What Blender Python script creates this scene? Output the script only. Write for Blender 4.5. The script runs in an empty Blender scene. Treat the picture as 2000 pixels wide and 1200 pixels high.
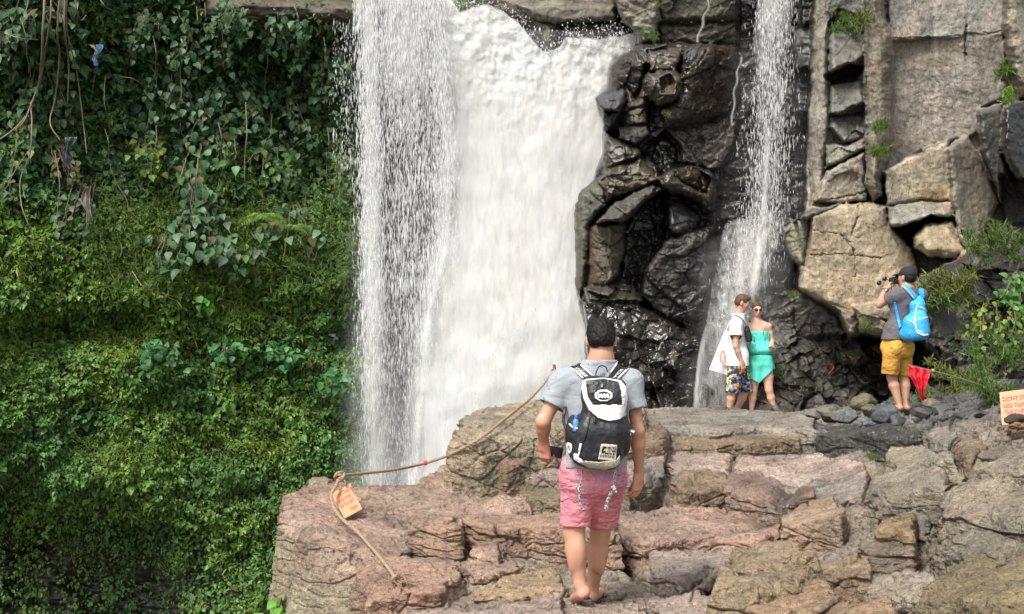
import bpy, math, random
import numpy as np
from mathutils import Vector

# ------------------------------------------------------------------ camera, sky, sun, exposure
scene = bpy.context.scene
F, CAMZ = 2750.0, 1.83            # focal length in photo pixels (2000 wide), eye height
cam_data = bpy.data.cameras.new("camera")
cam = bpy.data.objects.new("camera", cam_data)
scene.collection.objects.link(cam)
cam.location = (0, 0, CAMZ)
cam.rotation_euler = (math.radians(90), 0, 0)
cam_data.sensor_width = 36.0
cam_data.lens = 36.0 * F / 2000.0
cam_data.clip_end = 500
scene.camera = cam

world = bpy.data.worlds.new("World")
scene.world = world
world.use_nodes = True
SUN_EL, SUN_AZ = math.radians(52), math.radians(-148)   # azimuth measured from +Y towards +X
wn, wl = world.node_tree.nodes, world.node_tree.links
wn.clear()
sky = wn.new("ShaderNodeTexSky"); sky.sky_type = 'NISHITA'; sky.sun_disc = False
sky.sun_elevation = SUN_EL; sky.sun_rotation = SUN_AZ
sky.air_density = 1.0; sky.dust_density = 4.0; sky.ozone_density = 1.0
hs = wn.new("ShaderNodeHueSaturation"); hs.inputs['Saturation'].default_value = 0.38
bg = wn.new("ShaderNodeBackground"); bg.inputs['Strength'].default_value = 0.10
wo = wn.new("ShaderNodeOutputWorld")
wl.new(sky.outputs[0], hs.inputs['Color']); wl.new(hs.outputs[0], bg.inputs['Color']); wl.new(bg.outputs[0], wo.inputs[0])
sun_data = bpy.data.lights.new("sun", 'SUN'); sun_data.energy = 1.5; sun_data.angle = math.radians(11)
sun_data.color = (1.0, 0.95, 0.88)
sun = bpy.data.objects.new("sun", sun_data); scene.collection.objects.link(sun)
sd_ = Vector((math.sin(SUN_AZ) * math.cos(SUN_EL), math.cos(SUN_AZ) * math.cos(SUN_EL), math.sin(SUN_EL)))
sun.rotation_euler = sd_.to_track_quat('Z', 'Y').to_euler()
scene.view_settings.view_transform = 'Standard'
scene.view_settings.look = 'None'
scene.view_settings.gamma = 1.0
scene.view_settings.exposure = 1.28
scene.render.engine = 'CYCLES'
scene.cycles.max_bounces = 8
scene.cycles.transparent_max_bounces = 24
scene.cycles.use_denoising = True
scene.cycles.caustics_reflective = False
scene.cycles.caustics_refractive = False

rng = np.random.default_rng(7)
f32 = np.float32

def P(px, py, Y):
    """point seen at photo pixel (px,py) standing Y metres in front of the camera"""
    return ((px - 1000.0) * Y / F, Y, CAMZ + (600.0 - py) * Y / F)

# ------------------------------------------------------------------ noise
def _hash(ix, iy, iz, seed):
    h = (ix.astype(np.uint32) * np.uint32(374761393) + iy.astype(np.uint32) * np.uint32(668265263)
         + iz.astype(np.uint32) * np.uint32(2147483647) + np.uint32((seed * 974634777) & 0xffffffff))
    h = (h ^ (h >> np.uint32(13))) * np.uint32(1274126177)
    h = (h ^ (h >> np.uint32(16))) * np.uint32(2246822519)
    return h ^ (h >> np.uint32(15))

def _h01(h):
    return (h & np.uint32(0xffffff)).astype(f32) / f32(16777216.0)

def vnoise(p, seed=0):
    """gradient noise, about -1..1; p (N,3)"""
    p = np.asarray(p, f32)
    i = np.floor(p).astype(np.int64)
    fr = (p - i).astype(f32)
    u = fr * fr * fr * (fr * (fr * 6 - 15) + 10)
    out = 0
    i = i.astype(np.int32)
    for dx in (0, 1):
        wx = u[:, 0] if dx else 1 - u[:, 0]
        for dy in (0, 1):
            wy = u[:, 1] if dy else 1 - u[:, 1]
            for dz in (0, 1):
                wz = u[:, 2] if dz else 1 - u[:, 2]
                h = _hash(i[:, 0] + dx, i[:, 1] + dy, i[:, 2] + dz, seed)
                gx = (h & np.uint32(1023)).astype(f32) / 511.5 - 1
                gy = ((h >> np.uint32(10)) & np.uint32(1023)).astype(f32) / 511.5 - 1
                gz = ((h >> np.uint32(20)) & np.uint32(1023)).astype(f32) / 511.5 - 1
                out = out + wx * wy * wz * (gx * (fr[:, 0] - dx) + gy * (fr[:, 1] - dy) + gz * (fr[:, 2] - dz))
    return out * f32(1.3)

def fbm(p, octs=4, seed=0, gain=0.5, lac=2.07, ridged=False):
    p = np.asarray(p, f32)
    a, s, t = 1.0, 0, 0
    for o in range(octs):
        n = vnoise(p, seed + o * 17)
        if ridged: n = 1 - 2 * np.abs(n)
        s = s + a * n; t += a
        a *= gain; p = p * lac + 3.1
    return s / t

def facets(p, seed=0):
    """2-D cells with a random plane each: returns (offset, tilt value, crack distance F2-F1)"""
    p = np.asarray(p, f32)
    i = np.floor(p).astype(np.int32)
    f1 = np.full(len(p), 9, f32); f2 = f1.copy()
    off = np.zeros(len(p), f32); tl = off.copy()
    z0 = np.zeros(len(p), np.int32)
    for dx in (-1, 0, 1):
        for dy in (-1, 0, 1):
            cx, cy = i[:, 0] + dx, i[:, 1] + dy
            h1 = _h01(_hash(cx, cy, z0, seed)); h2 = _h01(_hash(cx, cy, z0, seed + 1))
            vx, vy = cx + h1 - p[:, 0], cy + h2 - p[:, 1]
            d = np.sqrt(vx * vx + vy * vy)
            m = d < f1
            f2 = np.where(m, f1, np.minimum(f2, d)); f1 = np.where(m, d, f1)
            h3 = _h01(_hash(cx, cy, z0, seed + 2)) - .5
            h4 = _h01(_hash(cx, cy, z0, seed + 3)) - .5; h5 = _h01(_hash(cx, cy, z0, seed + 4)) - .5
            off = np.where(m, h3, off); tl = np.where(m, -(vx * h4 + vy * h5), tl)
    return off, tl, f2 - f1

def sstep(a, b, x):
    t = np.clip((x - a) / (b - a), 0, 1)
    return t * t * (3 - 2 * t)

def poly_sd(x, y, pts):
    """signed distance to a polygon, positive inside"""
    d = np.full(x.shape, 1e9, np.float64); ins = np.zeros(x.shape, bool)
    n = len(pts)
    for k in range(n):
        ax, ay = pts[k]; bx, by = pts[(k + 1) % n]
        ex, ey = bx - ax, by - ay
        L = ex * ex + ey * ey + 1e-12
        wx, wy = x - ax, y - ay
        t = np.clip((wx * ex + wy * ey) / L, 0, 1)
        dd = (wx - t * ex) ** 2 + (wy - t * ey) ** 2
        d = np.minimum(d, dd)
        c = ((ay > y) != (by > y)) & (x < ex * (y - ay) / (ey + 1e-12) + ax)
        ins ^= c
    d = np.sqrt(d)
    return np.where(ins, d, -d)

def line_d(x, y, pts):
    d = np.full(x.shape, 1e9)
    for (ax, ay), (bx, by) in zip(pts[:-1], pts[1:]):
        ex, ey = bx - ax, by - ay
        L = ex * ex + ey * ey + 1e-12
        t = np.clip(((x - ax) * ex + (y - ay) * ey) / L, 0, 1)
        d = np.minimum(d, (x - ax - t * ex) ** 2 + (y - ay - t * ey) ** 2)
    return np.sqrt(d)

# ------------------------------------------------------------------ objects
def link(o):
    scene.collection.objects.link(o); return o

def tag(o, label=None, cat=None, group=None, kind=None):
    if label: o["label"] = label
    if cat: o["category"] = cat
    if group: o["group"] = group
    if kind: o["kind"] = kind
    return o

def empty(name, loc, label, cat, group=None):
    o = link(bpy.data.objects.new(name, None)); o.location = loc; o.empty_display_size = .1
    return tag(o, label, cat, group)

def mesh_obj(name, verts, faces, mat, parent=None, col=None, attrs=None, smooth=True):
    """faces: (M,k) array or list of such arrays; verts in world space (re-based if parent)"""
    verts = np.asarray(verts, f32)
    if not isinstance(faces, list): faces = [faces]
    faces = [np.asarray(f, np.int32) for f in faces if len(f)]
    me = bpy.data.meshes.new(name)
    me.vertices.add(len(verts))
    if parent is not None:
        verts = verts - np.array(parent.location, f32)
    me.vertices.foreach_set("co", verts.ravel())
    nl = sum(f.size for f in faces)
    me.loops.add(nl)
    me.loops.foreach_set("vertex_index", np.concatenate([f.ravel() for f in faces]))
    starts, base = [], 0
    for f in faces:
        starts.append(base + np.arange(len(f)) * f.shape[1]); base += f.size
    starts = np.concatenate(starts)
    me.polygons.add(len(starts))
    me.polygons.foreach_set("loop_start", starts.astype(np.int32))
    me.polygons.foreach_set("use_smooth", np.full(len(starts), smooth))
    if col is not None:
        a = me.color_attributes.new("col", 'FLOAT_COLOR', 'POINT')
        c = np.ones((len(verts), 4), f32); c[:, :3] = col
        a.data.foreach_set("color", c.ravel())
    for k, v in (attrs or {}).items():
        a = me.attributes.new(k, 'FLOAT', 'POINT')
        a.data.foreach_set("value", np.asarray(v, f32).ravel())
    me.update(calc_edges=True)
    me.validate()
    if mat: me.materials.append(mat)
    o = link(bpy.data.objects.new(name, me))
    if parent is not None: o.parent = parent
    return o

def grid_faces(ny, nx):
    i = np.arange(ny * nx).reshape(ny, nx)
    return np.stack([i[:-1, :-1], i[1:, :-1], i[1:, 1:], i[:-1, 1:]], -1).reshape(-1, 4)

class MB:
    """collects vertex/face blocks into one mesh"""
    def __init__(s): s.v, s.f, s.n, s.c = [], {}, 0, []
    def add(s, v, f, c=None):
        v = np.asarray(v, f32); f = np.asarray(f, np.int32)
        if f.ndim == 1: f = f[None]
        s.v.append(v); s.f.setdefault(f.shape[1], []).append(f + s.n); s.n += len(v)
        if c is not None: s.c.append(np.broadcast_to(np.asarray(c, f32), (len(v), 3)))
        return s
    def tube(s, pts, r, n=8, c=None, caps=True, flat=1.0, up=(0, 0, 1)):
        pts = np.asarray(pts, float); m = len(pts)
        r = np.broadcast_to(np.asarray(r, float), (m,))
        t = np.gradient(pts, axis=0); t /= np.linalg.norm(t, axis=1)[:, None] + 1e-9
        u0 = np.array(up, float)
        if abs(np.dot(t[0], u0)) > .95: u0 = np.array((1., 0, 0))
        us = []
        for k in range(m):
            u0 = u0 - np.dot(u0, t[k]) * t[k]; u0 /= np.linalg.norm(u0) + 1e-9; us.append(u0.copy())
        us = np.array(us); w = np.cross(t, us)
        a = np.arange(n) / n * 2 * np.pi
        v = pts[:, None] + r[:, None, None] * (np.cos(a)[None, :, None] * us[:, None] * flat + np.sin(a)[None, :, None] * w[:, None])
        i = np.arange(m * n).reshape(m, n)
        f = np.stack([i[:-1], np.roll(i[:-1], -1, 1), np.roll(i[1:], -1, 1), i[1:]], -1).reshape(-1, 4)
        s.add(v.reshape(-1, 3), f, c)
        if caps:
            b = s.n - m * n
            s.f.setdefault(n, []).append(np.array([np.arange(n)[::-1] + b, np.arange(n) + b + (m - 1) * n], np.int32))
        return s
    def build(s, name, mat, parent=None, smooth=True, attrs=None):
        fs = [np.concatenate(x) for x in s.f.values()]
        return mesh_obj(name, np.concatenate(s.v), fs, mat, parent, np.concatenate(s.c) if s.c else None, attrs, smooth)

def spline(pts, n):
    """Catmull-Rom through pts, n samples"""
    p = np.asarray(pts, float); m = len(p)
    q = np.vstack([2 * p[0] - p[1], p, 2 * p[-1] - p[-2]])
    t = np.linspace(0, m - 1 - 1e-6, n); k = t.astype(int); u = (t - k)[:, None]
    a, b, c, d = q[k], q[k + 1], q[k + 2], q[k + 3]
    return .5 * (2 * b + (c - a) * u + (2 * a - 5 * b + 4 * c - d) * u ** 2 + (3 * b - a - 3 * c + d) * u ** 3)

# ------------------------------------------------------------------ materials
def new_mat(name):
    m = bpy.data.materials.new(name); m.use_nodes = True
    nt = m.node_tree; b = nt.nodes["Principled BSDF"]
    return m, nt, b

def nd(nt, typ, **kw):
    n = nt.nodes.new(typ)
    for k, v in kw.items():
        if k in n.inputs: n.inputs[k].default_value = v
        else: setattr(n, k, v)
    return n

def mathn(nt, op, a, b=None, c=None, clamp=False):
    n = nt.nodes.new("ShaderNodeMath"); n.operation = op; n.use_clamp = clamp
    for i, v in enumerate((a, b, c)):
        if v is None: continue
        if hasattr(v, "default_value") or hasattr(v, "is_output"): nt.links.new(v, n.inputs[i])
        else: n.inputs[i].default_value = v
    return n.outputs[0]

def mixc(nt, mode, fac, a, b):
    n = nt.nodes.new("ShaderNodeMix"); n.data_type = 'RGBA'; n.blend_type = mode
    for i, v in ((0, fac), (6, a), (7, b)):
        if hasattr(v, "is_output"): nt.links.new(v, n.inputs[i])
        elif i == 0: n.inputs[0].default_value = v
        else: n.inputs[i].default_value = (*v, 1)
    return n.outputs[2]

def ramp(nt, fac, stops):
    n = nt.nodes.new("ShaderNodeValToRGB"); nt.links.new(fac, n.inputs[0])
    e = n.color_ramp.elements
    while len(e) < len(stops): e.new(0.5)
    for k, (p, c) in enumerate(stops):
        e[k].position = p; e[k].color = (c, c, c, 1) if not hasattr(c, "__len__") else (*c, 1)
    return n.outputs[0]

def noise_tex(nt, scale, detail=5, rough=.6, sc=(1, 1, 1), coord='Object', dist=0.0):
    tc = nd(nt, "ShaderNodeTexCoord"); mp = nd(nt, "ShaderNodeMapping"); mp.inputs['Scale'].default_value = sc
    nt.links.new(tc.outputs[coord], mp.inputs[0])
    n = nd(nt, "ShaderNodeTexNoise"); n.inputs['Scale'].default_value = scale; n.inputs['Detail'].default_value = detail
    n.inputs['Roughness'].default_value = rough; n.inputs['Distortion'].default_value = dist
    nt.links.new(mp.outputs[0], n.inputs['Vector'])
    return n.outputs[0]

def simple(name, color, rough=.7, bump=0.0, bscale=200, var=.15, vscale=12, metal=0.0, spec=.5, sss=0.0, attr=False, sheen=0.0):
    m, nt, b = new_mat(name)
    b.inputs['Roughness'].default_value = rough; b.inputs['Metallic'].default_value = metal
    b.inputs['Specular IOR Level'].default_value = spec
    v = ramp(nt, noise_tex(nt, vscale, 6), [(.25, 1 - var), (.75, 1 + var * .6)])
    if attr:
        a = nd(nt, "ShaderNodeAttribute"); a.attribute_name = "col"; base = a.outputs[0]
    else:
        base = color
    nt.links.new(mixc(nt, 'MULTIPLY', 1.0, base, v), b.inputs['Base Color'])
    if sss:
        b.inputs['Subsurface Weight'].default_value = sss
        b.inputs['Subsurface Radius'].default_value = (.012, .005, .003)
        b.inputs['Subsurface Scale'].default_value = 1.0
    if sheen: b.inputs['Sheen Weight'].default_value = sheen
    if bump:
        bp = nd(nt, "ShaderNodeBump"); bp.inputs['Strength'].default_value = min(1, bump); bp.inputs['Distance'].default_value = .004
        nt.links.new(noise_tex(nt, bscale, 4), bp.inputs['Height']); nt.links.new(bp.outputs[0], b.inputs['Normal'])
    return m

def rock_mat(name, bump=1.0, fine=28, micro=140, streak=(1, 1, 1), var=(.55, 1.35)):
    m, nt, b = new_mat(name)
    L = nt.links.new
    a = nd(nt, "ShaderNodeAttribute"); a.attribute_name = "col"
    w = nd(nt, "ShaderNodeAttribute"); w.attribute_name = "wet"
    n1 = noise_tex(nt, 2.3, 9, .62, streak); n2 = noise_tex(nt, fine, 8, .65, streak); n3 = noise_tex(nt, micro, 4, .7)
    v1 = ramp(nt, n1, [(.3, var[0]), (.7, var[1])]); v2 = ramp(nt, n2, [(.32, .48), (.48, .95), (.68, 1.35)])
    v3 = ramp(nt, n3, [(.36, .55), (.5, 1.0), (.66, 1.35)])
    c = mixc(nt, 'MULTIPLY', 1.0, a.outputs[0], v1); c = mixc(nt, 'MULTIPLY', .85, c, v2); c = mixc(nt, 'MULTIPLY', .8, c, v3)
    # hairline cracks and grit pits
    nc = noise_tex(nt, 5.5, 5, .55, streak, dist=.35)
    cr = ramp(nt, mathn(nt, 'ABSOLUTE', mathn(nt, 'SUBTRACT', nc, .5)), [(0, 0.0), (.012, 1.0)])
    cmask = ramp(nt, noise_tex(nt, 1.7, 3, .5), [(.45, 1.0), (.58, 0.0)])
    crk = mathn(nt, 'MAXIMUM', mathn(nt, 'MAXIMUM', cr, cmask), mathn(nt, 'MULTIPLY_ADD', w.outputs['Fac'], 1.6, -.5, clamp=True))
    c = mixc(nt, 'MULTIPLY', .75, c, ramp(nt, crk, [(0, .3), (1, 1)]))
    pit = ramp(nt, noise_tex(nt, fine * 1.7, 2, .5), [(.30, .35), (.36, 1.0)])
    c = mixc(nt, 'MULTIPLY', .7, c, pit)
    # mineral tint patches
    n4 = noise_tex(nt, 1.1, 5, .6)
    tint = nt.nodes.new("ShaderNodeValToRGB"); L(n4, tint.inputs[0])
    e = tint.color_ramp.elements; e[0].position = .38; e[0].color = (.93, 1.0, .97, 1); e[1].position = .62; e[1].color = (1.06, .99, .92, 1)
    c = mixc(nt, 'MULTIPLY', .8, c, tint.outputs[0])
    wd = mathn(nt, 'MULTIPLY_ADD', w.outputs['Fac'], -.42, 1.0); cw = nd(nt, 'ShaderNodeCombineColor')
    for k_ in range(3): L(wd, cw.inputs[k_])
    c = mixc(nt, 'MULTIPLY', 1.0, c, cw.outputs[0])
    L(c, b.inputs['Base Color'])
    # roughness from wetness, broken by noise
    r = mathn(nt, 'MULTIPLY_ADD', w.outputs['Fac'], -.80, .88)
    r = mathn(nt, 'ADD', r, mathn(nt, 'ADD', mathn(nt, 'MULTIPLY_ADD', n2, .24, -.14), mathn(nt, 'MULTIPLY', w.outputs['Fac'], ramp(nt, noise_tex(nt, .9, 4, .6), [(.45, 0.0), (.62, .38)]))), clamp=True)
    L(r, b.inputs['Roughness']); L(mathn(nt, 'MULTIPLY_ADD', w.outputs['Fac'], .45, .4), b.inputs['Specular IOR Level'])
    hsum = mathn(nt, 'ADD', mathn(nt, 'ADD', mathn(nt, 'MULTIPLY', n2, 1.2), mathn(nt, 'MULTIPLY', n3, .35)), mathn(nt, 'MULTIPLY', mathn(nt, 'ADD', crk, pit), .35))
    bp = nd(nt, "ShaderNodeBump"); bp.inputs['Distance'].default_value = .035; L(mathn(nt, 'MULTIPLY_ADD', w.outputs['Fac'], -.72 * bump, .95 * bump), bp.inputs['Strength'])
    L(hsum, bp.inputs['Height']); L(bp.outputs[0], b.inputs['Normal'])
    return m

# ------------------------------------------------------------------ implicit surfaces
def rcone(a, b, ra, rb):
    a = np.array(a, f32); b = np.array(b, f32)
    def f(p):
        ba = b - a; l2 = float(ba @ ba) + 1e-12
        t = np.clip(((p - a) @ ba) / l2, 0, 1)
        q = p - a - t[:, None] * ba
        return np.sqrt((q * q).sum(1)) - (ra + (rb - ra) * t)
    f.bb = (np.minimum(a - ra, b - rb), np.maximum(a + ra, b + rb))
    return f

def rotm(rx=0, ry=0, rz=0):
    cx, sx, cy, sy, cz, sz = math.cos(rx), math.sin(rx), math.cos(ry), math.sin(ry), math.cos(rz), math.sin(rz)
    X = np.array([[1, 0, 0], [0, cx, -sx], [0, sx, cx]]); Y_ = np.array([[cy, 0, sy], [0, 1, 0], [-sy, 0, cy]])
    Z = np.array([[cz, -sz, 0], [sz, cz, 0], [0, 0, 1]])
    return (Z @ Y_ @ X).astype(f32)

def ell(c, r, rot=None):
    c = np.array(c, f32); r = np.array(r, f32); R = rot if rot is not None else np.eye(3, dtype=f32)
    def f(p):
        q = (p - c) @ R
        k0 = np.sqrt(((q / r) ** 2).sum(1)); k1 = np.sqrt(((q / (r * r)) ** 2).sum(1)) + 1e-9
        return k0 * (k0 - 1) / k1
    m = float(r.max()); f.bb = (c - m, c + m)
    return f

def rbox(c, h, rad, rot=None):
    c = np.array(c, f32); h = np.array(h, f32) - rad; R = rot if rot is not None else np.eye(3, dtype=f32)
    def f(p):
        q = np.abs((p - c) @ R) - h
        return np.sqrt((np.maximum(q, 0) ** 2).sum(1)) + np.minimum(q.max(1), 0) - rad
    m = float(np.linalg.norm(h + rad)); f.bb = (c - m, c + m)
    return f

def smin(a, b, k):
    h = np.clip(.5 + .5 * (b - a) / k, 0, 1)
    return b + (a - b) * h - k * h * (1 - h)

def union(fs, k=.02):
    """fs: list of sdf or (sdf, k)"""
    fs = [x if isinstance(x, tuple) else (x, k) for x in fs]
    def f(p):
        d = None
        for g, kk in fs:
            v = g(p); d = v if d is None else smin(d, v, kk)
        return d
    f.bb = (np.min([g.bb[0] for g, _ in fs], 0), np.max([g.bb[1] for g, _ in fs], 0))
    return f

def sdf_mesh(f, h, pad=.03, bb=None):
    lo, hi = (np.array(x, float) for x in (bb or f.bb))
    lo = lo - pad; hi = hi + pad
    s = 4
    n = np.ceil((hi - lo) / (h * s)).astype(int) + 1
    cg = [lo[k] + np.arange(n[k] + 1) * h * s for k in range(3)]
    G = np.stack(np.meshgrid(*cg, indexing='ij'), -1).reshape(-1, 3).astype(f32)
    D = f(G).reshape(n + 1)
    N = n * s + 1
    V = np.empty(N, f32)
    V[:] = np.where(np.repeat(np.repeat(np.repeat(D[:-1, :-1, :-1], s, 0), s, 1), s, 2) > 0, 1, -1)[tuple(slice(0, 1) for _ in range(3))]
    near = np.abs(D) < h * s * 2.2
    act = np.zeros(n, bool)
    for a in (0, 1):
        for b in (0, 1):
            for c in (0, 1):
                act |= near[a:n[0] + a, b:n[1] + b, c:n[2] + c]
    sg = np.where(D[:-1, :-1, :-1] > 0, 1, -1).astype(f32)
    V[:-1, :-1, :-1] = np.repeat(np.repeat(np.repeat(sg, s, 0), s, 1), s, 2)
    V[-1] = 1; V[:, -1] = 1; V[:, :, -1] = 1
    A = np.zeros(N, bool)
    idx = np.argwhere(act)
    o = np.arange(s + 1)
    for k0 in range(0, len(idx), 4000):
        ii = idx[k0:k0 + 4000] * s
        X = (ii[:, 0, None, None, None] + o[None, :, None, None]); Y_ = (ii[:, 1, None, None, None] + o[None, None, :, None]); Z = (ii[:, 2, None, None, None] + o[None, None, None, :])
        X, Y_, Z = np.broadcast_arrays(X, Y_, Z)
        A[X.ravel(), Y_.ravel(), Z.ravel()] = True
    q = np.argwhere(A)
    vals = np.empty(len(q), f32)
    for k0 in range(0, len(q), 400000):
        vals[k0:k0 + 400000] = f((lo + q[k0:k0 + 400000] * h).astype(f32))
    V[A] = vals
    ins = V < 0
    cs = np.zeros(np.array(N) - 1, np.int8)
    for a in (0, 1):
        for b in (0, 1):
            for c in (0, 1):
                cs += ins[a:N[0] - 1 + a, b:N[1] - 1 + b, c:N[2] - 1 + c]
    cells = np.argwhere((cs > 0) & (cs < 8))
    cid = np.full(cs.shape, -1, np.int32); cid[tuple(cells.T)] = np.arange(len(cells))
    acc = np.zeros((len(cells), 3), f32); cnt = np.zeros(len(cells), f32)
    cor = [(a, b, c) for a in (0, 1) for b in (0, 1) for c in (0, 1)]
    cv = {c: V[tuple((cells + np.array(c)).T)] for c in cor}
    for c in cor:
        for ax in range(3):
            if c[ax]: continue
            d = list(c); d[ax] = 1; d = tuple(d)
            va, vb = cv[c], cv[d]
            m = (va < 0) != (vb < 0)
            t = np.where(m, va / np.where(m, va - vb, 1), 0)
            pt = np.tile(np.array(c, f32), (len(cells), 1)); pt[:, ax] += t
            acc += pt * m[:, None]; cnt += m
    verts = lo + (cells + acc / cnt[:, None]) * h
    quads = []
    for ax in range(3):
        sl0 = [slice(None)] * 3; sl1 = [slice(None)] * 3
        sl0[ax] = slice(0, -1); sl1[ax] = slice(1, None)
        a_, b_ = ins[tuple(sl0)], ins[tuple(sl1)]
        e = np.argwhere(a_ != b_)
        u, v = (ax + 1) % 3, (ax + 2) % 3
        e = e[(e[:, u] > 0) & (e[:, v] > 0) & (e[:, u] < N[u] - 1) & (e[:, v] < N[v] - 1)]
        fl = a_[tuple(e.T)]
        c0 = e.copy(); c1 = e.copy(); c1[:, u] -= 1; c2 = c1.copy(); c2[:, v] -= 1; c3 = e.copy(); c3[:, v] -= 1
        Q = np.stack([cid[tuple(c.T)] for c in (c0, c1, c2, c3)], 1)
        Q[~fl] = Q[~fl][:, ::-1]
        quads.append(Q)
    quads = np.concatenate(quads)
    quads = quads[(quads >= 0).all(1)]
    a_, b_, c_ = (verts[quads[:, k]] for k in (0, 1, 2))
    if (a_ * np.cross(b_, c_)).sum() < 0: quads = quads[:, ::-1]
    return verts.astype(f32), quads

def relax(v, q, it=2, lam=.5):
    """Laplacian smoothing on a quad mesh"""
    v = v.copy()
    for _ in range(it):
        s = np.zeros_like(v); c = np.zeros(len(v), f32)
        for a, b in ((0, 1), (1, 2), (2, 3), (3, 0)):
            np.add.at(s, q[:, a], v[q[:, b]]); np.add.at(s, q[:, b], v[q[:, a]])
            np.add.at(c, q[:, a], 1); np.add.at(c, q[:, b], 1)
        v = v + lam * (s / np.maximum(c, 1)[:, None] - v)
    return v

def sdf_obj(name, f, h, mat, parent=None, bb=None, colf=None, it=2, pad=.03):
    v, q = sdf_mesh(f, h, pad, bb)
    if it: v = relax(v, q, it)
    return mesh_obj(name, v, q, mat, parent, colf(v) if colf else None)

def text_mesh(txt, size, bold=True):
    """flat text outline -> verts (x,y), faces list; lower-left at 0,0"""
    cu = bpy.data.curves.new("lettering", 'FONT'); cu.body = txt; cu.size = size; cu.offset = size * .018 if bold else 0
    cu.resolution_u = 3
    o = bpy.data.objects.new("lettering", cu); scene.collection.objects.link(o)
    bpy.context.view_layer.update()
    me = o.evaluated_get(bpy.context.evaluated_depsgraph_get()).to_mesh()
    v = np.array([x.co[:] for x in me.vertices], f32)
    fs = [list(p.vertices) for p in me.polygons]
    o.to_mesh_clear(); bpy.data.objects.remove(o); bpy.data.curves.remove(cu)
    return v, fs

def place_text(mb, txt, origin, ux, uy, width, height, bold=True, lift=None):
    """stretch the text to width x height on the plane origin + s*ux + t*uy"""
    v, fs = text_mesh(txt, 1.0, bold)
    if not len(v): return
    s = (v[:, 0] - v[:, 0].min()) / max(1e-6, np.ptp(v[:, 0])) * width
    t = (v[:, 1] - v[:, 1].min()) / max(1e-6, np.ptp(v[:, 1])) * height
    w = np.array(origin)[None] + s[:, None] * np.array(ux)[None] + t[:, None] * np.array(uy)[None]
    if lift is not None: w = lift(w)
    base = mb.n
    mb.v.append(w.astype(f32)); mb.n += len(w)
    for f in fs:
        mb.f.setdefault(len(f), []).append(np.array([f], np.int32) + base)

# ================================================================== THE SETTING
M_ROCK = rock_mat("rock_platform", 1.0, 24, 120)
M_CLIFF = rock_mat("rock_cliff", .8, 14, 90, (1, 1, .55))
M_SOIL = rock_mat("soil_cliff", 1.0, 10, 60)

# ------------------------------------------------------------------ rock platform (a height field over the plan)
def tps(ctrl, smooth=0.02):
    c = np.array([P(a, b, Y) for a, b, Y in ctrl]); xy, z = c[:, :2], c[:, 2]
    def K(d2): return .5 * d2 * np.log(d2 + 1e-9)
    n = len(c)
    A = np.zeros((n + 3, n + 3)); d2 = ((xy[:, None] - xy[None]) ** 2).sum(-1)
    A[:n, :n] = K(d2) + np.eye(n) * smooth; A[:n, n] = 1; A[:n, n + 1:] = xy; A[n, :n] = 1; A[n + 1:, :n] = xy.T
    w = np.linalg.solve(A, np.concatenate([z, np.zeros(3)]))
    def f(x, y):
        r = w[n] + w[n + 1] * x + w[n + 2] * y
        for k in range(n): r = r + w[k] * K((x - xy[k, 0]) ** 2 + (y - xy[k, 1]) ** 2)
        return r
    return f

CTRL = [  # (px, py, distance) on the lowest tread surfaces
    (700, 1200, 8.45), (1150, 1185, 8.62), (1400, 1200, 8.4), (1000, 1400, 6.4), (1500, 1400, 6.3), (1750, 1200, 7.7),
    (2000, 1200, 7.0), (2150, 1100, 7.2), (800, 1120, 9.5), (960, 1095, 10.3), (850, 1062, 10.9), (1100, 1062, 11.0), (1300, 1075, 10.7),
    (1500, 1060, 10.9), (600, 990, 11.4), (640, 962, 12.0), (800, 950, 12.3), (880, 905, 13.6), (1050, 955, 12.3),
    (1250, 990, 12.0), (1420, 1000, 12.0), (1500, 1005, 11.8), (1600, 1010, 11.2), (1750, 960, 11.2),
    (1300, 885, 14.4), (1500, 885, 14.4), (1650, 880, 14.3), (1000, 900, 14.4), (1150, 850, 16.5), (1250, 815, 18.3),
    (1400, 850, 16.5), (1500, 830, 18), (1450, 812, 20), (1700, 830, 15.5), (1765, 800, 16.6), (1650, 800, 18.5), (1850, 850, 13.2), (1880, 800, 15.0),
    (2000, 840, 12.2), (1880, 940, 10.6), (2000, 920, 10.2), (1850, 1050, 9.0), (2000, 1040, 8.6), (1600, 1120, 9.3),
    (2150, 850, 11.5), (2150, 700, 15), (1900, 770, 16.5), (1300, 800, 21), (1600, 795, 20.5), (1800, 780, 18.5)]
BASE = tps(CTRL)

RED = (.33, .235, .185); PINK = (.33, .262, .225); TAN = (.29, .235, .17); GREYB = (.235, .205, .175); OLIVE = (.20, .165, .11)
BRN = (.22, .16, .11); DGREY = (.13, .125, .118); WETD = (.075, .068, .06); BROWNLUMP = (.245, .205, .16)
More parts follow.
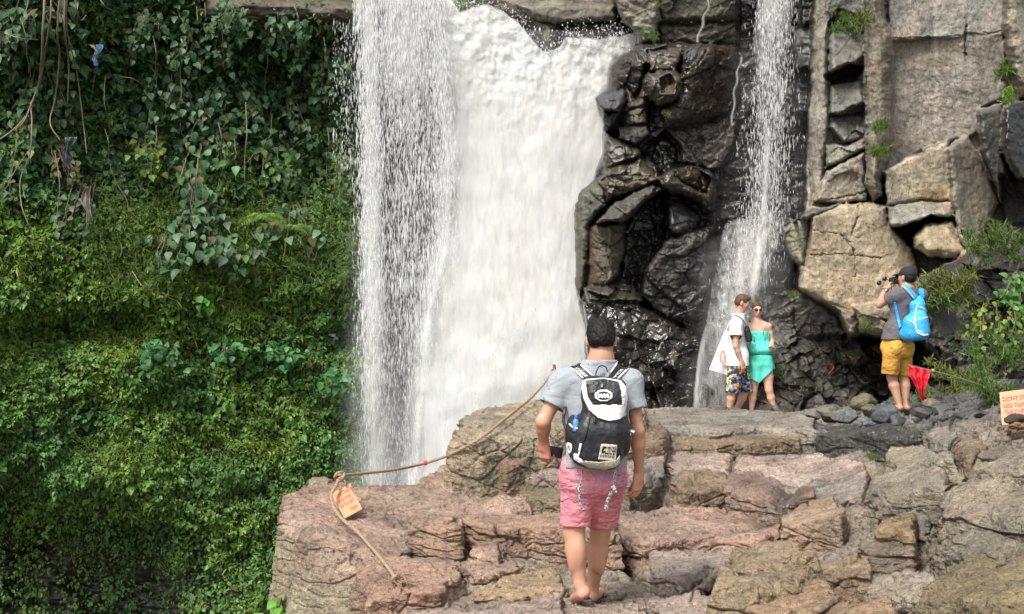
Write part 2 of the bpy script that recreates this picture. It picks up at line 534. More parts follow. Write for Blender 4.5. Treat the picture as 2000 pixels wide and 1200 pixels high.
# slabs: outline of the top face in the photograph, height above BASE, tilt x/y, rounding radius, steepness, colour, wet
SLABS = [
    # mound at the left of the platform, upper shelf
    (.52, 0, 0, .30, 4, TAN, 0, [(885, 845), (905, 805), (960, 788), (1060, 782), (1110, 775), (1230, 772), (1262, 800), (1180, 830), (1080, 842), (1000, 850), (940, 862)]),
    (.34, 0, 0, .16, 6, BRN, 0, [(885, 858), (960, 842), (1020, 835), (1100, 822), (1240, 812), (1300, 835), (1290, 862), (1100, 878), (1010, 895), (990, 905), (960, 890), (935, 860)]),
    (.20, 0, 0, .10, 8, PINK, 0, [(960, 905), (1010, 880), (1100, 880), (1290, 868), (1300, 905), (1240, 930), (1100, 935), (1030, 925), (990, 925)]),
    (.10, 0, 0, .06, 8, OLIVE, .1, [(1000, 935), (1060, 925), (1150, 935), (1240, 940), (1220, 985), (1100, 985), (1040, 975)]),
    # long ledge the couple stands behind
    (.25, 0, 0, .14, 7, GREYB, 0, [(1240, 812), (1330, 795), (1440, 800), (1500, 803), (1590, 812), (1590, 836), (1480, 832), (1400, 842), (1300, 842), (1250, 835)]),
    (.17, 0, 0, .07, 8, BRN, 0, [(1280, 840), (1400, 838), (1500, 834), (1560, 838), (1560, 858), (1420, 866), (1400, 872), (1290, 868)]),
    (.22, 0, 0, .06, 10, WETD, .75, [(1590, 828), (1700, 830), (1790, 838), (1800, 846), (1730, 852), (1690, 848), (1600, 846)]),
    # middle slabs
    (.10, 0, 0, .05, 9, PINK, .1, [(1250, 890), (1330, 880), (1440, 884), (1430, 908), (1330, 912), (1255, 905)]),
    (.13, 0, 0, .07, 9, PINK, .15, [(1300, 905), (1420, 888), (1600, 886), (1700, 905), (1690, 925), (1590, 930), (1575, 945), (1480, 930), (1430, 922), (1420, 925), (1310, 912)]),
    (.27, 0, 0, .05, 10, BRN, .1, [(1308, 935), (1330, 912), (1415, 920), (1420, 948), (1330, 962)]),
    (.27, 0, 0, .05, 10, (.24, .165, .13), .1, [(1421, 950), (1425, 925), (1480, 925), (1590, 945), (1592, 960), (1540, 972), (1440, 966)]),
    (.10, 0, 0, .05, 8, GREYB, .5, [(1560, 945), (1620, 925), (1700, 930), (1710, 950), (1640, 975), (1590, 975)]),
    (.22, 0, 0, .06, 8, (.30, .215, .155), .15, [(1530, 1010), (1545, 995), (1620, 975), (1650, 985), (1640, 1010), (1590, 1015), (1535, 1022)]),
    (.08, 0, 0, .04, 8, PINK, .1, [(1525, 1035), (1600, 1035), (1595, 1052), (1530, 1048)]),
    # big pink slab to the right of the walker
    (.16, 0, 0, .10, 7, (.35, .24, .19), 0, [(1200, 1006), (1250, 996), (1320, 984), (1400, 988), (1500, 1010), (1520, 1030), (1480, 1048), (1400, 1050), (1300, 1052), (1260, 1060), (1205, 1045)]),
    # left block, top
    (.07, .0, 0, .10, 6, RED, 0, [(500, 985), (560, 958), (700, 965), (800, 950), (850, 915), (885, 885), (1000, 935), (1040, 990), (1000, 1000), (870, 1003), (806, 1040), (780, 1080), (720, 1080), (690, 1066), (600, 1044), (500, 1010)]),
    (.24, 0, -.01, .09, 7, (.32, .215, .16), 0, [(800, 1005), (870, 998), (905, 998), (960, 1000), (1080, 1005), (1200, 1010), (1210, 1040), (1100, 1042), (1040, 1030), (985, 1032), (905, 1010), (890, 1030), (805, 1018)]),
    (.13, 0, 0, .06, 7, RED, 0, [(925, 1070), (965, 1048), (985, 1075), (975, 1088)]),
    (.09, 0, 0, .06, 7, RED, 0, [(900, 1090), (960, 1082), (1010, 1095), (1010, 1112), (920, 1118)]),
    (.12, 0, 0, .06, 7, (.33, .22, .165), 0, [(700, 1090), (760, 1085), (860, 1090), (900, 1118), (860, 1150), (700, 1160)]),
    (.07, 0, 0, .05, 7, PINK, 0, [(1010, 1170), (1090, 1160), (1100, 1210), (1250, 1215), (1300, 1240), (1300, 1400), (600, 1400), (690, 1190), (900, 1175)]),
    (.06, 0, 0, .05, 7, (.34, .25, .16), 0, [(1010, 1118), (1080, 1100), (1105, 1150), (1020, 1165), (930, 1150)]),
    # lower centre
    (.08, 0, 0, .06, 6, PINK, 0, [(1260, 1070), (1350, 1062), (1440, 1062), (1420, 1110), (1330, 1135), (1280, 1110)]),
    (.30, 0, .05, .20, 2.5, (.28, .215, .14), 0, [(1430, 1075), (1470, 1062), (1570, 1062), (1600, 1085), (1560, 1120), (1440, 1150), (1390, 1140)]),
    (.20, 0, 0, .07, 7, (.34, .23, .15), 0, [(1430, 1140), (1500, 1125), (1600, 1130), (1650, 1150), (1600, 1190), (1480, 1190), (1440, 1175)]),
    (.10, 0, 0, .05, 7, PINK, 0, [(1270, 1170), (1360, 1150), (1410, 1165), (1420, 1200), (1300, 1210)]),
    (.14, 0, 0, .08, 6, (.30, .25, .20), 0, [(1680, 1120), (1790, 1105), (1830, 1130), (1800, 1165), (1700, 1160)]),
    (.16, 0, 0, .07, 7, (.33, .22, .14), 0, [(1590, 1175), (1740, 1160), (1760, 1210), (1600, 1230)]),
    (.20, 0, 0, .08, 7, (.29, .21, .14), 0, [(1570, 1100), (1690, 1085), (1700, 1120), (1600, 1130)]),
    (.18, 0, 0, .08, 7, (.20, .155, .12), 0, [(1680, 1055), (1770, 1040), (1775, 1066), (1700, 1082)]),
    (.26, 0, 0, .07, 7, (.30, .21, .12), 0, [(1715, 1030), (1740, 1000), (1780, 1005), (1775, 1035)]),
    # right side lumps
    (.22, 0, 0, .10, 7, (.30, .26, .20), 0, [(1728, 890), (1740, 872), (1800, 872), (1870, 885), (1880, 900), (1800, 900), (1760, 905)]),
    (.20, 0, 0, .22, 3, BROWNLUMP, 0, [(1700, 925), (1780, 905), (1850, 915), (1850, 945), (1760, 962), (1700, 950)]),
    (.28, 0, 0, .25, 3, BROWNLUMP, 0, [(1900, 880), (1950, 868), (2030, 870), (2030, 905), (1940, 915), (1895, 905)]),
    (.20, 0, 0, .18, 3, BRN, 0, [(1865, 862), (1900, 850), (1930, 868), (1895, 890), (1870, 885)]),
    (.15, 0, 0, .10, 4, GREYB, .2, [(1820, 840), (1850, 832), (1870, 850), (1850, 868), (1820, 860)]),
    (.25, 0, 0, .30, 2.5, BROWNLUMP, 0, [(1850, 950), (1950, 930), (2060, 940), (2060, 985), (1900, 1000), (1850, 985)]),
    (.28, 0, 0, .26, 3, BROWNLUMP, 0, [(1860, 1045), (1900, 1028), (1990, 1040), (2060, 1060), (2000, 1080), (1880, 1078)]),
    (.50, 0, 0, .35, 3.5, (.20, .165, .10), 0, [(1800, 1130), (1850, 1095), (1950, 1080), (2100, 1070), (2150, 1150), (2020, 1180), (1880, 1170), (1815, 1160)]),
]
# channels and cracks: width (m), depth (m), wet/moss, line in the photograph
GROOVES = [
    (.05, .10, .9, [(1215, 1060), (1235, 1085), (1255, 1110), (1290, 1130), (1320, 1145)]),
    (.05, .08, .8, [(1320, 1145), (1350, 1125), (1385, 1105)]),
    (.14, .20, .8, [(1300, 940), (1280, 960), (1250, 985), (1240, 1000)]),
    (.12, .10, .8, [(1510, 1040), (1530, 1010), (1540, 985)]),
    (.10, .08, .7, [(1480, 1050), (1420, 1058), (1380, 1056)]),
    (.014, .10, 0, [(905, 1000), (898, 1015), (892, 1032), (886, 1066)]),
    (.014, .08, 0, [(962, 1052), (974, 1068), (980, 1088), (978, 1105)]),
    (.03, .10, 0, [(700, 1130), (690, 1150), (676, 1165)]),
    (.03, .07, 0, [(690, 1110), (730, 1095), (760, 1090)]),
    (.012, .05, 0, [(850, 1120), (870, 1140)]), (.02, .07, 0, [(1100, 1175), (1040, 1168), (960, 1180), (900, 1190)]),
    (.03, .08, .3, [(1440, 885), (1430, 915), (1424, 960)]),
    (.02, .06, .2, [(1340, 908), (1420, 912), (1500, 915)]),
    (.03, .10, .3, [(1000, 925), (1060, 935), (1110, 945)]),
    (.03, .12, .4, [(1868, 905), (1872, 925), (1880, 940), (1950, 945)]),
    (.02, .10, 0, [(1780, 1000), (1790, 1030), (1765, 1060), (1750, 1075)]),
    (.02, .08, 0, [(1640, 1085), (1660, 1070), (1700, 1055)]), (.02, .08, 0, [(1600, 1115), (1580, 1130), (1560, 1145)]),
    (.04, .12, 0, [(1420, 1165), (1440, 1175), (1460, 1190)]),
    (.02, .09, .1, [(1690, 905), (1700, 930), (1690, 960), (1660, 990), (1645, 1020)]),
]
PITS = [(1590, 1155, 30, 10, .16), (940, 858, 45, 14, .30), (920, 890, 30, 10, .22), (1612, 1045, 14, 6, .10), (690, 1140, 22, 12, .18), (1230, 905, 28, 18, .15), (1830, 1172, 40, 8, .14), (1640, 1182, 20, 8, .1)]

def to_plan(pts, d):
    out = []
    for a, b in pts:
        Y = 11.0
        for _ in range(60):
            x, y = (a - 1000) * Y / F, Y
            z = float(BASE(np.array([x]), np.array([y]))[0]) + d
            zr = CAMZ + (600 - b) * Y / F
            Y += (zr - z) * F / max(120, b - 600) * .5
            Y = min(max(Y, 4.5), 23)
        out.append(((a - 1000) * Y / F, Y))
    return out

EDGE = [(548, 955), (548, 985), (575, 1015), (600, 1046), (640, 1058), (688, 1066), (696, 1110), (700, 1200), (690, 1400), (2600, 1400)]
edge_plan = to_plan(EDGE, .10)
edge_plan[-1] = (12, 3.0); edge_plan += [(14, 26), (2.0, 26), (1.6, 20), (.85, 17.2), (.1, 16.4), (-.45, 15.6), (-.62, 14.6), (-.60, 13.6), (-.72, 13.0), (-.95, 12.6), (-1.35, 12.5), (-1.6, 12.75), (-1.85, 12.9)]
slab_plan = [to_plan(s[7], s[0]) for s in SLABS]
groove_plan = [to_plan(g[3], .08) for g in GROOVES]
FACE_C = (.31, .262, .185)

def ground_fn(x, y, detail=True):
    sh = x.shape; x = x.ravel().astype(np.float64); y = y.ravel().astype(np.float64)
    p = np.stack([x, y, np.zeros_like(x)], 1)
    n1 = fbm(p * 1.7, 4, 3); n2 = fbm(p * 6.0, 4, 9)
    b = BASE(x, y)
    rightness = sstep(-.2, .6, (x - .235 * y + .0)) # rough lumps grow to the right
    z = b + .03 * n1 + .012 * n2
    col = np.empty((len(x), 3)); wet = np.zeros(len(x))
    mix = sstep(-.35, .35, n1)[:, None]
    cl = np.array(PINK) * mix + np.array(TAN) * (1 - mix)
    lf = sstep(-.1, -1.0, x - .03 * y)[:, None]
    cl = cl * (1 - lf * .8) + np.array(RED) * lf * .8
    cr = np.array(BROWNLUMP) * mix + np.array(GREYB) * (1 - mix)
    col[:] = cl * (1 - rightness[:, None]) + cr * rightness[:, None]
    # distance: platform far right is wet and dark
    far = sstep(12.5, 14.5, y) * sstep(.2, .27, x / y)
    col[:] = col * (1 - far[:, None]) + np.array(DGREY) * far[:, None]; wet = np.maximum(wet, far * .6)
    wetp = sstep(.0, .5, fbm(p * 2.3 + 9, 3, 31)) * sstep(10.8, 12, y) * sstep(.12, .16, x / y) * sstep(.30, .25, x / y)
    wet = np.maximum(wet, wetp * .75); col *= (1 - .4 * wetp)[:, None]
    # cobbly lumps
    amp = rightness * .10 + .008
    for sc, am, sd in ((1.5, 1.0, 41), (4.2, .42, 47), (10, .16, 53)):
        q = p[:, :2] * sc + np.stack([fbm(p * sc * .9, 2, 61), fbm(p * sc * .9 + 7, 2, 62)], 1) * .45
        o, tl, cr_ = facets(q, sd)
        z = z + amp * am * (o * 1.0 + tl * .9 - .7 * np.exp(-(cr_ / .10) ** 2))
    n3 = fbm(p * 17, 3, 12)
    wob = .08 * n1 + .022 * n2 + .004 * n3
    chip = np.clip(.35 + 1.3 * fbm(p * 3.1, 3, 15) + .8 * n2, .12, 1.6)
    _, _, ck = facets(p[:, :2] * 1.9 + np.stack([n1, n2], 1) * .35, 88); ckm = sstep(-.05, .25, fbm(p * 1.1 + 4, 2, 89))
    crack = ckm * np.exp(-(ck / .022) ** 2)
    z = z - .035 * crack
    q = p * (1.3, 2.0, 1) + .5 * n1[:, None]
    for fr, am, sd in ((1.0, .030, 81), (2.6, .016, 83)):
        tv = 3.2 * fbm(q * fr, 3, sd); k_ = np.floor(tv); terr = k_ + sstep(.93, 1.0, tv - k_)
        z = z + am * terr * (1 + rightness); n1 = n1 + 0.0
        if fr == 1.0: terr_a = terr
    terr_n = .020 * terr_a + .010 * terr
    for S, pl in zip(SLABS, slab_plan):
        d, tx, ty, r, st, c, w, _ = S; soft = r >= .14; st = st * 1.3 if soft else max(st, 12); top_r = r * (.9 if soft else .45)
        P_ = np.array(pl); lo, hi = P_.min(0) - .7, P_.max(0) + .7
        m = (x > lo[0]) & (x < hi[0]) & (y > lo[1]) & (y < hi[1])
        if not m.any(): continue
        xm, ym = x[m], y[m]; cx, cy = P_.mean(0)
        s = poly_sd(xm, ym, pl) + wob[m]
        top = b[m] + d + tx * (xm - cx) + ty * (ym - cy) + .012 * n1[m] + .008 * n2[m] + terr_n[m]
        rr = top_r * chip[m]; top = top - .03 * crack[m]
        si = np.clip(s, 0, rr)
        fall = rr - np.sqrt(np.maximum(rr * rr - (rr - si) ** 2, 0))
        h = top - np.where(s > 0, fall * .75, rr * .75 + (-s) * st)
        k = .008
        zm = z[m]
        hh = np.clip(.5 + .5 * (h - zm) / k, 0, 1)
        z[m] = zm + (h - zm) * hh + k * hh * (1 - hh)
        cm = hh[:, None]
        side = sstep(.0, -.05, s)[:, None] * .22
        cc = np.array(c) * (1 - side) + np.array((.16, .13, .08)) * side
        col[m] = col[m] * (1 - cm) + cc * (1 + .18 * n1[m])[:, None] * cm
        wet[m] = wet[m] * (1 - hh) + w * hh
    for (gw, gd, gwet, _), pl in zip(GROOVES, groove_plan):
        P_ = np.array(pl); lo, hi = P_.min(0) - .5, P_.max(0) + .5
        m = (x > lo[0]) & (x < hi[0]) & (y > lo[1]) & (y < hi[1])
        if not m.any(): continue
        g = line_d(x[m], y[m], pl) + .4 * gw * n2[m] + gw * .4 * n1[m]
        e = np.exp(-(np.maximum(g, 0) / gw) ** 2)
        z[m] -= gd * e
        if gwet:
            ee = (sstep(gw * 2.2, gw * .3, g) * gwet)
            wet[m] = np.maximum(wet[m], ee)
            moss = (sstep(-.1, .4, fbm(p[m] * 5, 3, 71)) * ee)[:, None]
            col[m] = col[m] * (1 - .62 * ee[:, None]) + moss * np.array((.04, .06, .015))
    for a, bb_, rx, ry, dd in PITS:
        (X0, Y0), = to_plan([(a, bb_)], .1)
        sx = rx * Y0 / F; sy = ry * Y0 / F * 3.0
        e = np.exp(-(((x - X0 + .03 * n2) / sx) ** 2 + ((y - Y0 + .05 * n2) / sy) ** 2) ** 1.5)
        z -= dd * e; col *= (1 - .3 * e)[:, None]
    # pock marks
    pm = sstep(.45, .75, fbm(p * 9, 2, 77)); z -= .02 * pm
    s = poly_sd(x, y, edge_plan) + .10 * n1 + .05 * n2
    r = .16
    si = np.clip(s, 0, r)
    z -= np.where(s > 0, (r - np.sqrt(np.maximum(r * r - (r - si) ** 2, 0))), r)
    drop = np.maximum(-s, 0)
    z = np.where(s < 0, z - np.minimum(drop * 9, 7.5), z)
    fc = sstep(.015, -.02, s)[:, None]
    col = col * (1 - fc) + np.array(FACE_C) * (1 + .3 * n1)[:, None] * fc
    col = col * (1.12 + .10 * n2)[:, None]
    return z.reshape(sh), col.reshape(sh + (3,)), wet.reshape(sh)

def ground_h(px, Y, d=0):
    """ground height below the photo column px at distance Y"""
    x = np.array([(px - 1000) * Y / F]); y = np.array([float(Y)])
    return float(ground_fn(x, y)[0][0])

def build_ground():
    """the height field, re-sampled so that its steep faces are as finely divided as its treads"""
    u = np.linspace(528, 2100, 940)
    Yc = 5.0 * (22.6 / 5.0) ** np.linspace(0, 1, 1900)
    rows = np.arange(742, 1262, 1.15); nv, nu = len(rows), len(u)
    V = np.zeros((nv, nu, 3)); C = np.zeros((nv, nu, 3)); W = np.zeros((nv, nu)); ok = np.zeros((nv, nu), bool)
    for j0 in range(0, nu, 235):
        uu = u[j0:j0 + 235]; U, Y = np.meshgrid(uu, Yc); X = (U - 1000) * Y / F
        z, col, wet = ground_fn(X, Y)
        py = 600 - (z - CAMZ) * F / Y
        run = np.minimum.accumulate(py, axis=0)
        for j in range(len(uu)):
            r = -run[:, j]                                   # increasing
            i = np.searchsorted(r, -rows)                     # first sample at or above the row
            hit = (i > 0) & (i < len(Yc)); i = np.clip(i, 1, len(Yc) - 1)
            a, b_ = py[i - 1, j], py[i, j]; t = np.clip((a - rows) / np.where(np.abs(a - b_) < 1e-6, 1, a - b_), 0, 1)
            g = a > 1e5
            Yi = Yc[i - 1] * (1 - t) + Yc[i] * t
            V[:, j0 + j, 1] = Yi; V[:, j0 + j, 0] = (uu[j] - 1000) * Yi / F; V[:, j0 + j, 2] = CAMZ + (600 - rows) * Yi / F
            C[:, j0 + j] = col[i - 1, j] * (1 - t)[:, None] + col[i, j] * t[:, None]; W[:, j0 + j] = wet[i - 1, j] * (1 - t) + wet[i, j] * t
            ok[:, j0 + j] = hit & (V[:, j0 + j, 2] > -3.4)
    gx = np.gradient(V, axis=1); gy = np.gradient(V, axis=0)
    n = np.cross(gy, gx); n /= np.linalg.norm(n, axis=2)[..., None] + 1e-9
    k = 4; nn = np.zeros_like(n); npd = np.pad(n, ((k, k), (k, k), (0, 0)), 'edge')
    for a in range(0, 2 * k + 1, 2):
        for b_ in range(0, 2 * k + 1, 2): nn += npd[a:a + nv, b_:b_ + nu]
    n = (nn / (np.linalg.norm(nn, axis=2)[..., None] + 1e-9)).reshape(-1, 3)
    v = V.reshape(-1, 3); st_ = np.clip(1 - np.abs(n[:, 2]), 0, 1) ** .7; okf = ok.ravel()
    q = v[okf]; so = st_[okf]
    wq = fbm(q * 1.6, 3, 99)
    o1, t1, c1_ = facets(np.stack([q[:, 0] * 3.4 + q[:, 1] * 1.7, q[:, 2] * 5.5 + .6 * wq], 1), 102)
    o2, t2, c2_ = facets(np.stack([q[:, 0] * 9 + q[:, 1] * 4.7 + wq, q[:, 2] * 15], 1), 104)
    d = .012 * fbm(q * 7, 4, 91) + .009 * fbm(q * 21, 4, 95, ridged=True) - .010 * sstep(.25, .6, fbm(q * 30, 3, 101))
    so = so * (1 - .6 * sstep(-.105, -.125, q[:, 0] / q[:, 1]) * sstep(.12, -.05, q[:, 2]))
    d += .9 * so * (.055 * fbm(q * (2.0, 2.0, 5), 4, 97) + .07 * (o1 * .6 + t1) + .028 * (o2 * .6 + t2) - .03 * np.exp(-(c1_ / .05) ** 2) - .010 * np.exp(-(c2_ / .07) ** 2) + .02 * fbm(q * (9, 9, 20), 3, 98, ridged=True))
    v[okf] = q + n[okf] * d[:, None]
    fc = grid_faces(nv, nu); fc = fc[okf[fc].all(1)]
    # coarse continuation below and beyond the finely divided part
    U, Y = np.meshgrid(np.concatenate([np.linspace(380, 2100, 300), np.linspace(2110, 2900, 50)]), 4.6 * (22.6 / 4.6) ** np.linspace(0, 1, 420))
    X = (U - 1000) * Y / F; z, col, wet = ground_fn(X, Y); z = np.maximum(z, -6.5)
    inside = (U > 520) & (U < 2104) & (600 - (z - CAMZ) * F / Y < 1264); z = z - .09 * inside
    v2 = np.stack([X, Y, z], -1).reshape(-1, 3)
    o = mesh_obj("ground", np.concatenate([v, v2]), np.concatenate([fc, grid_faces(*X.shape)[:, ::-1] + len(v)]), M_ROCK, None,
                 np.concatenate([C.reshape(-1, 3), col.reshape(-1, 3)]), {"wet": np.concatenate([W.ravel(), wet.ravel()])})
    tag(o, kind="structure")
    return o
build_ground()

# ------------------------------------------------------------------ cliffs: relief walls
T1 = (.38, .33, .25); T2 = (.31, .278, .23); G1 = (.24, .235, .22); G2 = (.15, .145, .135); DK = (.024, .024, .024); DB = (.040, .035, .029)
BW = (.055, .045, .035); OL = (.11, .105, .07); GW = (.085, .087, .09); LT = (.36, .33, .28); YT = (.36, .29, .19)
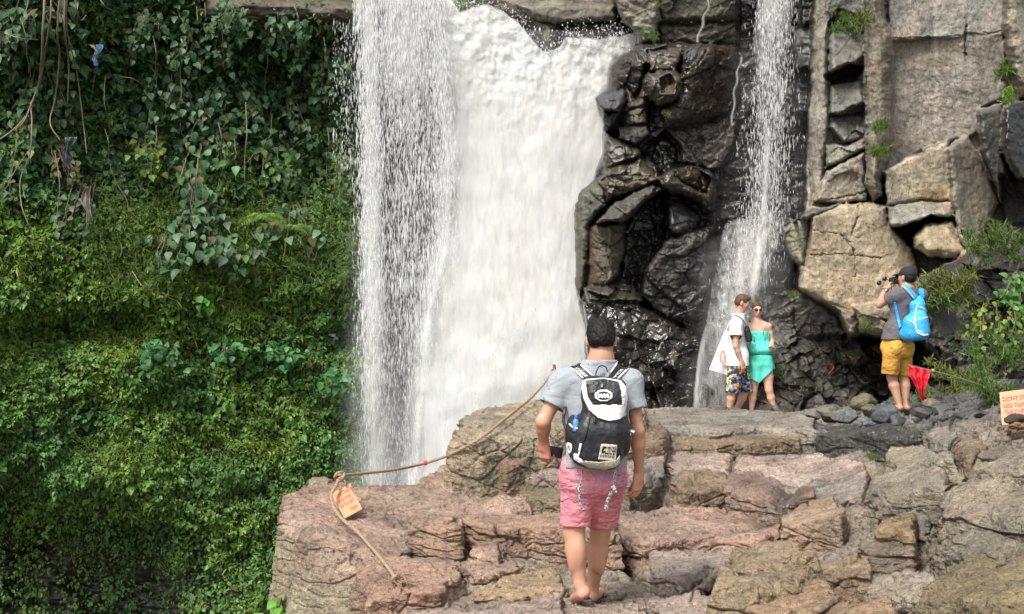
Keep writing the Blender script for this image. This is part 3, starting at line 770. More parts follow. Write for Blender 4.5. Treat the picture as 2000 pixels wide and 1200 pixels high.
# (Y, slope x, slope y (metres per 100 px), bulge, rounding px, softness px, colour, wet, outline)
C_BACK = [
    (27.2, 0, 0, 0, 1, 10, DB, .8, [(560, -400), (1260, -400), (1260, 1600), (560, 1600)]),
    # boulders over the falls
    (25.6, 0, -.5, .7, 40, 5, (.12, .10, .075), .5, [(945, -80), (1215, -80), (1222, 20), (1200, 62), (1150, 68), (1100, 60), (1085, 95), (1062, 100), (1050, 75), (1015, 45), (980, 30), (945, 5)]),
    (25.2, 0, 0, .3, 14, 4, (.20, .18, .14), .3, [(1010, 10), (1080, 0), (1200, 10), (1205, 40), (1100, 50), (1040, 38)]),
    (25.9, 0, 0, .2, 10, 4, (.09, .085, .07), .6, [(1090, 45), (1190, 42), (1190, 66), (1100, 70)]),
    # main dark mass
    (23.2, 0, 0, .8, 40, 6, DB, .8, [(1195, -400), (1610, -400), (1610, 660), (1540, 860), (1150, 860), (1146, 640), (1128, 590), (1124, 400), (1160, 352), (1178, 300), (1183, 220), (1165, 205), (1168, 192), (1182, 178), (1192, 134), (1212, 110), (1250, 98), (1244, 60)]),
    (22.8, 0, .1, .4, 14, 4, T2, .2, [(1197, -20), (1292, -20), (1288, 40), (1282, 78), (1256, 86), (1244, 62), (1216, 40)]),
    (22.9, 0, .3, .25, 12, 4, OL, .45, [(1290, -400), (1475, -400), (1472, 10), (1450, 38), (1300, 46), (1288, 20)]),
    (23.3, 0, .2, .2, 10, 4, (.075, .065, .05), .6, [(1285, 48), (1450, 42), (1490, 60), (1460, 95), (1330, 84), (1286, 84)]),
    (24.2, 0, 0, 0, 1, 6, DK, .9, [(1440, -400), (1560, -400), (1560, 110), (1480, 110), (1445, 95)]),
    (22.6, -.9, .1, .35, 20, 4, BW, .75, [(1192, 134), (1214, 108), (1247, 94), (1262, 100), (1258, 150), (1240, 196), (1186, 186)]),
    (22.2, -.5, -.9, .25, 10, 3, GW, .7, [(1240, 90), (1262, 86), (1300, 90), (1290, 112), (1262, 130), (1250, 110)]),
    (22.1, .3, -.8, .25, 12, 3, (.13, .115, .10), .75, [(1264, 98), (1335, 92), (1330, 120), (1318, 138), (1268, 140)]),
    (21.9, -.5, -1.3, .35, 12, 3, GW, .65, [(1165, 194), (1183, 180), (1222, 178), (1222, 200), (1210, 220), (1190, 226), (1168, 208)]),
    (22.2, .2, 1.0, .3, 12, 3, DK, .85, [(1176, 216), (1215, 220), (1206, 255), (1180, 252)]),
    (22.4, -.3, -.1, .4, 24, 4, (.085, .065, .045), .7, [(1222, 165), (1242, 196), (1262, 140), (1268, 205), (1262, 250), (1222, 262), (1208, 235), (1224, 200)]),
    (22.2, .2, -.6, .25, 9, 3, (.13, .12, .11), .8, [(1207, 248), (1262, 244), (1270, 262), (1240, 285), (1208, 270)]),
    (21.6, .1, .2, .75, 36, 4, (.105, .09, .07), .75, [(1264, 142), (1318, 136), (1338, 158), (1334, 186), (1310, 204), (1286, 210), (1266, 188), (1258, 165)]),
    (21.4, .0, -.4, -.35, 14, 5, (.12, .095, .06), .8, [(1286, 152), (1308, 144), (1322, 160), (1316, 182), (1292, 182)]),
    (22.3, .9, .35, .5, 30, 4, (.075, .058, .045), .8, [(1336, 160), (1330, 130), (1352, 96), (1390, 88), (1440, 95), (1452, 140), (1440, 215), (1400, 238), (1340, 258), (1300, 250), (1292, 216), (1325, 196)]),
    (22.0, 0, -1.0, .2, 8, 3, GW, .75, [(1336, 96), (1370, 88), (1366, 108), (1344, 132), (1334, 122)]),
    (22.7, .2, -.2, .15, 12, 4, (.095, .08, .065), .75, [(1302, 252), (1400, 240), (1445, 218), (1445, 320), (1390, 330), (1328, 316), (1328, 285)]),
    (23.2, 0, 0, .2, 10, 6, DK, .9, [(1256, 290), (1300, 262), (1326, 286), (1328, 322), (1300, 348), (1290, 380), (1284, 340), (1262, 315)]),
    (22.4, 0, -1.2, .2, 8, 3, GW, .8, [(1252, 322), (1262, 300), (1284, 326), (1282, 336)]),
    (22.3, -.4, -.3, .3, 14, 4, (.10, .085, .065), .8, [(1186, 262), (1208, 272), (1250, 290), (1250, 312), (1190, 335), (1176, 310)]),
    (22.0, -.2, -.2, .45, 26, 4, (.080, .058, .032), .75, [(1188, 330), (1250, 308), (1286, 338), (1286, 360), (1250, 372), (1200, 392), (1165, 400), (1160, 362)]),
    (21.5, .3, .2, .55, 18, 4, (.105, .095, .085), .85, [(1290, 345), (1312, 330), (1362, 324), (1392, 344), (1402, 378), (1392, 412), (1376, 418), (1366, 396), (1330, 378), (1292, 372)]),
    (21.9, .2, .0, .3, 10, 3, (.07, .05, .035), .8, [(1316, 330), (1362, 326), (1388, 352), (1382, 380), (1340, 362), (1318, 345)]),
    (21.8, .3, -.5, .5, 16, 3, GW, .85, [(1300, 402), (1330, 396), (1358, 412), (1368, 432), (1352, 452), (1322, 462), (1300, 440)]),
    (21.2, .5, -1.0, .4, 16, 3, (.115, .11, .10), .75, [(1166, 436), (1200, 398), (1250, 370), (1284, 358), (1300, 372), (1262, 392), (1222, 432), (1200, 440)]),
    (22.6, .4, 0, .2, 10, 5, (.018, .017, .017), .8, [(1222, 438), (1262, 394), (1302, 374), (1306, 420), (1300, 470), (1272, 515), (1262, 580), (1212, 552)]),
    (22.2, -.5, 0, .4, 16, 4, (.095, .068, .040), .6, [(1150, 444), (1190, 432), (1222, 436), (1216, 500), (1206, 546), (1186, 560), (1150, 566)]),
    (21.9, .8, 0, .15, 8, 3, (.13, .115, .08), .5, [(1190, 440), (1222, 438), (1218, 500), (1208, 540), (1186, 550)]),
    (22.6, -.8, 0, .45, 16, 4, (.125, .125, .095), .3, [(1124, 400), (1136, 372), (1165, 354), (1182, 372), (1184, 402), (1152, 440), (1148, 500), (1142, 560), (1132, 590), (1126, 560)]),
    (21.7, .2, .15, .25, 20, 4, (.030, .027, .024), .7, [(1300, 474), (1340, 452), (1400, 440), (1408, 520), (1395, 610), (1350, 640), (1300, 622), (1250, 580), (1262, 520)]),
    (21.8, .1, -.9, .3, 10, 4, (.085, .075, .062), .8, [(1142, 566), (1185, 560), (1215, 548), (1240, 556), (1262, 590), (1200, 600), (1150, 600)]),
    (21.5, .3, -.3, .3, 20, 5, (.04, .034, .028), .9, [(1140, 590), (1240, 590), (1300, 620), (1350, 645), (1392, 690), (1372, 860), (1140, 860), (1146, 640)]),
    # behind and below the small fall
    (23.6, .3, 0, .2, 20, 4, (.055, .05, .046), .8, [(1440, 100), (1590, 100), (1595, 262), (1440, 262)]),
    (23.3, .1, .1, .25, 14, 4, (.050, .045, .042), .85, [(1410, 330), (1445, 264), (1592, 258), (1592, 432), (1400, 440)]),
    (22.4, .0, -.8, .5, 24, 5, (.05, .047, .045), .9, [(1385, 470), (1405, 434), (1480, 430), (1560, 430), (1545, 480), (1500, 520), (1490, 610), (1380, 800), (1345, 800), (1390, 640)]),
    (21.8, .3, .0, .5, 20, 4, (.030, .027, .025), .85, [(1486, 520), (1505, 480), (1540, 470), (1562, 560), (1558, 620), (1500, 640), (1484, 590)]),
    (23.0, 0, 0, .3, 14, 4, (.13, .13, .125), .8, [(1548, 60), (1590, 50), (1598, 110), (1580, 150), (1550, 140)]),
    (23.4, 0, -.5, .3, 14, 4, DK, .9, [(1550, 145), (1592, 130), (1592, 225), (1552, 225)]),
    # right cliff
    (20.6, 0, 0, 0, 1, 6, T2, .15, [(1578, 300), (1590, 60), (1600, -400), (2700, -400), (2700, 700), (1900, 700), (1600, 640), (1560, 560), (1572, 420)]),
    (20.2, -.6, .05, .35, 16, 4, T2, .2, [(1590, 120), (1594, 70), (1614, 44), (1622, 60), (1618, 130), (1622, 230), (1606, 380), (1588, 400), (1582, 330), (1580, 240)]),
    (20.25, .1, .1, 0, 1, 4, G1, .1, [(1614, 40), (1640, -400), (1700, -400), (1692, 160), (1692, 290), (1650, 340), (1604, 392), (1620, 240)]),
    (20.2, .3, -.8, .3, 10, 3, G1, .35, [(1618, 44), (1640, 20), (1690, 40), (1690, 110), (1660, 130), (1622, 140)]),
    (20.9, 0, 0, 0, 1, 4, (.05, .048, .045), .3, [(1616, 148), (1650, 128), (1688, 130), (1670, 160), (1624, 166)]),
    (20.1, -.2, -.6, .25, 8, 3, G1, .3, [(1618, 168), (1680, 158), (1690, 200), (1640, 224), (1620, 222)]),
    (20.2, .3, -.6, .25, 8, 3, (.17, .165, .155), .4, [(1622, 228), (1690, 220), (1692, 268), (1650, 280), (1622, 250)]),
    (20.0, -.1, -.3, .25, 8, 3, (.24, .22, .19), .2, [(1612, 282), (1650, 284), (1692, 270), (1690, 292), (1612, 330)]),
    (19.9, .1, .1, .2, 8, 3, T2, .1, [(1594, 392), (1616, 335), (1690, 294), (1694, 392), (1640, 398)]),
    (20.3, -.05, .06, 0, 1, 5, (.29, .265, .235), .15, [(1736, -400), (1964, -400), (1962, 190), (1914, 212), (1906, 262), (1850, 278), (1800, 296), (1728, 332)]),
    (20.12, .05, .0, .06, 3, 3, (.32, .30, .275), .2, [(1732, -400), (1966, -400), (1964, 62), (1930, 68), (1885, 66), (1880, 74), (1820, 72), (1736, 80)]),
    (19.4, -.1, .05, .9, 26, 4, (.25, .215, .165), .1, [(1694, -400), (1716, -400), (1726, 20), (1742, 80), (1744, 180), (1738, 290), (1726, 330), (1724, 384), (1704, 396), (1690, 360), (1688, 160)]),
    (19.3, .6, 0, .8, 30, 5, (.29, .25, .19), .1, [(1968, -400), (2700, -400), (2700, 192), (1992, 192), (1976, 140), (1960, 60)]),
    (19.5, .12, .05, .15, 8, 3, (.42, .37, .28), .05, [(1728, 336), (1770, 308), (1800, 298), (1850, 276), (1856, 322), (1862, 398), (1800, 398), (1732, 404)]),
    (19.2, .1, -.9, .35, 12, 4, (.36, .335, .29), .2, [(1732, 404), (1800, 392), (1862, 396), (1870, 426), (1822, 426), (1768, 444), (1736, 440)]),
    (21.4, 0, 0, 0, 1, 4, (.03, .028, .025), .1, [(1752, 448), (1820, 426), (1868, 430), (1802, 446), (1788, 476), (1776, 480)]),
    (19.2, .1, -.3, .55, 22, 4, YT, .1, [(1782, 462), (1806, 438), (1862, 430), (1882, 468), (1892, 500), (1866, 506), (1812, 500), (1784, 484)]),
    (19.3, .7, -.05, .25, 12, 3, (.27, .25, .205), .15, [(1852, 292), (1866, 274), (1888, 270), (1908, 302), (1950, 396), (1928, 440), (1898, 502), (1872, 466), (1860, 400)]),
    (19.5, .04, .03, .30, 20, 3, (.40, .33, .235), .05, [(1574, 430), (1584, 408), (1640, 400), (1704, 396), (1732, 402), (1736, 440), (1776, 482), (1792, 520), (1796, 600), (1740, 626), (1672, 640), (1632, 612), (1562, 566), (1570, 500)]),
    (19.9, -.5, -.1, .4, 14, 4, (.26, .245, .18), .1, [(1530, 448), (1552, 430), (1584, 424), (1580, 470), (1572, 522), (1546, 508), (1534, 480)]),
    (19.6, -.2, -1.1, .3, 8, 3, (.15, .155, .165), .7, [(1550, 432), (1576, 412), (1640, 398), (1630, 408), (1584, 424)]),
    (18.9, .5, .0, .3, 10, 4, (.12, .115, .105), .4, [(1912, 216), (1956, 204), (1964, 240), (1958, 300), (1980, 400), (1956, 392), (1926, 310), (1914, 270)]),
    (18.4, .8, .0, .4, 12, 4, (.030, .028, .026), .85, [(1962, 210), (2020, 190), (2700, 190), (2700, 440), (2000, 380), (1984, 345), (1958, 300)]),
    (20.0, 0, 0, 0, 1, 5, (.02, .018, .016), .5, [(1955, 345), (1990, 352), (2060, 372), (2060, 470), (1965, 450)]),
    (18.3, .3, -.3, .4, 20, 5, (.05, .042, .032), .6, [(1800, 540), (1870, 508), (1940, 450), (2060, 430), (2700, 430), (2700, 830), (1840, 830), (1806, 640)]),
    (17.9, .1, -.8, .3, 8, 4, (.05, .048, .045), .8, [(1880, 560), (1920, 545), (2000, 560), (2000, 585), (1900, 590)]),
    (19.0, .0, .25, .5, 18, 4, (.25, .215, .155), .05, [(1668, 600), (1740, 590), (1802, 600), (1806, 648), (1760, 662), (1700, 652), (1672, 640)]),
    (19.4, -.3, .25, .4, 14, 4, (.20, .175, .13), .1, [(1590, 584), (1672, 610), (1676, 660), (1650, 690), (1610, 640)]),
    (20.6, -.2, .1, .3, 14, 5, (.07, .06, .05), .6, [(1490, 620), (1560, 566), (1640, 612), (1660, 670), (1600, 690), (1500, 700)]),
    (21.3, 0, -.7, .2, 20, 10, (.05, .043, .034), .5, [(1470, 700), (1560, 668), (1640, 660), (1700, 664), (1800, 672), (1860, 740), (1860, 830), (1440, 830)]),
    (20.4, .1, -.4, .5, 20, 5, (.16, .14, .09), .1, [(1668, 780), (1688, 762), (1712, 770), (1720, 830), (1660, 830)]),
    (20.6, .0, -.2, .4, 14, 5, (.08, .065, .045), .1, [(1642, 690), (1680, 676), (1700, 700), (1676, 716), (1648, 712)]),
]
C_CRACKS = [ # (width px, depth m, line)
    (2.2, .25, [(1678, 398), (1674, 430), (1662, 462)]), (2, .2, [(1586, 450), (1610, 454), (1640, 456), (1656, 472), (1668, 490), (1672, 540)]),
    (3, .3, [(1888, 50), (1884, 90), (1886, 110)]), (1.6, .12, [(1730, 75), (1830, 74), (1900, 68), (1960, 64)]),
    (2.4, .3, [(1692, 150), (1694, 250), (1690, 330), (1700, 390)]), (2, .3, [(1264, 140), (1262, 180), (1268, 200), (1264, 100)]),
    (2, .2, [(1352, 96), (1345, 130), (1334, 160)]), (2.5, .3, [(1380, 100), (1362, 128), (1340, 138)]), (2, .2, [(1290, 46), (1284, 84)]),
    (2, .2, [(1290, -60), (1288, 46)]), (2, .2, [(1396, 150), (1390, 200), (1372, 240)]), (3, .4, [(1286, 300), (1292, 350), (1300, 372)]),
    (2, .2, [(1570, 500), (1640, 496), (1720, 505)]), (1.5, .1, [(1826, 150), (1828, 160), (1845, 170)]), (2, .2, [(1590, 395), (1650, 385), (1692, 375)]),
]

def relief(polys, cracks, PX, PY, seed, edge=3.0, back=27):
    """compose the depth of a rock wall seen from the front: later outlines lie over earlier ones"""
    sh = PX.shape; px = PX.ravel().astype(float); py = PY.ravel().astype(float)
    q = np.stack([px / 100, py / 100, np.zeros_like(px)], 1)
    e1 = fbm(q * 3.5, 4, seed + 1); e2 = fbm(q * 14, 3, seed + 2)
    Y = np.full(px.shape, float(back)); col = np.tile(np.array(DB), (len(px), 1)); wet = np.full(px.shape, .7)
    ex = edge * 2.6 * e1 + edge * .45 * e2
    for (Y0, ax, ay, bulge, rr, soft, c, w, pts) in polys:
        A = np.array(pts, float); lo, hi = A.min(0) - 14, A.max(0) + 14
        m = (px > lo[0]) & (px < hi[0]) & (py > lo[1]) & (py < hi[1])
        if not m.any(): continue
        s = poly_sd(px[m], py[m], pts) + ex[m]
        mx = A[:, 0].clip(1120, 2100).mean()
        if 1120 < A[:, 0].min() and Y0 < 24.1:
            pv = 19.75 if mx > 1575 else 22.4
            Y0 = pv + (Y0 - pv) * (.62 if mx > 1575 else .7); bulge = bulge * .7
        cx, cy = np.clip(A, (-400, -60), (2150, 830)).mean(0)
        t = np.clip(s / rr, 0, 1)
        Yi = Y0 + ax * (px[m] - cx) / 100 + ay * (py[m] - cy) / 100 + (bulge * (1 - np.sqrt(np.maximum(1 - (1 - t) ** 2, 0))) - bulge * .5 if bulge else 0)
        k = sstep(-soft * 1.3, soft * .5, s)
        Y[m] = Y[m] * (1 - k) + Yi * k
        kc = sstep(-2, 2, s)[:, None]
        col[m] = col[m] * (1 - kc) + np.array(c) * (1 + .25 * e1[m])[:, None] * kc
        wet[m] = wet[m] * (1 - kc[:, 0]) + w * kc[:, 0]
    for w_, d_, ln in cracks:
        A = np.array(ln); lo, hi = A.min(0) - 25, A.max(0) + 25
        m = (px > lo[0]) & (px < hi[0]) & (py > lo[1]) & (py < hi[1])
        if not m.any(): continue
        jx = 7 * e2[m]; g = line_d(px[m] + jx, py[m] - jx, ln)
        Y[m] += d_ * .3 * np.exp(-(g / (w_ * .5)) ** 2) * sstep(-.5, .1, e1[m])
    return Y.reshape(sh), col.reshape(sh + (3,)), wet.reshape(sh)

def wall_mesh(name, x0, x1, nx, y0, y1, ny, fn, mat, kind="structure"):
    ys = np.linspace(y0, y1, ny)
    if name == "cliff": ys = np.concatenate([ys[:-1], np.linspace(y1, 1500, 60)]); ny = len(ys)
    PX, PY = np.meshgrid(np.linspace(x0, x1, nx), ys)
    Y, col, wet = fn(PX, PY)
    v = np.stack([(PX - 1000) * Y / F, Y, CAMZ + (600 - PY) * Y / F], -1).reshape(-1, 3)
    o = mesh_obj(name, v, grid_faces(ny, nx), mat, None, col.reshape(-1, 3), {"wet": wet.ravel()})
    return tag(o, kind=kind), v

def right_fn(PX, PY):
    Y, col, wet = relief(C_BACK, C_CRACKS, PX, PY, 200)
    sh = Y.shape
    p = np.stack([(PX - 1000) * 22 / F, Y, (600 - PY) * 22 / F], -1).reshape(-1, 3)
    px, py = PX.ravel(), PY.ravel()
    # how broken: smooth walls little, undercut and base a lot
    jag = sstep(600, 690, py + 14 * fbm(p, 3, 5) * 6) * sstep(1140, 1170, px) + sstep(1860, 1940, px) * sstep(430, 520, py)
    jag = np.maximum(jag, sstep(1612, 1625, px) * sstep(1696, 1686, px) * sstep(400, 330, py) * .22)
    jag = np.maximum(jag, .5 * sstep(1560, 1540, px) * sstep(1120, 1180, px) * sstep(60, 140, py))
    jag = np.maximum(jag, .24 * sstep(1180, 1240, px) * sstep(1600, 1560, px) * sstep(110, 90, py))
    jag = np.clip(jag, 0, 1)
    off = np.zeros(len(p))
    warp = np.stack([fbm(p * 1.1, 3, 301), fbm(p * 1.1 + 5, 3, 302)], 1)
    for sc, am, sd in ((1.3, .40, 311), (3.2, .20, 321), (8.0, .09, 331)):
        o, tl, cr = facets(p[:, [0, 2]] * (sc, sc * 1.25) + warp * .4, sd)
        off += am * jag * (o * .8 + tl * 1.5 + .12 * np.exp(-(cr / .04) ** 2))
    # swirling flow bands on the polished rock, fine relief on the dry wall
    sw = fbm(np.stack([p[:, 0] * 1.5, p[:, 2] * 5 + 2.5 * warp[:, 0], p[:, 1] * 0], 1), 4, 340, ridged=True)
    pol = sstep(1620, 1560, px) * (1 - jag * .5)
    off += pol * .055 * sw + .05 * fbm(p * 2.2, 5, 350) + .018 * (1 - .6 * pol) * fbm(p * 9, 4, 360, ridged=True)
    bumpy = sstep(80, 90, py) * sstep(1730, 1745, px) * sstep(330, 270, py) + sstep(330, 345, py) * sstep(400, 390, py) * sstep(1725, 1740, px) * sstep(1865, 1850, px)
    off += bumpy * .014 * fbm(p * (7, 7, 12), 3, 370)
    Y = Y + off.reshape(sh)
    c = col.reshape(-1, 3)
    # damp stains run down the dry wall; pale lime streaks
    st = sstep(.15, .55, fbm(np.stack([p[:, 0] * 3.2, p[:, 2] * .25, p[:, 0] * 0], 1), 4, 380)) * sstep(1560, 1620, px)
    c *= (1 - .33 * st)[:, None]
    ls = (np.exp(-((px - 1828 + 6 * fbm(p * 1.5, 3, 390)) / 5) ** 2) + .5 * np.exp(-((px - 1892 - 5 * fbm(p * 1.5, 2, 391)) / 5) ** 2)) * sstep(300, 250, py)
    c += (ls * .14)[:, None] * sstep(-.4, .3, fbm(p * (3, 3, 2), 3, 392))[:, None]
    ls2 = sstep(.3, .7, fbm(np.stack([p[:, 0] * 8, p[:, 2] * .5, p[:, 0] * 0], 1), 3, 393)) * sstep(1700, 1760, px) * sstep(1950, 1900, px) * sstep(420, 300, py)
    c += (ls2 * .05)[:, None]
    ox = sstep(.1, .5, fbm(p * .9, 4, 395)); c *= np.stack([1 + .18 * ox, 1 + .04 * ox, 1 - .12 * ox], 1)
    base = jag * sstep(600, 660, py)
    # pale flecks among the conglomerate
    o, tl, cr = facets(p[:, [0, 2]] * 7, 399)
    c += (base * (o > .40))[:, None] * np.array((.10, .085, .065))
    return Y, c.reshape(col.shape), wet

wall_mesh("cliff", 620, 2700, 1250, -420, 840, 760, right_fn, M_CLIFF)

# left wall, under the vegetation
def left_fn(PX, PY):
    sh = PX.shape; px, py = PX.ravel().astype(float), PY.ravel().astype(float)
    Y = 21.5 + 4.8 * sstep(-400, 760, px)
    p = np.stack([px / 130, py / 130, px * 0], 1)
    Y += .6 * fbm(p * .6, 3, 400) + .30 * fbm(p * 2, 4, 404)
    Y += -.9 * np.exp(-((py - 20 - .02 * (px - 500)) / 34) ** 2) * sstep(380, 430, px)          # rock shelf at the top
    Y += .6 * np.exp(-((py - 170) / 110) ** 2) * sstep(760, 500, px)                          # hollow beneath it
    Y += -.6 * sstep(330, 620, py + .10 * px)                                                  # bank steps forward below
    Y += .6 * np.exp(-((py - 655 + .05 * px) / 38) ** 2) * sstep(-50, 60, px) * sstep(330, 240, px) + .9 * np.exp(-((py - 655) / 30) ** 2) * sstep(620, 680, px)
    Y += 1.6 * sstep(930, 1120, py + .25 * (200 - px)) * sstep(560, 150, px)
    Y -= 1.2 * sstep(600, 1400, py)
    col = np.tile(np.array((.028, .024, .015)), (len(px), 1))
    rock = np.exp(-((py - 16 - .03 * (px - 500)) / 26) ** 2) * sstep(380, 420, px)
    col = col * (1 - rock[:, None]) + np.array((.15, .125, .10)) * rock[:, None]
    o = fbm(np.stack([px / 70, py / 12, px * 0], 1), 3, 409)
    Y += rock * .25 * o
    dkr = sstep(1040, 1150, py + .3 * (200 - px)) * sstep(560, 300, px)
    Y += dkr * .3 * o
    return Y.reshape(sh), col.reshape(sh + (3,)), (.3 + .5 * dkr).reshape(sh)
lo_, LV = wall_mesh("hillside", -900, 745, 500, -420, 1700, 640, left_fn, M_SOIL)
# water far below
wm, nt, b = new_mat("pool_water"); b.inputs['Base Color'].default_value = (.10, .11, .09, 1); b.inputs['Roughness'].default_value = .12
bp = nd(nt, "ShaderNodeBump"); bp.inputs['Distance'].default_value = .1; nt.links.new(noise_tex(nt, 2, 6), bp.inputs['Height']); nt.links.new(bp.outputs[0], b.inputs['Normal'])
g = np.stack(np.meshgrid(np.linspace(-14, 3, 60), np.linspace(2, 29, 60)), -1)
vz = -6.2 + .04 * fbm(np.concatenate([g.reshape(-1, 2), np.zeros((3600, 1))], 1), 3, 5)
tag(mesh_obj("water", np.concatenate([g.reshape(-1, 2), vz[:, None]], 1), grid_faces(60, 60)[:, ::-1], wm), kind="structure")

# ================================================================== FALLING WATER
def water_mat(name, kx=26, kz=5, soft=2.2, bmp=.5, colr=(.93, .94, .945)):
    m, nt, b = new_mat(name); L = nt.links.new
    b.inputs['Base Color'].default_value = (*colr, 1); b.inputs['Roughness'].default_value = .55
    b.inputs['Specular IOR Level'].default_value = .3
    b.inputs['Subsurface Weight'].default_value = .0
    a = nd(nt, "ShaderNodeAttribute"); a.attribute_name = "dens"
    n1 = noise_tex(nt, 1.0, 4, .62, (kx, kx, kz)); n2 = noise_tex(nt, 1.0, 3, .6, (kx * 3.2, kx * 3.2, kz * 3.6)); n3 = noise_tex(nt, 1.0, 4, .6, (3.2, 3.2, .55), dist=.4)
    n = mathn(nt, 'ADD', mathn(nt, 'MULTIPLY', n1, .55), mathn(nt, 'ADD', mathn(nt, 'MULTIPLY', n2, .20), mathn(nt, 'MULTIPLY', n3, .52)))
    al = mathn(nt, 'MULTIPLY', mathn(nt, 'ADD', mathn(nt, 'SUBTRACT', n, 1.02), mathn(nt, 'MULTIPLY', a.outputs['Fac'], .85)), soft * 2.4, clamp=True)
    L(al, b.inputs['Alpha'])
    c = mixc(nt, 'MIX', ramp(nt, noise_tex(nt, 1.0, 5, .6, (1.4, 1.4, .8), dist=.6), [(.38, 0), (.66, 1)]), colr, (.90, .89, .84))
    c = mixc(nt, 'MULTIPLY', 1.0, c, ramp(nt, noise_tex(nt, 1.0, 6, .68, (11, 11, 1.6), dist=.25), [(.33, .82), (.55, 1.0)]))
    L(c, b.inputs['Base Color'])
    bp = nd(nt, "ShaderNodeBump"); bp.inputs['Strength'].default_value = bmp; bp.inputs['Distance'].default_value = .04
    L(mathn(nt, 'ADD', n1, mathn(nt, 'MULTIPLY', n2, .4)), bp.inputs['Height']); L(bp.outputs[0], b.inputs['Normal'])
    tr = nd(nt, "ShaderNodeBsdfTranslucent"); L(c, tr.inputs[0]); tp = nd(nt, "ShaderNodeBsdfTransparent")
    m1 = nd(nt, "ShaderNodeMixShader"); m1.inputs[0].default_value = .5; m2 = nd(nt, "ShaderNodeMixShader")
    b.inputs['Alpha'].default_value = 1.0
    for l_ in list(b.inputs['Alpha'].links): nt.links.remove(l_)
    L(b.outputs[0], m1.inputs[1]); L(tr.outputs[0], m1.inputs[2]); L(al, m2.inputs[0]); L(tp.outputs[0], m2.inputs[1]); L(m1.outputs[0], m2.inputs[2])
    L(m2.outputs[0], nt.nodes["Material Output"].inputs[0])
    return m
M_FALL = water_mat("white_water", 6, .7, 1.3, .06)
M_VEIL = water_mat("water_veil", 17, 2.6, .60, .15)
M_DROP, _nt, _b = new_mat("water_drops"); _b.inputs['Base Color'].default_value = (.92, .93, .94, 1); _b.inputs['Roughness'].default_value = .4
_t = nd(_nt, "ShaderNodeBsdfTransparent"); _m = nd(_nt, "ShaderNodeMixShader"); _m.inputs[0].default_value = .48
_nt.links.new(_t.outputs[0], _m.inputs[1]); _nt.links.new(_b.outputs[0], _m.inputs[2]); _nt.links.new(_m.outputs[0], _nt.nodes["Material Output"].inputs[0])
def mist_mat():
    m, nt, b = new_mat("mist"); L = nt.links.new
    a = nd(nt, "ShaderNodeAttribute"); a.attribute_name = "dens"
    al = mathn(nt, 'MULTIPLY', a.outputs['Fac'], ramp(nt, noise_tex(nt, 1.0, 5, .55, (1.6, 1.6, .5), dist=.6), [(.30, .25), (.68, 1.0)]), clamp=True)
    d = nd(nt, "ShaderNodeBsdfDiffuse"); d.inputs[0].default_value = (.93, .94, .95, 1); t = nd(nt, "ShaderNodeBsdfTranslucent"); t.inputs[0].default_value = (.93, .94, .95, 1)
    m1 = nd(nt, "ShaderNodeMixShader"); L(d.outputs[0], m1.inputs[1]); L(t.outputs[0], m1.inputs[2])
    tp = nd(nt, "ShaderNodeBsdfTransparent"); m2 = nd(nt, "ShaderNodeMixShader"); L(al, m2.inputs[0]); L(tp.outputs[0], m2.inputs[1]); L(m1.outputs[0], m2.inputs[2]); L(m2.outputs[0], nt.nodes["Material Output"].inputs[0])
    return m
M_MIST = mist_mat()

def interp(tbl, y):
    t = np.array(tbl, float); return np.interp(y, t[:, 0], t[:, 1])

def sheet(left, right, y0, y1, Yf, densf, nx, ny, seed):
    s, yy = np.meshgrid(np.linspace(0, 1, nx), np.linspace(y0, y1, ny))
    px = interp(left, yy) * (1 - s) + interp(right, yy) * s
    Y = Yf(px, yy); d = densf(px, yy, s)
    v = np.stack([(px - 1000) * Y / F, Y, CAMZ + (600 - yy) * Y / F], -1).reshape(-1, 3)
    return v, d.ravel()

WL = [(-120, 770), (60, 780), (300, 800), (560, 770), (800, 750), (1250, 740)]
WR = [(-120, 1262), (10, 1262), (60, 1262), (100, 1262), (300, 1262), (1250, 1262)]
TOPL = [(800, -130), (875, -20), (900, 18), (950, 4), (985, 22), (1012, 42), (1042, 78), (1062, 98), (1092, 90), (1106, 72), (1140, 68), (1170, 74), (1200, 70), (1240, 60), (1270, 56)]
fall_parts = []
for li, (Yo, dd) in enumerate(((25.0, 0.0), (25.5, .25))):
    def Yf(px, py, Yo=Yo, li=li):
        q = np.stack([px.ravel() / 60, py.ravel() / 110, np.full(px.size, li * 3.)], 1)
        q2 = np.stack([px.ravel() / 22, py.ravel() / 30, np.full(px.size, li * 5.)], 1)
        top = sstep(330, 60, py.ravel())
        r = .09 * fbm(q, 3, 500 + li) + .13 * top * fbm(q2, 4, 510 + li) + .012 * fbm(q2 * (2.5, 1, 1), 3, 513)
        Y = Yo + r.reshape(px.shape) - .9 * sstep(100, 900, py) + .1 * sstep(260, 60, py) * sstep(1000, 1240, px) + .8 * np.maximum(0, (960 - px) / 120) ** 2 * .3
        return Y
    def df(px, py, s, dd=dd, li=li):
        q = np.stack([px.ravel() / 40, py.ravel() / 90, np.full(px.size, 2. + li)], 1)
        n = fbm(q, 4, 520).reshape(px.shape)
        bl = interp([(-120, 850), (60, 872), (300, 892), (480, 885), (600, 850), (800, 830), (1250, 815)], py)
        d = sstep(-70, 60, px - bl + 50 * n)
        ty = np.interp(px, [a for a, _ in TOPL], [b_ for _, b_ in TOPL])
        d = d * sstep(-7, 16, py - ty + 10 * n)
        return d * 1.25 + .02
    v, d = sheet(WL, WR, -120, 1250, Yf, df, 230, 640, li)
    fall_parts.append((v, d, 230, 640))
mbv, mbf, mbd, n0 = [], [], [], 0
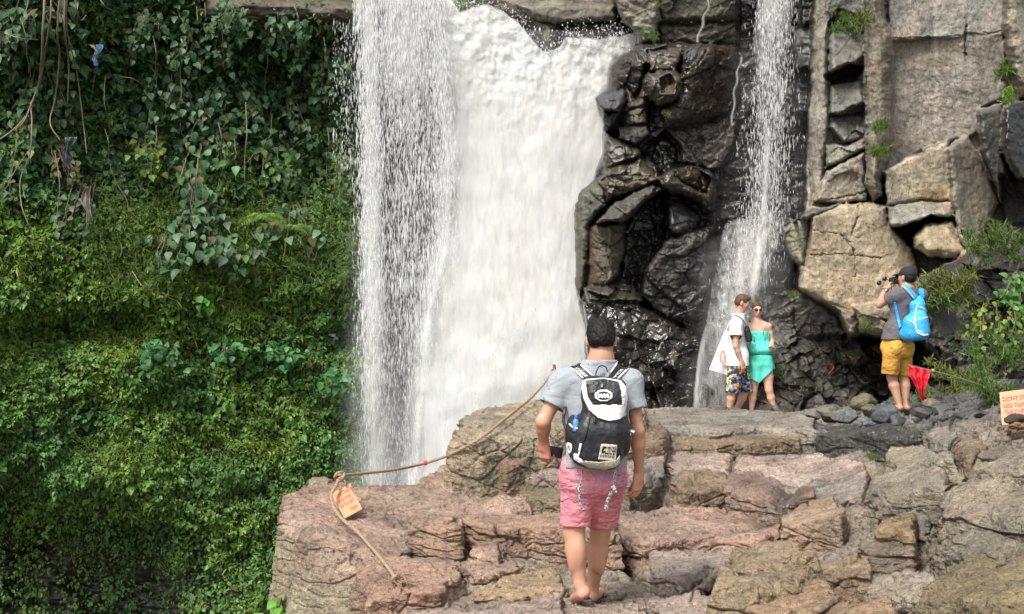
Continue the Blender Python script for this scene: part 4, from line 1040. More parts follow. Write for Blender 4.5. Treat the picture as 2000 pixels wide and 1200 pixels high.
for v, d, nx, ny in fall_parts:
    mbv.append(v); mbf.append(grid_faces(ny, nx) + n0); mbd.append(d); n0 += len(v)
tag(mesh_obj("waterfall", np.concatenate(mbv), np.concatenate(mbf), M_FALL, None, None, {"dens": np.concatenate(mbd)}), kind="structure")

# thin veil at its left side: several curtains one behind the other
def veil_d(px, py, n, n2):
    cl = 722 + .012 * py
    left = np.exp(-((px - cl) / (20 + .022 * py)) ** 2) * (.82 - .10 * sstep(500, 900, py))
    x2 = 790 + .0 * py
    mid = (.85 - .50 * sstep(60, 330, py)) * np.exp(-((px - x2) / 80) ** 2)
    bl = interp([(-120, 840), (60, 862), (300, 882), (480, 872), (600, 842), (800, 820), (1250, 800)], py)
    rt = sstep(-75, 10, px - bl) * .85
    base = .25 * sstep(690, 712, px) * sstep(150, 500, py)
    top = sstep(170, -20, py) * .72
    d = np.maximum.reduce([left, mid, rt, base, top]) + .26 * n + .12 * n2
    e = sstep(-1, 16, px - interp([(-120, 678), (0, 684), (300, 690), (950, 700), (1250, 702)], py) + 14 * n2)
    return d * e * sstep(0, -22, px - bl - 18)
mbv, mbf, mbd, n0 = [], [], [], 0
for li, Yo in enumerate((24.5, 24.9, 25.35)):
    def Yf(px, py, Yo=Yo, li=li):
        q = np.stack([px.ravel() / 26, py.ravel() / 140, np.full(px.size, li * 7.)], 1)
        return Yo + .22 * fbm(q, 4, 540 + li).reshape(px.shape) - .7 * sstep(0, 900, py)
    def df(px, py, s, li=li):
        q = np.stack([px.ravel() / 34, py.ravel() / 120, np.full(px.size, 11. * li)], 1)
        q2 = np.stack([px.ravel() / 12, py.ravel() / 60, np.full(px.size, 4. * li)], 1)
        return veil_d(px, py, fbm(q, 3, 550).reshape(px.shape), fbm(q2, 3, 555).reshape(px.shape)) * .92
    v, d = sheet([(-120, 672), (1250, 680)], [(-120, 885), (300, 905), (600, 880), (1250, 840)], -120, 1250, Yf, df, 110, 520, li)
    mbv.append(v); mbf.append(grid_faces(520, 110) + n0); mbd.append(d); n0 += len(v)
tag(mesh_obj("waterfall", np.concatenate(mbv), np.concatenate(mbf), M_VEIL, None, None, {"dens": np.concatenate(mbd)}), kind="structure")

# the small fall between the rocks
SL = [(-120, 1484), (0, 1474), (120, 1452), (250, 1436), (430, 1408), (470, 1396), (600, 1372), (700, 1352), (830, 1340)]
SR = [(-120, 1552), (0, 1552), (250, 1556), (432, 1560), (440, 1548), (520, 1512), (600, 1512), (700, 1500), (830, 1496)]
mbv, mbf, mbd, n0 = [], [], [], 0
for li in range(2):
    def Yf(px, py, li=li):
        q = np.stack([px.ravel() / 26, py.ravel() / 90, np.full(px.size, li * 7.)], 1)
        return interp([(-120, 22.5), (0, 22.2), (425, 21.9), (436, 21.6), (560, 21.0), (640, 20.7), (830, 20.5)], py) + li * .25 + .12 * fbm(q, 3, 560 + li).reshape(px.shape)
    def df(px, py, s, li=li):
        q = np.stack([px.ravel() / 18, py.ravel() / 80, np.full(px.size, 3. * li)], 1)
        n = fbm(q, 4, 570).reshape(px.shape)
        c = interp([(-120, 1516), (0, 1512), (200, 1506), (425, 1492), (436, 1470), (520, 1452), (600, 1434), (700, 1408), (830, 1392)], py)
        w = interp([(-120, 36), (0, 38), (250, 44), (425, 52), (436, 78), (600, 66), (830, 58)], py)
        core = np.exp(-((px - c) / w) ** 2)
        k = interp([(-120, .66), (0, .62), (120, .42), (260, .31), (400, .30), (432, .46), (470, .50), (560, .46), (700, .46), (830, .44)], py)
        d = core * k + .22 * sstep(0, .12, s) * sstep(1, .88, s)
        st = .35 * np.exp(-((px - interp([(430, 1500), (470, 1486), (540, 1474), (600, 1470)], py)) / 7) ** 2) * sstep(440, 470, py) * sstep(600, 560, py)
        st2 = .40 * np.exp(-((px - interp([(620, 1378), (700, 1366), (830, 1350)], py)) / 8) ** 2) * sstep(620, 680, py)
        st3 = .45 * np.exp(-((px - interp([(300, 1498), (430, 1492)], py)) / 5) ** 2) * sstep(200, 300, py) * sstep(440, 420, py)
        return (d + st + st2 + st3 + .20 * n) * sstep(0, .10, s) * sstep(1, .9, s)
    v, d = sheet(SL, SR, -120, 830, Yf, df, 90, 420, li)
    mbv.append(v); mbf.append(grid_faces(420, 90) + n0); mbd.append(d); n0 += len(v)
for ln, Yt, wd in (([(1388, -40), (1384, 10), (1374, 40), (1362, 84)], 22.55, 4.5), ([(1448, 112), (1440, 150), (1434, 190), (1430, 246)], 21.7, 3.2)):
    t = np.linspace(0, 1, 60); A = np.array(ln); y = np.interp(t, [0, .33, .66, 1], A[:, 1]); x = np.interp(t, [0, .33, .66, 1], A[:, 0]) + 2 * np.sin(t * 19)
    row = [np.stack([(x + o - 1000) * (Yt - .05 * (o == 0)) / F, np.full(60, Yt - .05 * (o == 0)), CAMZ + (600 - y) * Yt / F], -1) for o in (-wd, 0, wd)]
    v = np.stack(row, 1).reshape(-1, 3); mbv.append(v); mbf.append(grid_faces(60, 3) + n0); n0 += len(v)
    mbd.append(np.tile([.45, .95, .45], 60))
tag(mesh_obj("waterfall", np.concatenate(mbv), np.concatenate(mbf), M_VEIL, None, None, {"dens": np.concatenate(mbd)}), kind="structure")

# drifting mist: soft thin curtains hanging in front of the falls
mbv, mbf, mbd, n0 = [], [], [], 0
def mist(left, right, y0, y1, Yo, dens, seed):
    global n0
    def Yf(px, py): return Yo + .35 * fbm(np.stack([px.ravel() / 90, py.ravel() / 90, np.full(px.size, seed)], 1), 3, 580).reshape(px.shape)
    def df(px, py, s):
        n = fbm(np.stack([px.ravel() / 70, py.ravel() / 110, np.full(px.size, seed + 3.)], 1), 3, 585).reshape(px.shape)
        return dens(px, py) * np.clip(.75 + .7 * n, 0, 1.3) * sstep(0, .22, s) * sstep(1, .78, s)
    v, d = sheet(left, right, y0, y1, Yf, df, 60, 160, 0)
    mbv.append(v); mbf.append(grid_faces(160, 60) + n0); mbd.append(d); n0 += len(v)
mist([(-120, 660), (1250, 640)], [(-120, 1000), (1250, 960)], -120, 1250, 23.9, lambda px, py: .07 + .28 * sstep(350, 900, py), 1.)
mist([(0, 700), (1250, 640)], [(0, 960), (1250, 940)], 0, 1250, 24.2, lambda px, py: .06 + .26 * sstep(350, 850, py), 5.)
mist([(60, 820), (1250, 760)], [(60, 1262), (1250, 1215)], 60, 1250, 24.0, lambda px, py: .30 + .20 * sstep(400, 900, py), 9.)
mist([(430, 1360), (830, 1300)], [(430, 1570), (830, 1530)], 430, 830, 20.9, lambda px, py: .15 * sstep(430, 500, py), 13.)
mist([(100, 1410), (450, 1370)], [(100, 1590), (450, 1600)], 60, 450, 21.6, lambda px, py: .05, 17.)
tag(mesh_obj("mist", np.concatenate(mbv), np.concatenate(mbf), M_MIST, None, None, {"dens": np.concatenate(mbd)}), kind="stuff", label="thin white mist drifting in front of the falls")

# drops thrown off by the falls (one mass of spray)
def drops(N, pxf, Yr, size, stretch):
    px, py, w = pxf(N); Y = rng.uniform(*Yr, len(px)); 
    c = np.stack([(px - 1000) * Y / F, Y, CAMZ + (600 - py) * Y / F], -1)
    r = size * rng.lognormal(0, .45, len(px)) * w
    base = np.array([(1, 0, 0), (-1, 0, 0), (0, 1, 0), (0, -1, 0), (0, 0, 1), (0, 0, -1)], float)
    s = stretch * rng.uniform(.6, 1.8, len(px))
    v = c[:, None] + base[None] * np.stack([r, r, r * s], -1)[:, None]
    f = np.array([(0, 2, 4), (2, 1, 4), (1, 3, 4), (3, 0, 4), (2, 0, 5), (1, 2, 5), (3, 1, 5), (0, 3, 5)])
    return v.reshape(-1, 3), (f[None] + np.arange(len(px))[:, None, None] * 6).reshape(-1, 3)
def veil_pts(N):
    py = rng.uniform(-60, 960, N); px = 688 + rng.random(N) * 210
    q = np.stack([px / 34, py / 120, px * 0], 1)
    d = veil_d(px, py, fbm(q, 3, 550), 0 * px)
    k = rng.random(N) < np.clip(d * 1.1 + .12, .05, 1); k &= rng.random(N) < 1 - .6 * sstep(500, 950, py)
    return px[k], py[k], 1.0 - .3 * sstep(500, 950, py[k])
def small_pts(N):
    py = rng.uniform(-60, 560, N) ** 1.0; c = interp([(-60, 1516), (200, 1508), (430, 1495), (600, 1450)], py)
    px = c + rng.normal(0, 1, N) * interp([(-60, 17), (250, 21), (430, 25), (600, 34)], py)
    return px, py, np.ones(N)
def edge_pts(N):
    px = rng.uniform(690, 1240, N); ty = np.interp(px, [a for a, _ in TOPL], [b_ for _, b_ in TOPL])
    py = ty + rng.normal(4, 16, N); k = px > 850
    return px[k], py[k], np.full(k.sum(), .8)
def drip_pts(N):
    px = rng.choice([655, 668, 676, 684], N) + rng.normal(0, 4, N); return px, rng.uniform(40, 330, N), np.full(N, .55)
dv, df_, n0 = [], [], 0
for a in ((62000, veil_pts, (24.0, 25.2), .0040, 9), (5500, small_pts, (21.4, 22.1), .0033, 8), (3000, edge_pts, (24.6, 25.3), .008, 1.3), (500, drip_pts, (24.6, 25.2), .006, 7)):
    v, f = drops(*a); dv.append(v); df_.append(f + n0); n0 += len(v)
tag(mesh_obj("water_spray", np.concatenate(dv), np.concatenate(df_), M_DROP), kind="stuff", label="white water drops thrown off by the falls")

# ================================================================== VEGETATION
def leaf_mat(name, gloss=.45, trans=.35):
    m, nt, b = new_mat(name); L = nt.links.new
    a = nd(nt, "ShaderNodeAttribute"); a.attribute_name = "col"
    c = mixc(nt, 'MULTIPLY', .8, a.outputs[0], ramp(nt, noise_tex(nt, 22, 3), [(.3, .7), (.7, 1.25)]))
    L(c, b.inputs['Base Color']); b.inputs['Roughness'].default_value = gloss; b.inputs['Specular IOR Level'].default_value = .45
    tr = nd(nt, "ShaderNodeBsdfTranslucent"); L(mixc(nt, 'MULTIPLY', 1., c, (1.2, 1.5, .5)), tr.inputs[0])
    mx = nd(nt, "ShaderNodeMixShader"); mx.inputs[0].default_value = trans
    out = nt.nodes["Material Output"]
    L(b.outputs[0], mx.inputs[1]); L(tr.outputs[0], mx.inputs[2]); L(mx.outputs[0], out.inputs[0])
    return m
M_LEAF = leaf_mat("leaf")
M_LEAFG = leaf_mat("leaf_glossy", .48, .3)
M_STEM = simple("stem", (.13, .10, .06), rough=.8, bump=.5, bscale=60, var=.3)
M_VINE = simple("vine_bark", (.20, .16, .10), rough=.85, bump=.6, bscale=80, var=.3)

LEAF_S = (np.array([(0, 0, 0), (-.34, .45, .10), (0, 1, -.06), (.34, .45, .10)], f32), np.array([(0, 1, 2), (0, 2, 3)]))
LEAF_B = (np.array([(0, 0, 0), (-.30, .06, .05), (-.42, .30, .10), (-.28, .66, .05), (0, 1.05, -.16), (.28, .66, .05), (.42, .30, .10), (.30, .06, .05), (0, .3, 0), (0, .68, -.03)], f32),
          np.array([(0, 1, 2, 8), (8, 2, 3, 9), (0, 8, 6, 7), (8, 9, 5, 6)]), np.array([(9, 3, 4), (9, 4, 5)]))
LEAF_T = (np.array([(0, 0, 0), (-.065, .4, .02), (0, 1, -.10), (.065, .4, .02)], f32), np.array([(0, 1, 2), (0, 2, 3)]))
def norm(a): return a / (np.linalg.norm(a, axis=-1, keepdims=True) + 1e-9)
def leaves(mb, kind, c, size, tip, nrm, col):
    """c (N,3) leaf bases; tip, nrm (N,3) directions; size (N,); col (N,3)"""
    tip = norm(tip); x = norm(np.cross(tip, nrm)); z = np.cross(x, tip)
    v = kind[0]; N = len(c)
    w = c[:, None] + size[:, None, None] * (v[None, :, 0, None] * x[:, None] + v[None, :, 1, None] * tip[:, None] + v[None, :, 2, None] * z[:, None])
    k = len(v); base = mb.n; off = np.arange(N)[:, None, None] * k + base
    mb.v.append(w.reshape(-1, 3).astype(f32)); mb.n += N * k
    for f in kind[1:]:
        mb.f.setdefault(f.shape[1], []).append((f[None] + off).reshape(-1, f.shape[1]).astype(np.int32))
    mb.c.append(np.repeat(col, k, 0).astype(f32))

def wall_pt(px, py, off=0.0):
    """point on the hillside seen at px,py, off metres in front of it"""
    Y = left_fn(np.atleast_2d(np.asarray(px, float)), np.atleast_2d(np.asarray(py, float)))[0].ravel() - off
    px = np.ravel(px); py = np.ravel(py)
    return np.stack([(px - 1000) * Y / F, Y, CAMZ + (600 - py) * Y / F], -1)

def rand_dirs(N, mean, spread):
    return norm(np.asarray(mean, float)[None] + rng.normal(0, spread, (N, 3)))

# low green cover over the whole bank: nobody could count it
def cover():
    N = 165000
    px = rng.uniform(-140, 742, N); py = rng.uniform(-160, 1330, N)
    q = np.stack([px / 100, py / 100, px * 0], 1)
    c1 = fbm(q * 1.5, 3, 600); c2 = fbm(q * 4.2, 3, 601); c3 = fbm(q * (11, 7, 1), 2, 602)
    upper = sstep(470, 330, py + 30 * c1)
    lowl = sstep(930, 1150, py + .22 * (260 - px)) * sstep(620, 300, px)
    keep = rng.random(N) < np.clip(1.0 - .50 * upper - .80 * lowl + .5 * c1 + .65 * c2, .03, 1)
    keep &= ~((py < 45 + 10 * c2) & (px > 395) & (rng.random(N) < .93))
    edge = 716 + 8 * c2 - 24 * upper
    keep &= px < edge
    ks = [a[keep] for a in (px, py, c1, c2, c3, upper, lowl)]
    px, py, c1, c2, c3, upper, lowl = ks; N = len(px)
    canopy = .10 + .26 * np.clip(c1 + .35, 0, 1) + .34 * np.clip(c2 + .25, 0, 1) + .12 * c3
    off = canopy - np.abs(rng.normal(0, .09, N)) * (1 + upper)
    c = wall_pt(px, py, np.maximum(off, .01))
    size = rng.uniform(.045, .105, N) * np.where(rng.random(N) < .05, 1.7, 1) * (1 + .8 * upper * (rng.random(N) < .6)) * (1 - .15 * sstep(600, 900, py))
    tip = norm(np.array([0, -.55, -.75])[None] + rng.normal(0, .55, (N, 3)))
    nr = norm(np.array([0, -.65, .75])[None] + rng.normal(0, .35, (N, 3)))
    yg = np.array((.165, .275, .050)); mg = np.array((.095, .205, .050)); bg_ = np.array((.065, .145, .065)); dk = np.array((.10, .085, .03))
    w = sstep(-.25, .35, fbm(np.stack([px / 180, py / 130, px * 0], 1), 3, 610) + .45 * np.exp(-((px - 150) / 200) ** 2 - ((py - 560) / 150) ** 2))[:, None]
    col = mg * (1 - w) + yg * w
    col = col * (1 - .65 * upper[:, None]) + bg_ * .65 * upper[:, None]
    br = (rng.random(N) < .035)[:, None]; col = np.where(br, dk, col)
    col = col * rng.uniform(.6, 1.45, (N, 1)) * (1 + .25 * c3)[:, None]
    # ferny, broad and ordinary leaves grow in patches of their own
    pt = fbm(np.stack([px / 90, py / 70, px * 0 + 3], 1), 3, 620) + rng.normal(0, .10, N)
    A_, B_ = pt > .16, pt < -.24; C_ = ~(A_ | B_)
    mb = MB(); leaves(mb, LEAF_S, c[C_], size[C_], tip[C_], nr[C_], col[C_])
    LF = (LEAF_T[0] * np.array((1.9, 1, 1), f32), LEAF_T[1])
    for _ in range(2): leaves(mb, LF, c[A_] + rng.normal(0, .03, (A_.sum(), 3)), size[A_] * 1.15, norm(tip[A_] + rng.normal(0, .6, (A_.sum(), 3))), nr[A_], col[A_] * (1.1, 1.0, .8))
    k_ = B_ & (rng.random(N) < .55); leaves(mb, LEAF_S, c[k_], size[k_] * 1.45, tip[k_], nr[k_], col[k_] * (.85, .95, 1.1))
    # grassy blades hang in the middle of the bank
    n = 3800; px = rng.uniform(180, 712, n); py = rng.normal(470, 70, n)
    cc = wall_pt(px, py, .35 + .3 * rng.random(n))
    leaves(mb, LEAF_T, cc, rng.uniform(.10, .20, n), rand_dirs(n, (0, -.5, -.5), .7), rand_dirs(n, (0, -.7, .6), .3), np.array((.11, .17, .035)) * rng.uniform(.6, 1.3, (n, 1)))
    tag(mb.build("ground_cover", M_LEAF, smooth=False), kind="stuff", label="dense low green leaves covering the bank")
cover()

BLUEG = (.072, .150, .068); MIDG = (.088, .18, .05); YEL = (.19, .27, .035); DARKG = (.055, .112, .045)
def climber(px, py, rx, ry, n, size, colr, label, name="climbing_shrub", cat="climbing plant", group="leafy climbers on the green bank", off=.7, stems=7, mat=None, kind=LEAF_B, droop=1.0, frame=None, bend=0):
    """a leafy climber: wiry stems hanging from its top, leaves in whorls along them"""
    if frame is None: frame = lambda a, b, o: wall_pt(a, b, o)
    root = empty(name, frame([px], [py - ry], .1)[0], label, cat, group)
    st = MB(); lf = MB(); per = max(3, n // stems)
    for s in range(stems):
        a0 = rng.uniform(-1, 1); x0 = px + a0 * rx * .5; y0 = py - ry * rng.uniform(.5, 1.0); L = ry * rng.uniform(.9, 1.9)
        k = 9; t = np.linspace(0, 1, k)
        xs = x0 + (a0 * rx * .7 + rng.normal(0, rx * .25)) * t + rng.normal(0, 4, k) * t; ys = y0 + L * t + bend * t * rx * .3
        o = off * (.35 + .65 * np.sin(t * 2.4)) + rng.normal(0, .05)
        pts = np.array([frame([x], [y], oo)[0] for x, y, oo in zip(xs, ys, o)]); sp = spline(pts, 22)
        st.tube(sp, np.linspace(.014, .005, 22) * (size / .16) ** .5, 5)
        tt = rng.uniform(.08, 1, per); i = (tt * 21).astype(int)
        c = sp[i] + rng.normal(0, size * .65, (per, 3)) * (1, .8, 1)
        side = rng.normal(0, .55, (per, 3)); tip = norm(np.array([0, -.35, -.9 * droop])[None] + side)
        nr = rand_dirs(per, (0, -.8, .6), .28)
        cl = np.array(colr) * rng.uniform(.65, 1.4, (per, 1)) * (1 + .25 * rng.normal(0, 1, (per, 1)) * (1, .2, .5))
        od = rng.random(per); cl = np.where((od < .012)[:, None], np.array((.26, .20, .05)), np.where((od > .965)[:, None], np.array((.13, .09, .04)), cl))
        leaves(lf, kind, c, size * rng.uniform(.55, 1.15, per), tip, nr, np.clip(cl, .01, .5))
    st.build("stem", M_STEM, root); lf.build("foliage", mat or M_LEAFG, root)
    return root

W = "on the green bank"
for a in [
    (60, 60, 75, 80, 130, .17, DARKG, "dark leafy climber in the top left corner behind the hanging vines"),
    (70, 190, 80, 80, 120, .15, DARKG, "dull leafy climber left of the long looping vine"),
    (330, 60, 80, 55, 120, .14, DARKG, "dark small-leaved climber right of the blue rag under the top edge"),
    (400, 110, 75, 70, 150, .15, BLUEG, "blue-green climber hanging just below the left end of the rock shelf"),
    (470, 50, 60, 45, 100, .14, BLUEG, "tuft of blue-green leaves spilling over the middle of the rock shelf"),
    (560, 90, 70, 70, 170, .15, BLUEG, "full blue-green climber hanging under the right part of the rock shelf"),
    (625, 150, 50, 85, 130, .15, BLUEG, "blue-green climber nearest to the top of the waterfall"),
    (330, 190, 65, 70, 110, .16, BLUEG, "blue-green climber above the single large drooping leaves"),
    (440, 200, 70, 60, 120, .15, BLUEG, "mid-green climber in the centre of the upper dark bank"),
    (545, 230, 60, 70, 120, .14, BLUEG, "blue-green climber beside the long thin bare stem"),
    (280, 300, 50, 45, 70, .13, (.12, .22, .035), "bright yellow-green tuft left of the bare twigs"),
    (410, 290, 50, 40, 60, .17, MIDG, "broad bright leaves at the fork of the bare twigs"),
    (350, 400, 80, 80, 130, .18, BLUEG, "climber with large drooping heart-shaped leaves above the grassy hollow"),
    (410, 470, 70, 60, 70, .20, BLUEG, "lowest group of large heart-shaped leaves over the dark gap"),
    (350, 480, 40, 60, 40, .19, BLUEG, "narrow chain of large heart-shaped leaves at the left of the dark gap"),
    (560, 320, 60, 45, 90, .14, MIDG, "mid-green climber halfway down near the falls"),
    (560, 450, 55, 60, 50, .19, BLUEG, "few big rounded leaves on thin stems right of the fern"),
    (670, 340, 30, 70, 70, .11, MIDG, "small-leaved climber close to the falling water"),
    (465, 520, 50, 45, 40, .17, MIDG, "loose bright leaves hanging below the fern"),
    (180, 400, 70, 70, 60, .14, DARKG, "thin dark climber around the black rag"),
    (90, 330, 80, 60, 60, .13, (.12, .13, .04), "brownish thin climber beneath the looping vine")]:
    climber(*a)
for a in [
    (650, 745, 90, 14, 60, .15, (.05, .17, .055), "low branch of glossy green leaves reaching right over the fine bank cover", 4),
    (500, 690, 110, 18, 120, .14, (.055, .19, .06), "long level branch of bright glossy leaves across the middle bank", 6),
    (300, 690, 70, 22, 70, .14, (.055, .18, .06), "left end branch of glossy leaves above the middle bank", 5),
    (405, 595, 30, 18, 22, .17, (.09, .26, .03), "small rosette of bright green leaves in the middle bank", 3)]:
    climber(*a[:8], name="leafy_branch", cat="branch", group="glossy branches on the middle bank", off=.8, stems=a[8], droop=.35)

# fern-like fronds
def fern(px, py, n, L, colr, label, frame=None, name="fern", spread=1.0, off=.7):
    frame = frame or (lambda a, b, o: wall_pt(a, b, o))
    o0 = frame([px], [py], off)[0]
    root = empty(name, o0, label, "fern")
    for k in range(n):
        a = (k / max(1, n - 1) - .5) * 2.6 * spread + rng.normal(0, .12)
        d = np.array([math.sin(a), -.45 + rng.normal(0, .12), math.cos(a) * .5 + .1])
        t = np.linspace(0, 1, 14)[:, None]
        sp = o0 + d * L * t + np.array([0, -.05, -.75]) * L * t ** 2
        mb = MB(); mb.tube(sp, np.linspace(.006, .002, 14), 4, (.10, .12, .03))
        m = 26; tt = np.repeat(np.linspace(.12, 1, m // 2), 2); i = (tt * 13).astype(int)
        tg = norm(np.gradient(sp, axis=0))[i]; sd = np.cross(tg, np.array([0, -.5, .85])) * np.tile([1, -1], m // 2)[:, None]
        leaves(mb, LEAF_T, sp[i], L * .34 * np.sin(np.clip(tt * 2.9 + .25, 0, 3.1)) + .012, norm(sd + .35 * tg + (0, 0, -.15)), np.tile([0, -.5, .85], (m, 1)), np.array(colr) * rng.uniform(.75, 1.25, (m, 1)))
        mb.build("frond", M_LEAF, root)
    return root
fern(515, 425, 8, .52, (.15, .24, .035), "yellow-green fern fanning out on the bank left of the falls")
fern(575, 445, 6, .42, (.12, .21, .03), "smaller green fern just right of the yellow-green one")

# hanging vines and bare twigs
def vine(pts, r, label, off=1.0, name="hanging_vine", cat="vine", group=None, mat=None):
    p = [wall_pt([a], [b_], off + .25 * math.sin(k * 1.7))[0] for k, (a, b_) in enumerate(pts)]
    sp = spline(p, 12 * len(p)); sp = sp + .012 * np.stack([fbm(sp * 3, 3, 700), fbm(sp * 3 + 9, 3, 701), 0 * sp[:, 0]], 1)
    mb = MB(); mb.tube(sp, r * np.linspace(1.1, .7, len(sp)), 6)
    tag(mb.build(name, mat or M_VINE), label, cat, group)
V = "hanging vines over the upper left bank"
for pts, r, lab in [
    ([(88, -30), (84, 60), (78, 150), (60, 210), (30, 250), (-20, 285)], .020, "thick pale vine curving down to the left edge in a long loop"),
    ([(100, -30), (98, 40), (88, 100), (80, 150), (50, 230), (30, 255), (48, 262)], .014, "vine ending in a small hook beside the long loop"),
    ([(118, -30), (112, 60), (116, 110), (108, 190), (98, 240), (118, 275)], .015, "vine with a kink hanging left of the black rag"),
    ([(128, -30), (126, 60), (134, 120), (132, 200)], .016, "straight vine in the middle of the upper left group"),
    ([(134, -30), (130, 50), (150, 140), (160, 220), (170, 300)], .011, "thin vine slanting right behind the straight one"),
    ([(60, 200), (62, 260), (56, 310), (40, 350), (42, 400), (56, 440)], .011, "lower vine hanging under the long loop"),
    ([(108, 300), (116, 360), (112, 420)], .009, "short dark vine below the black rag"),
    ([(142, -30), (150, 20), (158, 40), (168, 30)], .012, "short curled vine at the top edge"),
    ([(110, -30), (124, 50), (140, 90), (160, 116)], .010, "thin pale twig crossing the vines near the top"),
    ([(205, 150), (204, 200), (212, 235), (222, 250)], .008, "thin bent stem right of the blue rag"),
    ([(235, 150), (262, 155), (285, 175), (295, 210)], .008, "arched stem above the single large leaves"),
    ([(352, 130), (354, 190), (346, 220), (352, 245)], .009, "short vine in the centre of the dark bank"),
    ([(480, 200), (482, 260), (478, 310), (478, 356)], .010, "long straight pale stem left of the falls"),
    ([(458, 270), (462, 300), (480, 318), (500, 295)], .007, "curved twig joining the long pale stem"),
    ([(364, 310), (352, 345), (340, 372), (330, 388)], .008, "bare pale twig slanting down left in mid bank"),
    ([(388, 300), (384, 340), (380, 380), (372, 430), (370, 465)], .009, "bare brown stem hanging through the large leaves"),
    ([(405, 395), (430, 405), (455, 412), (475, 400)], .006, "thin curved stem left of the fern"),
    ([(258, 530), (280, 560), (310, 572), (345, 580), (360, 572)], .008, "bare twigs lying over the middle bank"),
    ([(10, 66), (40, 75), (75, 78)], .010, "bare crosswise stick at the far left under the top edge"),
    ([(190, -10), (205, 12), (220, 22)], .009, "pale broken twig at the top edge right of the vines"),
    ([(384, 14), (386, 40), (385, 50)], .007, "short reddish root hanging at the left end of the rock shelf"),
    ([(400, 6), (401, 35), (400, 54)], .006, "second reddish root beside the first under the shelf")]:
    vine(pts, r, lab, group=V, off=1.0 if r > .0095 else .75)

r_v = np.random.default_rng(21)
COLS = [(40, "at the far left"), (215, "just right of the blue plastic scrap"), (300, "left of the yellow-green tuft"), (430, "under the left end of the rock shelf"), (520, "under the middle of the rock shelf"), (640, "nearest to the falls")]
for a0, wh in COLS:
    for b0, hi in ((70, "upper"), (250, "lower")):
        x_ = a0 + r_v.normal(0, 10); dx = r_v.normal(0, 12); L_ = r_v.uniform(60, 130); b1 = b0 + r_v.uniform(-30, 20)
        vine([(x_ + dx * t_ + 3 * math.sin(t_ * 6), b1 + L_ * t_) for t_ in (0, .3, .6, 1)], r_v.uniform(.005, .008), hi + " thin bare stem hanging " + wh, off=r_v.uniform(.75, 1.05), group="thin stems hanging in the upper bank")

# litter caught in the plants
def rag(px, py, w, h, colr, label, seed, Y=None, name="plastic_rag", rough=.5, off=1.05):
    c = wall_pt([px], [py], off)[0]; root_s = c[1] / F
    nx, nz = 9, 22
    s, t = np.meshgrid(np.linspace(-1, 1, nx), np.linspace(0, 1, nz))
    q = np.stack([s.ravel() * 1.2, t.ravel() * 3, s.ravel() * 0 + seed], 1)
    wd = (w / 2) * root_s * (.35 + .65 * np.abs(np.sin(t * 4.2 + seed))) * (1 - .55 * t)
    X = c[0] + s * wd + .03 * fbm(q, 2, 71).reshape(s.shape) + .04 * np.sin(t * 5 + seed); Z = c[2] + h * root_s * (.5 - t)
    Yv = c[1] + .05 * fbm(q * 2.2, 3, 72).reshape(s.shape) - .03 * np.cos(s * 5)
    m = simple("rag_" + str(seed), colr, rough=rough, var=.3, vscale=30)
    o = mesh_obj(name, np.stack([X, Yv, Z], -1).reshape(-1, 3), grid_faces(nz, nx), m)
    md = o.modifiers.new("thickness", 'SOLIDIFY'); md.thickness = .004
    tag(o, label, "litter", "litter caught in the bank")
rag(190, 108, 14, 42, (.16, .35, .62), "small pale blue and white scrap of plastic hanging near the top left", 1)
rag(184, 100, 8, 24, (.5, .42, .36), "pinkish scrap hanging just left of the blue plastic scrap", 5)
rag(134, 300, 26, 64, (.05, .055, .06), "shredded black plastic bag caught below the hanging vines", 2, rough=.25)
rag(172, 400, 22, 70, (.20, .17, .15), "pale and dark torn cloth snagged lower in the left bank", 3)
rag(652, 658, 14, 12, (.5, .5, .5), "tiny white scrap on the wet ledge beside the falls", 4, off=.5)

# plants growing on the right-hand rocks and on the platform
def rock_frame(Y0):
    def f(a, b, o):
        a = np.ravel(a); b = np.ravel(b); Y = Y0 - o
        return np.stack([(a - 1000) * Y / F, np.full(len(a), 1.) * Y, CAMZ + (600 - b) * Y / F], -1)
    return f
def grass_tuft(px, py, Y, n, L, w, colr, label, up=(0, -.3, .9), name="grass_tuft", cat="grass"):
    n = int(n * 2.2); L = L * .56; w = w * .85
    mb = MB(); c0 = np.array(P(px, py, Y))
    k = max(4, n // 14); cen = c0 + rng.normal(0, 1, (k, 3)) * (w, .10, w * .6)
    c = cen[rng.integers(0, k, n)] + rng.normal(0, .02, (n, 3))
    tip = rand_dirs(n, up, .5)
    leaves(mb, LEAF_T, c, L * rng.uniform(.5, 1.2, n), tip, rand_dirs(n, (0, -1, .2), .3), np.clip(np.array(colr) * rng.uniform(.6, 1.4, (n, 1)) * rng.uniform(.85, 1.15, (n, 3)), .01, .6))
    leaves(mb, LEAF_T, c + tip * L * .55, L * rng.uniform(.4, .8, n), norm(tip * .6 + np.array([0, -.3, -.7]) + rng.normal(0, .25, (n, 3))), rand_dirs(n, (0, -1, .2), .3), np.clip(np.array(colr) * rng.uniform(.6, 1.3, (n, 1)), .01, .6))
    tag(mb.build(name, M_LEAF), label, cat, "plants growing on the right-hand rocks" if px > 1300 else None)
RG = (.10, .16, .035); RY = (.15, .175, .045)
